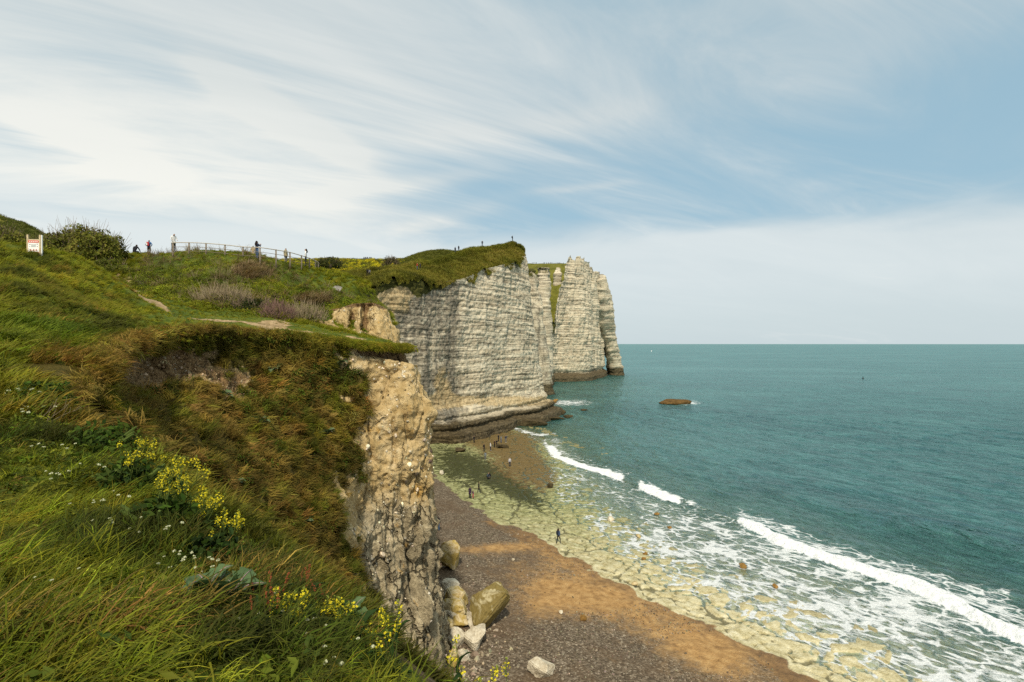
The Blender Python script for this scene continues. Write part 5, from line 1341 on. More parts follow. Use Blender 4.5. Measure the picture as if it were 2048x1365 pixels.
def put(me, name, parent, loc, eul, s=1.0):
    o = link(name, me, None, parent)
    o.location = loc; o.rotation_euler = eul; o.scale = (s, s, s)
    return o
def stem_path(h, dx, dy, bend, n=6):
    return np.array([(dx * (t_ ** 1.4) + bend * math.sin(t_ * 3) * 0.05, dy * (t_ ** 1.4), h * t_) for t_ in np.linspace(0, 1, n)])
def flowering(name, label, cat, base, kind, n, h, spread, lean=(0.1, 0.0), leaves=8, leafset=None, group=None, hs=1.0, rad=0.004, side=2):
    """plant with separate stems, a flower head on each branch, and leaves"""
    t_ = thing(name, label, cat, base, 0, group)
    for k in range(n):
        hh = h * pr_.uniform(0.65, 1.1); a = pr_.uniform(0, 6.28); q_ = spread * pr_.uniform(0.2, 1)
        pth = stem_path(hh, q_ * math.cos(a) + lean[0] * hh, q_ * math.sin(a) + lean[1] * hh, pr_.uniform(-1, 1))
        pth[:, :2] += pr_.normal(0, 0.02, 2)
        pth[0, 2] = -0.05
        mb = MB(); mb.tube(pth, np.linspace(rad, rad * .5, len(pth)), 5)
        tips = [(pth[-1], 1.0)]
        for b in range(pr_.integers(0, side + 1)):
            i = int(pr_.integers(3, 5)); d = np.array([pr_.normal(0, 0.06), pr_.normal(0, 0.06), 0.13 * hh / 0.5])
            mb.tube([pth[i], pth[i] + d * .5 + (0, 0, -.01), pth[i] + d], [rad * .6, rad * .5, rad * .4], 4); tips.append((pth[i] + d, 0.8))
        st = mb.build('stem', M_STEM, t_, True)
        for (c, s) in tips:
            put(HEADS[kind][int(pr_.integers(0, 4))], 'flower_head', st, c, (pr_.normal(0, .25), pr_.normal(0, .25) + .1, pr_.uniform(0, 6.28)), hs * s * pr_.uniform(0.8, 1.2))
        for b in range(2):
            i = int(pr_.integers(1, 4))
            put(NARROW[int(pr_.integers(0, 3))], 'leaf', st, pth[i], (pr_.normal(0, .3), pr_.uniform(-.9, -.1), pr_.uniform(0, 6.28)), pr_.uniform(0.5, 0.9))
    for k in range(leaves):
        ls = leafset or NARROW
        a = k * 2.4 + pr_.uniform(-.3, .3)
        put(ls[int(pr_.integers(0, len(ls)))], 'leaf', t_, (0.03 * math.cos(a), 0.03 * math.sin(a), 0.0), (pr_.normal(0, .2), pr_.uniform(-.7, .1), a), pr_.uniform(0.8, 1.3))
    return t_
def at_land(u, v, sink=0.03):
    q_ = land_hit(u, v); q_[2] -= sink
    return tuple(q_)
# yellow wild-cabbage flowers: (u, v) of the foot, stems, height, spread, heads
YP = [(262, 990, 9, 0.62, 0.24, 'tall yellow-flowered plant at the lip of the slope, uppermost of the yellow group'),
      (330, 1052, 14, 0.62, 0.26, 'bushiest yellow-flowered plant on the lip, just below the uppermost one'),
      (392, 1072, 9, 0.42, 0.16, 'yellow-flowered plant at the right end of the bushy group on the lip'),
      (452, 1118, 6, 0.42, 0.12, 'slender yellow-flowered plant standing alone right of the bushy group'),
      (560, 1262, 6, 0.22, 0.14, 'short yellow-green flowering plant among the rust-red dock spikes'),
      (650, 1262, 7, 0.20, 0.14, 'short yellow-green flowering plant left of the tall yellow spray'),
      (702, 1300, 6, 0.17, 0.12, 'low yellow-green flowering plant at the foot of the tall yellow spray')]
for (u, v, n, h, sp, lab) in YP:
    flowering('yellow_flower_plant', lab, 'flower plant', at_land(u, v), 'yellow', n, h, sp * 1.15, (0.22, 0.05), 12, DOCK, 'yellow flowering plants on the lip', 0.72, 0.0045, 3)
def at_lip(x, y, sink=0.05):
    return (x, y, float(land_at(x, y)) - sink)
for (x, y, n, h, sp, lab) in ((-0.72, 2.95, 5, 0.40, 0.07, 'tall spray of yellow flowers standing against the grey foot of the bluff'),
                              (-0.33, 2.62, 3, 0.36, 0.06, 'yellow-flowered stems at the bottom edge in front of the bluff foot'),
                              (-0.10, 2.42, 3, 0.32, 0.08, 'yellow-flowered stems at the bottom edge in front of the pale boulders')):
    flowering('yellow_flower_plant', lab, 'flower plant', at_lip(x, y), 'yellow', n, h, sp, (0.05, 0.05), 4, NARROW, 'yellow flowering plants on the lip', 0.55, 0.0035, 1)
# white sweet-alyssum tufts
WP = [(22, 815, 16, 'white-flowered tuft at the left edge under the brown tussock'), (60, 850, 10, 'white-flowered tuft beside the dark earth hollow'), (110, 920, 10, 'small white-flowered tuft below the dark earth hollow'),
      (150, 975, 16, 'white-flowered tuft left of the uppermost yellow plant'), (200, 1030, 14, 'white-flowered tuft left of the bushiest yellow plant'), (245, 1075, 9, 'white-flowered tuft below and left of the bushiest yellow plant'),
      (352, 1150, 16, 'cream-flowered tuft right above the grey-green cabbage'), (405, 1165, 14, 'cream-flowered tuft touching the grey-green cabbage'), (90, 1205, 4, 'few white flowers alone in the foreground grass at the left'),
      (640, 1300, 12, 'cream-flowered tuft in the grass left of the tall yellow spray'), (690, 1340, 10, 'cream-flowered tuft at the bottom edge below the tall yellow spray'), (520, 1250, 8, 'cream-flowered tuft right of the grey-green cabbage'), (320, 1085, 8, 'small white-flowered tuft in front of the bushiest yellow plant')]
HERBM = []
for k in range(3):
    V_, Q_, T_, H_ = leafclump_arrays(90, 0.16, 0.75, 0.020, np.random.default_rng(50 + k))
    me = mesh_np('foliage', V_, np.array(Q_), None, False, {'h': H_}); me.materials.append(M_STEM); HERBM.append(me)
for (u, v, n, lab) in WP:
    b = at_land(u, v); dist_ = b[1]; s = np.interp(dist_, [2.5, 8], [0.75, 1.5])
    t_ = thing('white_flower_plant', lab, 'flower plant', b, 0, 'white flowering tufts')
    put(HERBM[int(pr_.integers(0, 3))], 'foliage', t_, (0, 0, 0), (0, 0, pr_.uniform(0, 6)), s)
    for k in range(max(3, n * 2 // 3)):
        a = pr_.uniform(0, 6.28); q_ = 0.22 * math.sqrt(pr_.uniform()) * s
        put(HEADS['white'][int(pr_.integers(0, 4))], 'flower_head', t_, (q_ * math.cos(a), q_ * math.sin(a), (0.17 + pr_.uniform(-.03, .05)) * s), (pr_.normal(0, .2), pr_.normal(0, .2), 0), s * pr_.uniform(0.6, 1.0))
# grey-green sea cabbages
for (u, v, n, s, lab, tilt) in ((412, 1212, 6, 0.85, 'grey-green cabbage with broad lobed leaves, left one in the foreground', 0.1), (462, 1222, 7, 1.0, 'large grey-green cabbage with wavy leaves in the foreground grass', 0.0),
                                (700, 1262, 6, 0.62, 'grey-green cabbage at the lip in front of the grey bluff foot', 0.0), (205, 838, 9, 1.2, 'dark green cabbage growing out of the earth hollow', 0.2)):
    t_ = thing('sea_cabbage', lab, 'cabbage', at_land(u, v, 0.0), pr_.uniform(0, 6), 'sea cabbages')
    for k in range(n):
        a = k * 2.4
        put(CAB[k % 4], 'leaf', t_, (0.02 * math.cos(a), 0.02 * math.sin(a), 0.06 + 0.012 * k), (pr_.normal(0, .25), pr_.uniform(-0.75, -0.2), a), s * pr_.uniform(0.8, 1.15))
    mb = MB(); mb.tube([(0, 0, -0.05), (0.01, 0, 0.04), (0, 0.01, 0.10)], [0.016, 0.014, 0.01], 6); mb.build('stalk', M_STEM, t_, True)
# rust-coloured dock spikes
for (u, v, lab) in ((528, 1268, 'rust-red dock spike leftmost of the dock group at the lip'), (556, 1232, 'pair of rust-red dock spikes just right of the leftmost dock'), (600, 1226, 'tallest rust-red dock spikes in front of the brown slope'), (640, 1240, 'rust-red dock spike right of the tallest dock spikes')):
    flowering('dock_plant', lab, 'dock', at_land(u, v), 'rust', 2, 0.30, 0.05, (0.05, 0), 5, DOCK, 'dock plants at the lip', 0.75, 0.003, 1)
# leafy plants growing on the bluff slope
def wall_at(u, v):
    uu, vv = project(VB)
    d = (uu - u) ** 2 + (vv - v) ** 2
    k = np.unravel_index(np.argmin(np.where(cp < 10, d, 1e12)), d.shape)
    return VB[k], nb[k]
for (u, v, n, s, lab) in ((672, 742, 16, 2.6, 'bright green sprawling cabbage on the slope under the ledge'), (546, 742, 10, 1.7, 'dark green cabbage on the slope, left of the sprawling one'), (440, 800, 10, 1.8, 'dark leafy plant below the pebbly earth scar'),
                          (520, 850, 10, 1.7, 'dark leafy plant in the middle of the brown slope'), (470, 975, 9, 1.3, 'dark leafy plant low on the brown slope above the lip'), (610, 1050, 9, 1.4, 'leafy green plant on the lower right of the brown slope'), (655, 870, 9, 1.5, 'leafy plant beside the bare tan face')):
    q_, n_ = wall_at(u, v)
    t_ = thing('leafy_plant', lab, 'plant', tuple(q_ + n_ * 0.05), 0, 'leafy plants on the bluff slope')
    for k in range(n):
        a = k * 2.4
        put(CAB[k % 4], 'leaf', t_, (0.03 * math.cos(a), 0.03 * math.sin(a), 0.02 * k * s / 2), (pr_.normal(0, .3), pr_.uniform(-0.9, 0.1), a), s * pr_.uniform(0.7, 1.1))
    mb = MB(); mb.tube([(0, 0.1, -0.1), (0, 0, 0.15), (0, -0.02, .3 * s / 2)], [0.03, 0.025, .012], 5); mb.build('stalk', M_STEM, t_, True)
# strappy daffodil-like tuft beside the scar, straw nest, dead umbel stems
t_ = thing('strap_leaf_plant', 'tuft of upright strap leaves beside the dark earth scar', 'plant', at_land(186, 700), 0)
for k in range(14):
    V_, Q_, T_, H_ = blades_arrays(1, 0.65, 0.02, 0.045, 0.35, 0.6, np.random.default_rng(70 + k), 4)
    me = mesh_np('leaf', V_, np.array(Q_), np.array(T_), False, {'h': H_}); me.materials.append(M_STEM)
    put(me, 'leaf', t_, (0, 0, 0), (0, 0, k * 2.4), 1.0)
b = at_land(190, 1118); mb = MB()
for k in range(150):
    a = pr_.uniform(0, 6.28); q_ = pr_.normal(0.07, 0.03); L = pr_.uniform(0.4, 1.4)
    mb.tube([(q_ * 1.4 * math.cos(a + s_ * L), q_ * math.sin(a + s_ * L), 0.05 + 0.03 * math.sin(3 * s_ + k) + pr_.uniform(-.02, .02)) for s_ in (0, .33, .66, 1)], 0.0022, 3, 0, False)
o = mb.build('straw_clump', M_STRAW, None); o.location = b; o['label'] = 'nest-like clump of dry straw lying in the foreground grass'; o['category'] = 'straw'
def dead_stems(base, n, h, lean, lab, seed):
    r = np.random.default_rng(seed)
    t_ = thing('dead_stalk_plant', lab, 'dead stalks', base, 0)
    for k in range(n):
        d = np.array([lean[0] + r.normal(0, .25), lean[1] + r.normal(0, .15), 1.0]); d /= np.linalg.norm(d)
        L = h * r.uniform(.7, 1.15); p0 = np.array([r.normal(0, .05), r.normal(0, .05), -0.05]); mb = MB()
        pth = [p0 + d * L * s_ + np.array([0.10 * L * s_ * s_, 0, -0.05 * s_ * s_]) for s_ in np.linspace(0, 1, 6)]
        mb.tube(pth, np.linspace(0.006, 0.003, 6), 4)
        for j in range(6):
            i = r.integers(2, 6); e = d + r.normal(0, .45, 3); mb.tube([pth[i], pth[i] + e * L * .10, pth[i] + e * L * .2 + (0, 0, .02)], [0.003, 0.0025, 0.0015], 3)
        mb.build('stem', M_PALE, t_)
dead_stems(at_land(205, 875), 8, 0.95, (0.9, 0.2), 'fan of pale dead stalks leaning right out of the earth hollow', 5)
dead_stems(at_land(70, 850), 3, 0.5, (0.8, .2), 'few dead stalks at the left edge beside the earth hollow', 6)

# ------------------------------------------------------------------ bushes
def bush(name, label, base, rx, ry, rz, nleaf, leaf, cols, ntwig, twig_len, twig_mat, seed, cat='bush', group=None, clump=0.9, gaps=-0.1, twr=0.015):
    """bush with a branching frame and a crown of many small leaves gathered in clumps"""
    r = np.random.default_rng(seed)
    t_ = thing(name, label, cat, tuple(base), 0, group)
    mb = MB()
    for k in range(9):
        a = r.uniform(0, 6.28); q_ = r.uniform(.3, .9)
        e = np.array([rx * q_ * math.cos(a), ry * q_ * math.sin(a), rz * r.uniform(.55, .9)])
        mb.tube([(0, 0, -0.3), e * .35 + (0, 0, .1 * rz), e * .7, e], [0.07 * rz / 2, .05 * rz / 2, .03, .012], 5)
    for k in range(ntwig):
        d = r.normal(size=3); d[2] = abs(d[2]) + .2; d /= np.linalg.norm(d)
        p0 = d * np.array([rx, ry, rz]) * r.uniform(.7, .95); L = twig_len * r.uniform(.5, 1.2); e = d * .5 + np.array([0, 0, .8]) + r.normal(0, .35, 3)
        mb.tube([p0, p0 + e * L * .5, p0 + e * L + r.normal(0, .1, 3) * L], [twr, twr * .8, twr * .5], 3, 0, False)
    mb.build('branch', twig_mat, t_)
    D = r.normal(size=(nleaf * 3, 3)); D[:, 2] = np.abs(D[:, 2]) - 0.15; D /= np.linalg.norm(D, axis=1, keepdims=True)
    q_ = r.uniform(0.45, 1.0, len(D)) ** 0.6
    C = D * q_[:, None] * np.array([rx, ry, rz])
    C = C * (1 + 0.22 * fbm(D + seed, 2.2, 3))[:, None]
    ok = fbm(C + seed, clump, 3) + .12 * r.normal(size=len(C)) > gaps
    C, D = C[ok][:nleaf], D[ok][:nleaf]
    n = len(C)
    nr_ = D + r.normal(size=(n, 3)) * .7; nr_ /= np.linalg.norm(nr_, axis=1, keepdims=True)
    A = np.cross(nr_, r.normal(size=(n, 3))); A /= np.linalg.norm(A, axis=1, keepdims=True); B = np.cross(nr_, A)
    s = (leaf * r.uniform(.6, 1.4, n))[:, None]
    V = np.stack([C - A * s, C + B * s * .5, C + A * s, C - B * s * .5], 1).reshape(-1, 3)
    tn = 0.5 + 0.55 * fbm(C + 3 * seed, .8, 3) + .2 * r.normal(size=n)
    tc = np.repeat(jitter(pal(cols, tn), .15, r), 4, 0)
    me = mesh_np('foliage', V, np.arange(4 * n).reshape(-1, 4), None, False, {'tintg': tc, 'h': np.zeros(4 * n)})
    me.materials.append(M_BUSH)
    link('foliage', me, None, t_)
    return t_
M_BUSH, N, out = material('bush_leaves')
col_ = N.attr('tintg', 'GEOMETRY', 'Color')
N.put(out, N.node('ShaderNodeMixShader', {0: 0.25, 1: N.bsdf(col_, .75, .1), 2: N.node('ShaderNodeBsdfTranslucent', {'Color': col_})}))
SCRUB = [(0.042, 0.046, 0.010), (0.090, 0.098, 0.013), (0.15, 0.155, 0.020), (0.20, 0.175, 0.04)]
def at_land_xy(u, v, Y, sink=0.15):
    q_ = P(u, v, Y); return np.array([q_[0], q_[1], float(land_at(q_[0], q_[1])) - sink])
bush('thorn_bush', 'wide olive bush with bare twigs on top, right of the warning sign', at_land_xy(165, 510, 46), 3.9, 2.6, 2.8, 22000, 0.11, SCRUB, 420, 0.8, M_TWIG, 1, gaps=-.45)
bush('thorn_bush', 'low yellow-green bush in front of the wide bush beside the couple', at_land_xy(215, 515, 42), 2.0, 1.3, 1.2, 5000, 0.07, [(0.07, 0.08, 0.012), (0.13, 0.14, 0.016)], 40, 0.3, M_TWIG, 2)
bush('thorn_bush', 'dark brown-green bush at the left edge behind the warning sign', at_land_xy(8, 500, 50), 2.6, 2.0, 2.1, 5000, 0.10, SCRUB, 160, 0.5, M_TWIG, 3)
bush('thorn_bush', 'small brown bush between the sign and the hillside', at_land_xy(48, 500, 54), 1.8, 1.5, 1.5, 2600, 0.09, [(0.05, 0.045, 0.014), (0.10, 0.085, 0.03)], 90, 0.5, M_TWIG, 4)
bush('thorn_bush', 'bare purplish bush at the foot of the hill scrub above the path', at_land_xy(556, 625, 35.5), 1.35, 1.0, 1.15, 900, 0.05, [(0.08, 0.055, 0.035), (0.16, 0.10, 0.07)], 380, 0.4, M_PINKT, 5, twr=0.012)
bush('bramble_thicket', 'tangle of grey bare bramble stems above the lawn', at_land_xy(445, 612, 37), 2.4, 1.2, 1.1, 1200, 0.06, SCRUB, 520, 0.6, M_PALE, 6, twr=0.012)
bush('bramble_thicket', 'dark green bramble clump right of the grey tangle', at_land_xy(505, 615, 36.5), 1.7, 1.1, 1.0, 2600, 0.06, [(0.02, 0.03, 0.008), (0.05, 0.06, 0.012)], 120, 0.4, M_TWIG, 7)
bush('bramble_thicket', 'straw-coloured tangle beside the purplish bush', at_land_xy(604, 618, 38), 2.0, 1.1, 1.1, 900, 0.06, [(0.09, 0.075, 0.02), (0.17, 0.13, 0.05)], 480, 0.6, M_PALE, 8, twr=0.012)
bush('thorn_bush', 'dark rounded bush on the skyline near the cliff edge', P(782, 545, 128), 2.6, 2.2, 4.0, 3600, 0.16, [(0.035, 0.034, 0.014), (0.075, 0.070, 0.02), (0.10, 0.09, 0.03)], 200, 0.7, M_TWIG, 9, clump=.5, gaps=-.3, twr=.03)
bush('thorn_bush', 'low green bush right of the dark rounded bush', P(806, 545, 128), 2.6, 2.0, 1.6, 2000, 0.15, [(0.035, 0.050, 0.010), (0.07, 0.085, 0.014)], 30, 0.4, M_TWIG, 10, clump=.5, gaps=-.3, twr=.03)
bush('thorn_bush', 'green bush at the left foot of the dark rounded bush', P(757, 550, 122), 2.4, 2.0, 1.3, 1800, 0.15, [(0.035, 0.050, 0.010), (0.075, 0.088, 0.014)], 20, 0.4, M_TWIG, 11, clump=.5, gaps=-.3, twr=.03)
bush('thorn_bush', 'dark green scrub dome where the fence ends', P(660, 533, 90), 2.6, 2.0, 1.6, 2200, 0.13, [(0.028, 0.034, 0.010), (0.06, 0.066, 0.014)], 60, 0.4, M_TWIG, 12, clump=.6, gaps=-.3, twr=.02)

DARKL = [(0.012, 0.024, 0.004), (0.030, 0.055, 0.006), (0.065, 0.10, 0.010)]
for k, (u, v, rx_, rz_, lab) in enumerate(((205, 905, .55, .45, 'dark leafy clump in the earth hollow left of the yellow flowers'), (255, 985, .5, .42, 'dark leafy clump under the uppermost yellow plant'), (318, 1062, .42, .36, 'dark leafy clump under the bushiest yellow plant'),
                                           (415, 1128, .34, .28, 'dark leafy clump above the grey-green cabbages'), (80, 800, .5, .35, 'dark leafy clump at the left edge above the white tufts'))):
    bush('leafy_clump', lab, at_land(u, v, 0.05), rx_, rx_ * .8, rz_, 900, 0.042, DARKL, 10, .12, M_STEM, 60 + k, 'plant', 'dark leafy clumps along the lip', clump=3.0, gaps=-.3, twr=.004)
# ================================================================== THINGS
# ------------------------------------------------------------------ rocks
def rock_mesh(name, dims, seed, cuts=9, sub=4, rough=0.10):
    r = np.random.default_rng(seed)
    D = r.normal(size=(cuts + 9, 3)); D /= np.linalg.norm(D, axis=1, keepdims=True)
    D = D / np.maximum(np.abs(D).max(1, keepdims=True) ** 0.55, .3) * r.uniform(.82, 1.0, (len(D), 1))
    bm = bmesh.new()
    for c in D:
        bm.verts.new(c)
    res = bmesh.ops.convex_hull(bm, input=bm.verts)                     # an angular broken block
    bmesh.ops.delete(bm, geom=[g for g in set(res['geom_interior'] + res['geom_unused']) if isinstance(g, bmesh.types.BMVert)], context='VERTS')
    bmesh.ops.dissolve_limit(bm, angle_limit=R(14), verts=bm.verts, edges=bm.edges)
    bmesh.ops.bevel(bm, geom=bm.edges[:], offset=0.07, segments=2, affect='EDGES', clamp_overlap=True)
    bmesh.ops.triangulate(bm, faces=bm.faces)
    for _ in range(2 if sub > 3 else 1):
        bmesh.ops.subdivide_edges(bm, edges=[e for e in bm.edges if e.calc_length() > .10], cuts=1 if sub < 4 else 2, use_grid_fill=True)
        bmesh.ops.triangulate(bm, faces=bm.faces)
    V = np.array([v.co for v in bm.verts])
    V = V * (1 + rough * .8 * fbm(V + seed * 3.1, 1.6, 4, .55) + 0.3 * rough * fbm(V + seed, 6.0, 3))[:, None]
    V = V * np.array(dims)
    for v, c in zip(bm.verts, V):
        v.co = c
    me = bpy.data.meshes.new(name); bm.to_mesh(me); bm.free()
    me.polygons.foreach_set('use_smooth', np.ones(len(me.polygons), bool))
    me.set_sharp_from_angle(angle=R(22))
    return me
def rock_material(name, a, b, moss=None, mossamt=0.5):
    m, N, out = material(name)
    p = N.node('ShaderNodeTexCoord').outputs['Object']; n1 = N.noise(p, 1.1, 5, .6); n2 = N.noise(p, 5.0, 5, .65)
    c = N.mix(N.ramp(N.math('ADD', N.math('MULTIPLY', n1, .5), N.math('MULTIPLY', n2, .5)), [(.35, 0.), (.65, 1.)]), a, b)
    if moss:
        c = N.mix(N.math('MULTIPLY', N.step(N.noise(p, .8, 4, .6, .5), .62 - .3 * mossamt, .72 - .3 * mossamt), .85), c, moss)
    N.put(out, N.bsdf(c, .92, .1, N.bump(N.math('ADD', n1, N.math('MULTIPLY', n2, .5)), .7, .12)))
    return m
MR_PALE = rock_material('pale_chalk_rock', (0.36, 0.30, 0.20), (0.68, 0.62, 0.48))
MR_YEL = rock_material('yellow_chalk_rock', (0.34, 0.25, 0.11), (0.64, 0.55, 0.35), (0.34, 0.24, 0.05), 0.6)
MR_ALG = rock_material('algae_chalk_rock', (0.30, 0.25, 0.13), (0.55, 0.49, 0.30), (0.15, 0.105, 0.020), 0.85)
MR_DARK = rock_material('dark_sea_rock', (0.030, 0.024, 0.014), (0.10, 0.075, 0.036))
MR_ORG = rock_material('orange_sea_rock', (0.16, 0.085, 0.022), (0.32, 0.19, 0.060))
MR_REEF = rock_material('weedy_reef', (0.045, 0.028, 0.010), (0.17, 0.10, 0.036))
MR_GREY = rock_material('grey_rock', (0.13, 0.12, 0.10), (0.32, 0.30, 0.26))
def rock(u, v, w, h, mat, label, seed, dep=None, rz=None, tilt=0.0, z=None, name='boulder', cat='boulder', sink=0.25, cuts=9, group=None, sub=4):
    """boulder whose foot is seen at (u, v), w x h pixels large"""
    q_ = G(u, v, 0.6 if z is None else z); s = q_[1] / 1024
    zg_ = beach_at(q_[0], q_[1]) if z is None else z
    dims = (w * s / 2 * 1.12, (dep or 0.9) * w * s / 2 * 1.1, h * s / 2 * 1.12)
    me = rock_mesh(name, dims, seed, cuts, sub)
    me.materials.append(mat)
    o = link(name, me, None, None, label=label, category=cat)
    if group:
        o['group'] = group
    o.location = (q_[0], q_[1] + dims[1] * .5, zg_ + dims[2] * (1 - 2 * sink)); o.rotation_euler = (tilt, tilt * .6, seed * 1.3 if rz is None else rz)
    return o
GB = 'fallen chalk boulders at the bluff foot'
rock(977, 1290, 82, 95, MR_ALG, 'largest boulder of the fall, brown-green, standing on the shingle', 101, 0.8, 0.4, 0.12, sink=.12, cuts=10, group=GB)
rock(913, 1240, 52, 44, MR_YEL, 'rough yellow boulder just left behind the largest one', 102, sink=.15, group=GB)
rock(898, 1208, 46, 26, MR_PALE, 'whitish broken block topmost of the boulder fall', 103, sink=.15, group=GB)
rock(912, 1262, 58, 36, MR_YEL, 'yellow boulder wedged under the largest one', 104, sink=.15, group=GB)
rock(958, 1288, 50, 46, MR_PALE, 'smooth cream boulder leaning in front of the largest one', 105, 0.8, 0.9, .2, sink=.12, cuts=7, group=GB)
rock(921, 1284, 34, 28, MR_YEL, 'small round cream boulder between two bigger ones', 106, sink=.1, cuts=5, group=GB)
rock(898, 1272, 26, 24, MR_PALE, 'small pale boulder touching the bluff above the round one', 107, sink=.1, group=GB)
rock(896, 1302, 26, 44, MR_YEL, 'upright pale boulder against the bluff foot', 108, sink=.15, group=GB)
rock(910, 1325, 40, 42, MR_PALE, 'angular cream boulder low against the bluff', 109, sink=.15, group=GB)
rock(952, 1326, 58, 42, MR_PALE, 'flat-topped cream boulder in front of the cream one', 110, sink=.15, cuts=8, group=GB)
rock(926, 1352, 26, 26, MR_PALE, 'small pale boulder near the bottom edge by the bluff', 111, sink=.15, group=GB)
rock(905, 1368, 22, 50, MR_YEL, 'narrow yellowish boulder at the bottom edge beside the bluff', 112, sink=.1, group=GB)
rock(1085, 1385, 52, 36, MR_PALE, 'pale boulder cut off by the bottom edge on the shingle', 113, sink=.15, group=GB)
rock(900, 1160, 48, 62, MR_YEL, 'undercut tan block standing at the bluff edge halfway up the beach', 114, 0.9, .2, .1, sink=.08, group=GB)
rock(882, 948, 12, 9, MR_PALE, 'lone white rock on the green chalk platform by the bluff', 115, sink=.1, sub=3)
rock(950, 872, 9, 18, MR_ORG, 'upright reddish rock at the foot of the main cliff', 116, sink=.1, sub=3)
rock(1005, 893, 26, 9, MR_DARK, 'long low brown rock the beach group is gathered at', 117, 0.6, 0.1, sink=.2, sub=3)
rock(920, 902, 22, 10, MR_DARK, 'low dark rock on the platform left of the beach group', 118, .6, 0, sink=.2, sub=3)
rock(1100, 978, 15, 11, MR_DARK, 'small dark rock in the wash at the edge of the brown weed', 119, sink=.15, z=0.0, sub=3)
rock(1353, 809, 66, 13, MR_REEF, 'flat weedy rock awash alone in open water', 120, 0.45, 0.05, 0, 0.0, sink=.3, cuts=26)
rock(1111, 806, 17, 9, MR_ORG, 'small weedy rock at the white water beside the cliff corner', 121, .7, 0, 0, 0.0, sink=.25, sub=3)
rock(1062, 852, 62, 20, MR_DARK, 'brown wedge-shaped reef at the foot of the main cliff', 122, .7, .3, 0, 0.0, sink=.3)
rock(1108, 842, 42, 10, MR_DARK, 'low reef right of the wedge-shaped one', 123, .6, .2, 0, 0.0, sink=.3)
rock(1137, 836, 20, 7, MR_DARK, 'small outermost reef off the cliff corner', 124, .6, .2, 0, 0.0, sink=.25, sub=3)
rock(1168, 822, 14, 5, MR_DARK, 'tiny dark rock beyond the outermost reef', 125, .6, .2, 0, 0.0, sink=.25, sub=3)
rock(1112, 830, 40, 14, MR_DARK, 'dark ledge end at the corner of the main cliff', 126, .6, .2, 0, 0.0, sink=.2)
for (u, v, w, h, mt, lab) in ((1222, 1043, 15, 11, MR_PALE, 'pale rock in the foam, farthest of the rocks in the wash'), (1315, 1030, 12, 4, MR_ORG, 'flat brown rock in the shallow water below the breaker'), (1277, 1076, 13, 7, MR_YEL, 'yellow rock in the foam nearer than the pale one'),
                              (1291, 1110, 9, 6, MR_ORG, 'orange rock at the edge of the foam, upper of a pair'), (1288, 1120, 9, 6, MR_ORG, 'orange rock at the edge of the foam, lower of a pair'), (1488, 1138, 15, 12, MR_ORG, 'bright orange rock in the lacy foam'),
                              (1269, 1167, 14, 7, MR_YEL, 'yellow rock on the border of sand and chalk platform'), (1552, 1177, 12, 8, MR_ORG, 'brown rock in the foam right of the bright orange one'), (1340, 1058, 10, 5, MR_ORG, 'small orange rock in clear shallow water'),
                              (1122, 1241, 9, 7, MR_PALE, 'white stone on the orange sand'), (1167, 1254, 15, 10, MR_ORG, 'rusty stone on the orange sand'), (1027, 1130, 7, 5, MR_PALE, 'small white stone on the dark shingle')):
    rock(u, v, w, h, mt, lab, int(u), sink=.2, z=None if lab.endswith(('sand', 'shingle', 'platform')) else 0.0, sub=3, name='stone', cat='rock')
q_ = land_hit(676, 586, 36, 70)
me = rock_mesh('boulder', (0.55, 0.5, 0.45), 140, 8); me.materials.append(MR_GREY)
o = link('boulder', me, None, None, label='grey boulder sitting in the scrub above the tan bank', category='boulder'); o.location = tuple(q_ + np.array([0, -.1, .25]))
# flints and stones stuck in the tan face, scattered shingle
# ------------------------------------------------------------------ fence
M_POST = plain('weathered_post', (0.20, 0.165, 0.12), 0.9, var=0.3, scale=14)
M_RAIL = plain('pale_rail', (0.42, 0.38, 0.31), 0.8, var=0.2, scale=14)
fp_ = [(346, 47.6), (378, 47.8), (412, 47.6), (450, 47.2), (486, 46.6), (520, 46.0), (552, 47.2), (580, 48.9), (603, 50.8), (619, 52.9), (631, 55.2), (637, 57.4)]
tv = [485.5, 485.5, 487, 490, 494, 495.5, 500, 505, 511.5, 516.5, 521.5, 526]
fence = thing('fence', 'post and rail fence along the top of the scrubby hill', 'fence', tuple(P(486, 520, 46.6)))
f0 = np.array(fence.location)
tops_ = []
for (u, Y), v in zip(fp_, tv):
    tpt = P(u, v, Y); zl = float(land_at(tpt[0], tpt[1]))
    tops_.append(tpt)
    mb = MB(); hb = max(tpt[2] - zl, 0.5) + 0.35
    mb.tube([tpt - f0 + (0, 0, -hb), tpt - f0 + (0.01, 0, -hb / 2), tpt - f0 + (0, 0, 0.03)], [0.075, 0.07, 0.066], 7)
    mb.build('post', M_POST, fence, True)
tops_ = np.array(tops_)
for dz_, rad, mt in ((-0.02, 0.042, M_RAIL), (-0.42, 0.022, M_POST), (-0.80, 0.022, M_POST)):
    pth = catmull(tops_ + np.array([0, -0.06, dz_]) - f0, 60, 0); mb = MB()
    mb.tube(pth, rad, 5, 0); mb.build('rail', mt, fence, True)
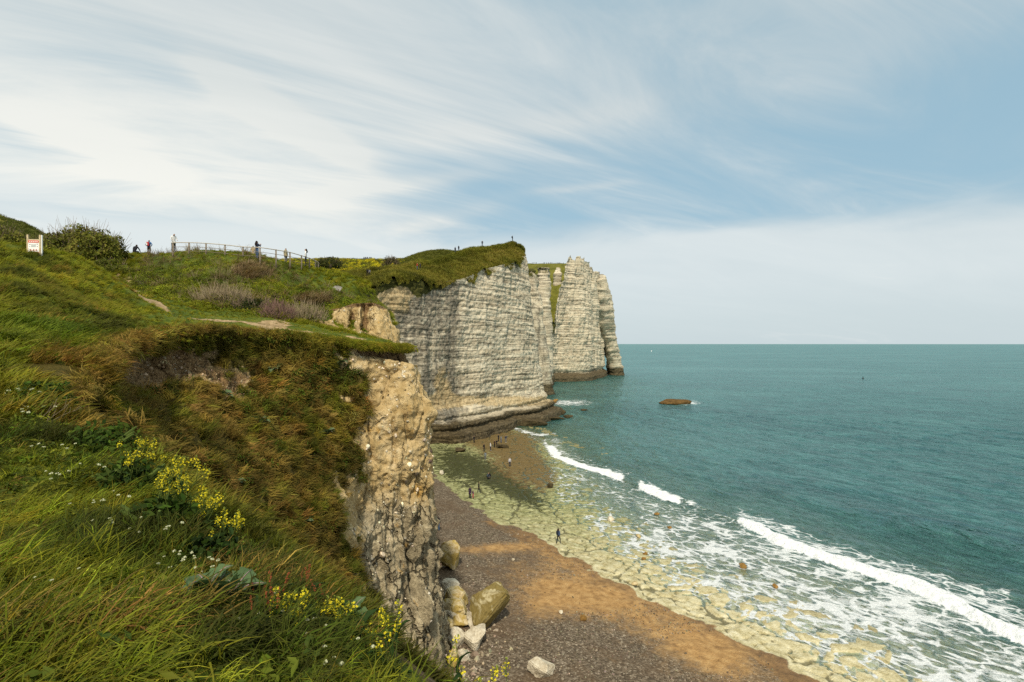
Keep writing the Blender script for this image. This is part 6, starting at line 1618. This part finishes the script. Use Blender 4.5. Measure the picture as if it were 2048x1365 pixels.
# ------------------------------------------------------------------ warning sign
sg = land_hit(68, 507, 20, 34)
sY = sg[1]; px_ = sY / 1024
sign = thing('warning_sign', 'white and red warning board between two wooden posts on the left mound', 'sign', (sg[0], sg[1], sg[2]), 0.12)
M_SW = plain('sign_wood', (0.50, 0.40, 0.24), .85, var=.25); M_SWH = plain('sign_white', (0.78, 0.78, 0.74), .6, var=.05); M_SRED = plain('sign_red', (0.62, 0.10, 0.05), .6, var=.12); M_SGR = plain('sign_print_grey', (0.33, 0.36, 0.34), .7); M_SDK = plain('sign_print_dark', (0.10, 0.08, 0.08), .7)
for s_ in (-1, 1):
    mb = MB(); mb.box((s_ * 11.2 * px_, 0, 10 * px_), (2.9 * px_, 2.5 * px_, 54 * px_)); mb.build('post', M_SW, sign)
mb = MB(); mb.box((11.2 * px_ + 2.4 * px_, 0.03, 10 * px_), (1.6 * px_, 2.3 * px_, 53.6 * px_)); mb.build('post', M_SWH, sign)
mb = MB(); mb.box((0, -0.01, 27.0 * px_), (19.6 * px_, 1.6 * px_, 1.8 * px_)); mb.build('crossbar', M_SW, sign)
mb = MB(); mb.box((0, -0.02, 13.6 * px_), (19.4 * px_, 0.8 * px_, 24.4 * px_)); bd = mb.build('panel', M_SWH, sign)
def pr(name, x, z, w, h, mt):
    mb = MB(); mb.box((x * px_, -0.02 - 0.55 * px_, z * px_), (w * px_, 0.25 * px_, h * px_)); mb.build(name, mt, bd)
pr('red_header', 0, 23.2, 19.0, 4.4, M_SRED)
pr('red_footer', 0, 2.2, 19.0, 1.2, M_SRED)
for k in range(5):
    mb = MB(); mb.box((( -6.6 + 3.3 * k) * px_, -0.02 - 0.75 * px_, 23.2 * px_), (2.1 * px_, 0.1 * px_, 1.5 * px_)); mb.build('header_letter', M_SWH, bd)
for k, w in enumerate((9.5, 8.0, 9.0)):
    pr('text_line', 0, 17.0 - 2.0 * k, w, 0.9, M_SGR)
for (x, z, s_) in ((-6.5, 17.5, 1.4), (6.8, 18.2, 1.5), (-6.8, 13, 1.2), (7, 13.4, 1.3)):
    pr('symbol', x, z, s_, s_, M_SDK)
for (x, z) in ((-5.2, 6.4), (0, 6.2), (5.2, 6.4)):              # triangular hazard symbols
    mb = MB(); a_ = 2.3
    T3 = [((x + a_ * math.sin(t_)) * px_, -0.02 - 0.6 * px_, (z + a_ * math.cos(t_)) * px_) for t_ in (0, 2.094, 4.189)]
    T4 = [(c[0], c[1] + .2 * px_, c[2]) for c in T3]
    mb.add(T3 + T4, [(0, 2, 1), (0, 1, 4, 3), (1, 2, 5, 4), (2, 0, 3, 5)]); mb.build('hazard_triangle', M_SRED, bd)
    mb = MB(); mb.box((x * px_, -0.02 - .8 * px_, (z - .2) * px_), (.8 * px_, .1 * px_, 1.5 * px_)); mb.build('symbol', M_SDK, bd)
# ------------------------------------------------------------------ people
def figure_mesh(pose, name='person'):
    """one continuous body grown round a posed skeleton; returns mesh with material slots: skin hair top legs shoes"""
    J = dict(pel=(0, 0, .93), wai=(0, .0, 1.08), che=(0, .0, 1.30), nek=(0, 0, 1.47), hed=(0, -.02, 1.58), hto=(0, -.015, 1.67))
    for s, k in ((-1, 'l'), (1, 'r')):
        J['sh' + k] = (s * .17, 0, 1.41); J['el' + k] = (s * .25, .03, 1.13); J['wr' + k] = (s * .27, -.03, .89); J['ha' + k] = (s * .27, -.06, .79)
        J['hi' + k] = (s * .095, 0, .88); J['kn' + k] = (s * .105, -.02, .48); J['an' + k] = (s * .11, .02, .09); J['to' + k] = (s * .125, -.15, .035)
    J.update(pose)
    Rr = dict(pel=(.155, .115), wai=(.135, .10), che=(.165, .115), nek=(.055, .058), hed=(.080, .098), hto=(.060, .072))
    for k in 'lr':
        Rr.update({'sh' + k: (.068, .068), 'el' + k: (.046, .046), 'wr' + k: (.032, .030), 'ha' + k: (.040, .024), 'hi' + k: (.095, .10), 'kn' + k: (.062, .066), 'an' + k: (.042, .046), 'to' + k: (.045, .030)})
    E = [('pel', 'wai'), ('wai', 'che'), ('che', 'nek'), ('nek', 'hed'), ('hed', 'hto')]
    for k in 'lr':
        E += [('che', 'sh' + k), ('sh' + k, 'el' + k), ('el' + k, 'wr' + k), ('wr' + k, 'ha' + k), ('pel', 'hi' + k), ('hi' + k, 'kn' + k), ('kn' + k, 'an' + k), ('an' + k, 'to' + k)]
    names = list(J); ix = {n: i for i, n in enumerate(names)}
    me = bpy.data.meshes.new(name + '_frame'); me.from_pydata([J[n] for n in names], [(ix[a], ix[b]) for a, b in E], []); me.update()
    o = bpy.data.objects.new('frame', me); COL.objects.link(o)
    o.modifiers.new('skin', 'SKIN'); ss = o.modifiers.new('sub', 'SUBSURF'); ss.levels = 1; ss.render_levels = 1
    if not me.skin_vertices:
        me.skin_vertices.new()
    for n in names:
        d = me.skin_vertices[0].data[ix[n]]; d.radius = Rr[n]; d.use_root = (n == 'pel')
    dg = bpy.context.evaluated_depsgraph_get(); ev = o.evaluated_get(dg)
    res = bpy.data.meshes.new_from_object(ev); res.name = name
    bpy.data.objects.remove(o); bpy.data.meshes.remove(me)
    n = len(res.polygons); C = np.empty(n * 3, np.float32); res.polygons.foreach_get('center', C); C = C.reshape(-1, 3)
    best = np.full(n, 1e9); cls = np.zeros(n, np.int32)
    for a, b in E:
        A, B = np.array(J[a]), np.array(J[b]); d = B - A
        t_ = np.clip((C - A) @ d / (d @ d), 0, 1); r_ = np.linalg.norm(C - A - t_[:, None] * d, axis=1)
        k = 2
        if b in ('hed', 'hto'):
            k = 0
        elif b[:2] == 'ha':
            k = 0
        elif b[:2] in ('kn', 'an') or b[:2] == 'hi':
            k = 3
        elif b[:2] == 'to':
            k = 4
        m_ = r_ < best; best = np.where(m_, r_, best); cls = np.where(m_, k, cls)
    H0 = np.array(J['hed'])
    hair = (cls == 0) & (np.linalg.norm(C - H0, axis=1) < .25) & ((C[:, 1] > H0[1] + .015) | (C[:, 2] > H0[2] + .055))
    cls[hair] = 1
    res.polygons.foreach_set('material_index', cls); res.polygons.foreach_set('use_smooth', np.ones(n, bool))
    for _ in range(5):
        res.materials.append(None)
    return res
POSES = {
    'stand': {},
    'hips': {'ell': (-.36, .05, 1.17), 'wrl': (-.20, -.03, 1.0), 'hal': (-.14, -.06, .98), 'elr': (.36, .05, 1.17), 'wrr': (.20, -.03, 1.0), 'har': (.14, -.06, .98)},
    'walk': {'knl': (-.10, -.17, .50), 'anl': (-.10, -.20, .10), 'tol': (-.11, -.36, .05), 'knr': (.10, .06, .49), 'anr': (.10, .26, .13), 'tor': (.11, .12, .04), 'wrl': (-.26, .12, .92), 'hal': (-.26, .12, .83), 'wrr': (.26, -.2, .95), 'har': (.25, -.25, .87)},
    'photo': {'ell': (-.24, -.16, 1.20), 'wrl': (-.09, -.30, 1.42), 'hal': (-.05, -.33, 1.50), 'elr': (.24, -.16, 1.20), 'wrr': (.09, -.30, 1.42), 'har': (.05, -.33, 1.50)},
    'lean': {'nek': (0, -.10, 1.46), 'hed': (0, -.17, 1.55), 'hto': (0, -.2, 1.63), 'che': (0, -.05, 1.30), 'shl': (-.17, -.06, 1.40), 'shr': (.17, -.06, 1.40), 'wrl': (-.2, -.32, 1.08), 'hal': (-.19, -.40, 1.05), 'ell': (-.25, -.08, 1.14), 'wrr': (.2, -.32, 1.08), 'har': (.19, -.40, 1.05), 'elr': (.25, -.08, 1.14)},
    'crouch': {'pel': (0, .10, .42), 'wai': (0, .06, .57), 'che': (0, -.06, .76), 'nek': (0, -.14, .92), 'hed': (0, -.20, 1.01), 'hto': (0, -.22, 1.10), 'shl': (-.17, -.09, .86), 'shr': (.17, -.09, .86), 'ell': (-.25, -.22, .62), 'elr': (.25, -.22, .62), 'wrl': (-.16, -.42, .48), 'wrr': (.16, -.42, .48), 'hal': (-.13, -.48, .42), 'har': (.13, -.48, .42),
               'hil': (-.095, .08, .40), 'hir': (.095, .08, .40), 'knl': (-.14, -.26, .50), 'knr': (.14, -.26, .46), 'anl': (-.12, -.08, .09), 'anr': (.12, -.08, .09), 'tol': (-.13, -.24, .035), 'tor': (.13, -.24, .035)},
    'reach': {'elr': (.38, -.02, 1.22), 'wrr': (.60, -.05, 1.08), 'har': (.68, -.06, 1.04)},
}
FIG = {k: figure_mesh(v) for k, v in POSES.items()}
SKIN = plain('skin', (0.42, 0.26, 0.18), .6, var=.08)
_cl = {}
def cloth(c):
    k = tuple(round(x, 3) for x in c)
    if k not in _cl:
        _cl[k] = plain('cloth_%02d' % len(_cl), c, .9, var=.15, scale=12)
    return _cl[k]
BLK, NAVY, WHITE, JEAN, GREY, RED, TAN, BRN, BLUE = (.012, .012, .014), (.018, .026, .050), (.66, .66, .64), (.055, .095, .17), (.13, .13, .135), (.45, .03, .03), (.33, .26, .16), (.05, .03, .018), (.035, .11, .26)
M_PACK = {}
def long_hair(parent, c, L=0.30):
    mb = MB()
    prof_ = [(0.02, 1.70, .05), (.03, 1.66, .095), (.05, 1.58, .115), (.075, 1.48, .125), (.095, 1.48 - L * .5, .12), (.10, 1.48 - L, .075)]
    ns = 10; V = []
    for (y, z, r_) in prof_:
        for k in range(ns):
            a = k / ns * 2 * np.pi; V.append((r_ * math.cos(a), y + .62 * r_ * math.sin(a) + .02, z))
    F = [(i * ns + k, i * ns + (k + 1) % ns, (i + 1) * ns + (k + 1) % ns, (i + 1) * ns + k) for i in range(len(prof_) - 1) for k in range(ns)] + [tuple(range(ns)), tuple((len(prof_) - 1) * ns + k for k in range(ns))[::-1]]
    mb.add(V, F); mb.build('hair', cloth(c), parent, True)
def backpack(parent, c, c2=None):
    bm = bmesh.new(); bmesh.ops.create_cube(bm, size=1.0)
    bmesh.ops.scale(bm, vec=(.30, .17, .44), verts=bm.verts); bmesh.ops.translate(bm, vec=(0, .20, 1.22), verts=bm.verts)
    bmesh.ops.bevel(bm, geom=bm.edges[:], offset=.05, segments=2, affect='EDGES')
    me = bpy.data.meshes.new('backpack'); bm.to_mesh(me); bm.free(); me.materials.append(cloth(c)); b = link('backpack', me, None, parent)
    if c2:
        mb = MB(); mb.box((.05, .295, 1.20), (.16, .03, .26)); mb.build('pocket', cloth(c2), b)
def coat(parent, c, z0, z1, r0, r1):
    """skirt of a long coat or jacket hem around the hips"""
    ns = 14; mb = MB(); V = []
    for z, r_ in ((z1, r1), ((z0 + z1) / 2, (r0 + r1) / 2 + .01), (z0, r0), (z0, r0 - .02)):
        for k in range(ns):
            a = k / ns * 2 * np.pi; V.append((r_ * math.cos(a), .78 * r_ * math.sin(a), z))
    mb.add(V, [(i * ns + k, i * ns + (k + 1) % ns, (i + 1) * ns + (k + 1) % ns, (i + 1) * ns + k) for i in range(3) for k in range(ns)])
    mb.build('coat', cloth(c), parent, True)
def person(label, loc, rz, pose, top, legs, hair=(.03, .018, .01), shoes=(.03, .03, .03), h=1.72, group=None, extra=None):
    """loc: ground point; rz = 0 faces the camera"""
    t_ = thing('person', label, 'person', tuple(loc), rz, group, h / 1.72)
    b = link('body', FIG[pose], None, t_)
    for i, m_ in enumerate((SKIN, cloth(hair), cloth(top), cloth(legs), cloth(shoes))):
        b.material_slots[i].link = 'OBJECT'; b.material_slots[i].material = m_
    if extra:
        extra(t_)
    return t_
def onland(u, Y, v=None):
    """ground point under pixel column u at distance Y"""
    x = (u - 1024) / 1024 * Y
    return (x, Y, float(land_at(x, Y)) if v is None else P(u, v, Y)[2])
PI = math.pi
HG = 'people on the fenced hill'
person('person in black with long dark hair sitting low beside the one in the blue jacket', onland(270, 54.5, 514), PI, 'crouch', BLK, BLK, (.03, .015, .01), h=2.1, group=HG, extra=lambda t_: None)
person('person in a blue jacket with a red and white backpack, hands on hips', onland(298, 54.5, 512), PI, 'hips', BLUE, BRN, (.12, .09, .06), group=HG, extra=lambda t_: backpack(t_, (.45, .05, .05), (.6, .6, .58)))
person('person in a white jacket looking down beside the left end of the fence', onland(347, 49.5, 505), 0.9, 'lean', WHITE, BLK, (.015, .01, .01), h=1.85, group=HG, extra=lambda t_: coat(t_, WHITE, .78, 1.0, .19, .17))
person('person in a dark jacket and blue jeans taking a photo behind the fence', onland(514, 47.0, 521), 2.6, 'photo', NAVY, JEAN, (.02, .012, .01), h=1.8, group=HG, extra=lambda t_: long_hair(t_, (.02, .012, .01), .2))
person('person in a beige coat half hidden behind the one taking a photo', onland(506, 48.2, 524), PI, 'stand', TAN, GREY, (.05, .03, .02), h=1.55, group=HG, extra=lambda t_: coat(t_, TAN, .65, 1.0, .21, .17))
person('person in a sand-coloured jacket behind the fence, left of the one with white top', onland(571.5, 51.5, 527), 1.2, 'stand', (.30, .25, .14), GREY, (.03, .02, .015), h=1.55, group=HG, extra=lambda t_: coat(t_, (.30, .25, .14), .72, 1.0, .20, .17))
person('person in a white top and black trousers with dark curly hair near the fence end', onland(611.5, 52.5, 533), -1.2, 'reach', WHITE, BLK, (.012, .008, .006), h=1.82, group=HG, extra=lambda t_: long_hair(t_, (.012, .008, .006), .16))
person('person in grey-blue bending down behind the warning sign', onland(50, 34, 512), 1.3, 'crouch', (.10, .11, .16), GREY, h=1.3, group=HG)
CG = 'people on the cliff path'
def top_on(u, v, Y):
    return tuple(P(u, v, Y))
_tu, _tv = project(VT)
def turf_on(u, v=None):
    """standing point on the main headland's turf: the skyline at column u, or the nearest turf seen at (u, v)"""
    m_ = np.abs(_tu - u) < 2.5
    if v is None:
        k = np.argmin(np.where(m_, _tv, 1e9))
    else:
        m_ &= np.abs(_tv - v) < 3.5
        k = np.argmin(np.where(m_, VT[..., 1], 1e9)) if m_.any() else np.argmin((_tu - u) ** 2 + (_tv - v) ** 2)
    q_ = VT.reshape(-1, 3)[k]
    return (q_[0], q_[1], q_[2] + 0.35)
person('person in black on the path left of the dark rounded bush', top_on(735, 553, 112), PI, 'walk', BLK, BLK, group=CG, extra=lambda t_: backpack(t_, BLK))
person('person in dark clothes just right of the one left of the rounded bush', top_on(739, 553, 113), PI, 'stand', GREY, BLK, h=1.6, group=CG)
person('person in a red jacket on the cliff edge path', turf_on(836.5, 541), 1.5, 'stand', RED, JEAN, group=CG)
person('person in dark blue beside the one in the red jacket', turf_on(842, 541), -1.5, 'walk', NAVY, BLK, group=CG)
person('lone person in black on the highest point of the main cliff', turf_on(1022.5), 2.0, 'stand', BLK, BLK, h=1.9, group=CG, extra=lambda t_: backpack(t_, BLK))
for (u, v, Y, lab) in ((963, 504, 155, 'small dark figure on the ridge left of the highest point'), (908, 510, 160, 'small dark figure on the ridge, left of a close pair'), (915.5, 509, 160, 'small dark figure on the ridge, right of a close pair')):
    person(lab, turf_on(u), pr_.uniform(0, 6), 'stand', BLK, NAVY, group=CG)
for k, u in enumerate((728, 731.5, 735, 739, 742)):
    person('tiny dark figure in the row on the skyline of the gorse hill', top_on(u, 522.5, 218), pr_.uniform(0, 6), ('stand', 'walk')[k % 2], BLK, NAVY, h=1.9, group='walkers on the gorse hill skyline')
for k, u in enumerate((1064.5, 1067, 1070, 1073, 1087.5, 1089.5, 1093.5, 1097, 1100.5, 1104, 1108, 1112, 1116, 1119.5, 1127, 1133.5)):
    person('tiny dark figure in the row on the plateau of the far headland', top_on(u, 529.3, 394), pr_.uniform(0, 6), ('stand', 'walk', 'hips')[k % 3], (BLK, NAVY, GREY, BLK)[k % 4], BLK, h=1.8, group='visitors on the far headland plateau')
BG = 'people on the beach'
def onb(u, v):
    q_ = G(u, v, .4); q_ = G(u, v, beach_at(q_[0], q_[1])); return (q_[0], q_[1], beach_at(q_[0], q_[1]) - .01)
person('person with a dark backpack walking on the pale platform, nearest on the beach', onb(1117, 1087), 2.3, 'walk', (.05, .08, .15), BLK, (.03, .018, .012), group=BG, extra=lambda t_: (backpack(t_, (.02, .03, .05)), long_hair(t_, (.03, .018, .012), .18)))
person('person in blue trousers half hidden by the edge of the bluff', onb(876, 1064), PI, 'stand', BLK, (.03, .09, .20), h=1.75, group=BG)
person('person in a purple-black coat on the platform near the shingle', onb(940, 997), 2.6, 'stand', (.035, .02, .045), BLK, h=1.75, group=BG, extra=lambda t_: coat(t_, (.035, .02, .045), .6, 1.0, .22, .17))
person('child in red trousers beside the one in the purple-black coat', onb(946, 997), 2.2, 'stand', (.10, .04, .08), (.42, .06, .08), h=1.25, group=BG)
person('person all in black striding on the green platform', onb(957.5, 987), 1.8, 'walk', BLK, BLK, h=1.75, group=BG)
person('person crouching on the dark weed, left of two', onb(975, 961), 1.0, 'crouch', (.06, .08, .11), BLK, group=BG)
person('person crouching on the dark weed, right of two', onb(980, 960), -1.0, 'crouch', BLK, BLK, group=BG)
person('person in white top with dark bag on the brown weed, rightmost on the beach', onb(1019.5, 933), 0.4, 'stand', (.45, .45, .47), NAVY, (.35, .3, .25), group=BG)
person('person in grey on the weed below the one in black at the cliff foot', onb(970.5, 918.5), 2.8, 'stand', (.15, .18, .20), GREY, group=BG)
person('person in black left of the white-hooded one', onb(968, 903), 1.0, 'stand', BLK, BLK, group=BG)
person('person in a white hood left of the long low rock', onb(981, 902), 2.0, 'stand', (.55, .55, .56), NAVY, (.6, .6, .6), (.5, .5, .5), group=BG)
person('person in brown-black standing at the left end of the long low rock', onb(989, 897), 1.0, 'stand', BRN, BLK, group=BG)
person('person in black bending at the long low rock', onb(993, 895), 0.6, 'lean', BLK, BRN, group=BG)
person('person in black behind the long low rock, left of three', onb(997, 885), 1.0, 'stand', BLK, BLK, group=BG)
person('person in grey-blue behind the long low rock, middle of three', onb(1002, 886), 2.0, 'stand', (.16, .20, .23), JEAN, group=BG)
person('person in dark blue with white shoes behind the long low rock, right of three', onb(1011.5, 887.5), 0.2, 'stand', NAVY, GREY, shoes=(.6, .6, .6), group=BG)
person('person in black alone at the foot of the main cliff', onb(948, 887), 1.0, 'stand', BLK, BLK, group=BG)
# ------------------------------------------------------------------ far out on the water
q_ = G(1303, 703.5)
bt = thing('motor_boat', 'tiny white boat far out near the horizon', 'boat', (q_[0], q_[1], 0.0), 1.2)
mb = MB(); Lb = 7.0; V = []
for (x, w, zk) in ((-.5, .16, .25), (-.2, .19, .1), (.2, .17, .1), (.42, .09, .2), (.52, .005, .5)):
    V += [(x * Lb, -w * Lb, 1.3 + .4 * max(x, 0)), (x * Lb, -w * Lb * .55, -.3 + zk), (x * Lb, w * Lb * .55, -.3 + zk), (x * Lb, w * Lb, 1.3 + .4 * max(x, 0))]
F = [(i * 4 + k, i * 4 + (k + 1) % 4, (i + 1) * 4 + (k + 1) % 4, (i + 1) * 4 + k) for i in range(4) for k in range(4)] + [(0, 1, 2, 3), (19, 18, 17, 16)]
M_HULL = plain('boat_white', (.78, .78, .76), .5, var=.05)
mb.add(V, F); mb.build('hull', M_HULL, bt, False)
mb = MB(); mb.box((-.3, 0, 2.1), (2.6, 1.7, 1.5)); cb = mb.build('cabin', M_HULL, bt)
mb = MB(); mb.box((.35, 0, 2.35), (1.4, 1.76, .5)); mb.build('window', plain('boat_glass', (.03, .05, .06), .2), cb)
q_ = G(1726, 758)
by_ = thing('buoy', 'tiny dark buoy on the open sea at the right', 'buoy', (q_[0], q_[1], 0.0))
mb = MB(); mb.tube([(0, 0, -.3), (0, 0, 0), (0, 0, .5), (0, 0, .8), (0, 0, 1.5)], [.3, .6, .5, .12, .1], 10); mb.build('float', plain('buoy_dark', (.03, .03, .03), .6), by_, True)
mb = MB(); mb.tube([(0, 0, 1.45), (0, 0, 1.8)], [.22, .05], 8); mb.build('topmark', plain('buoy_dark', (.03, .03, .03), .6), by_, True)
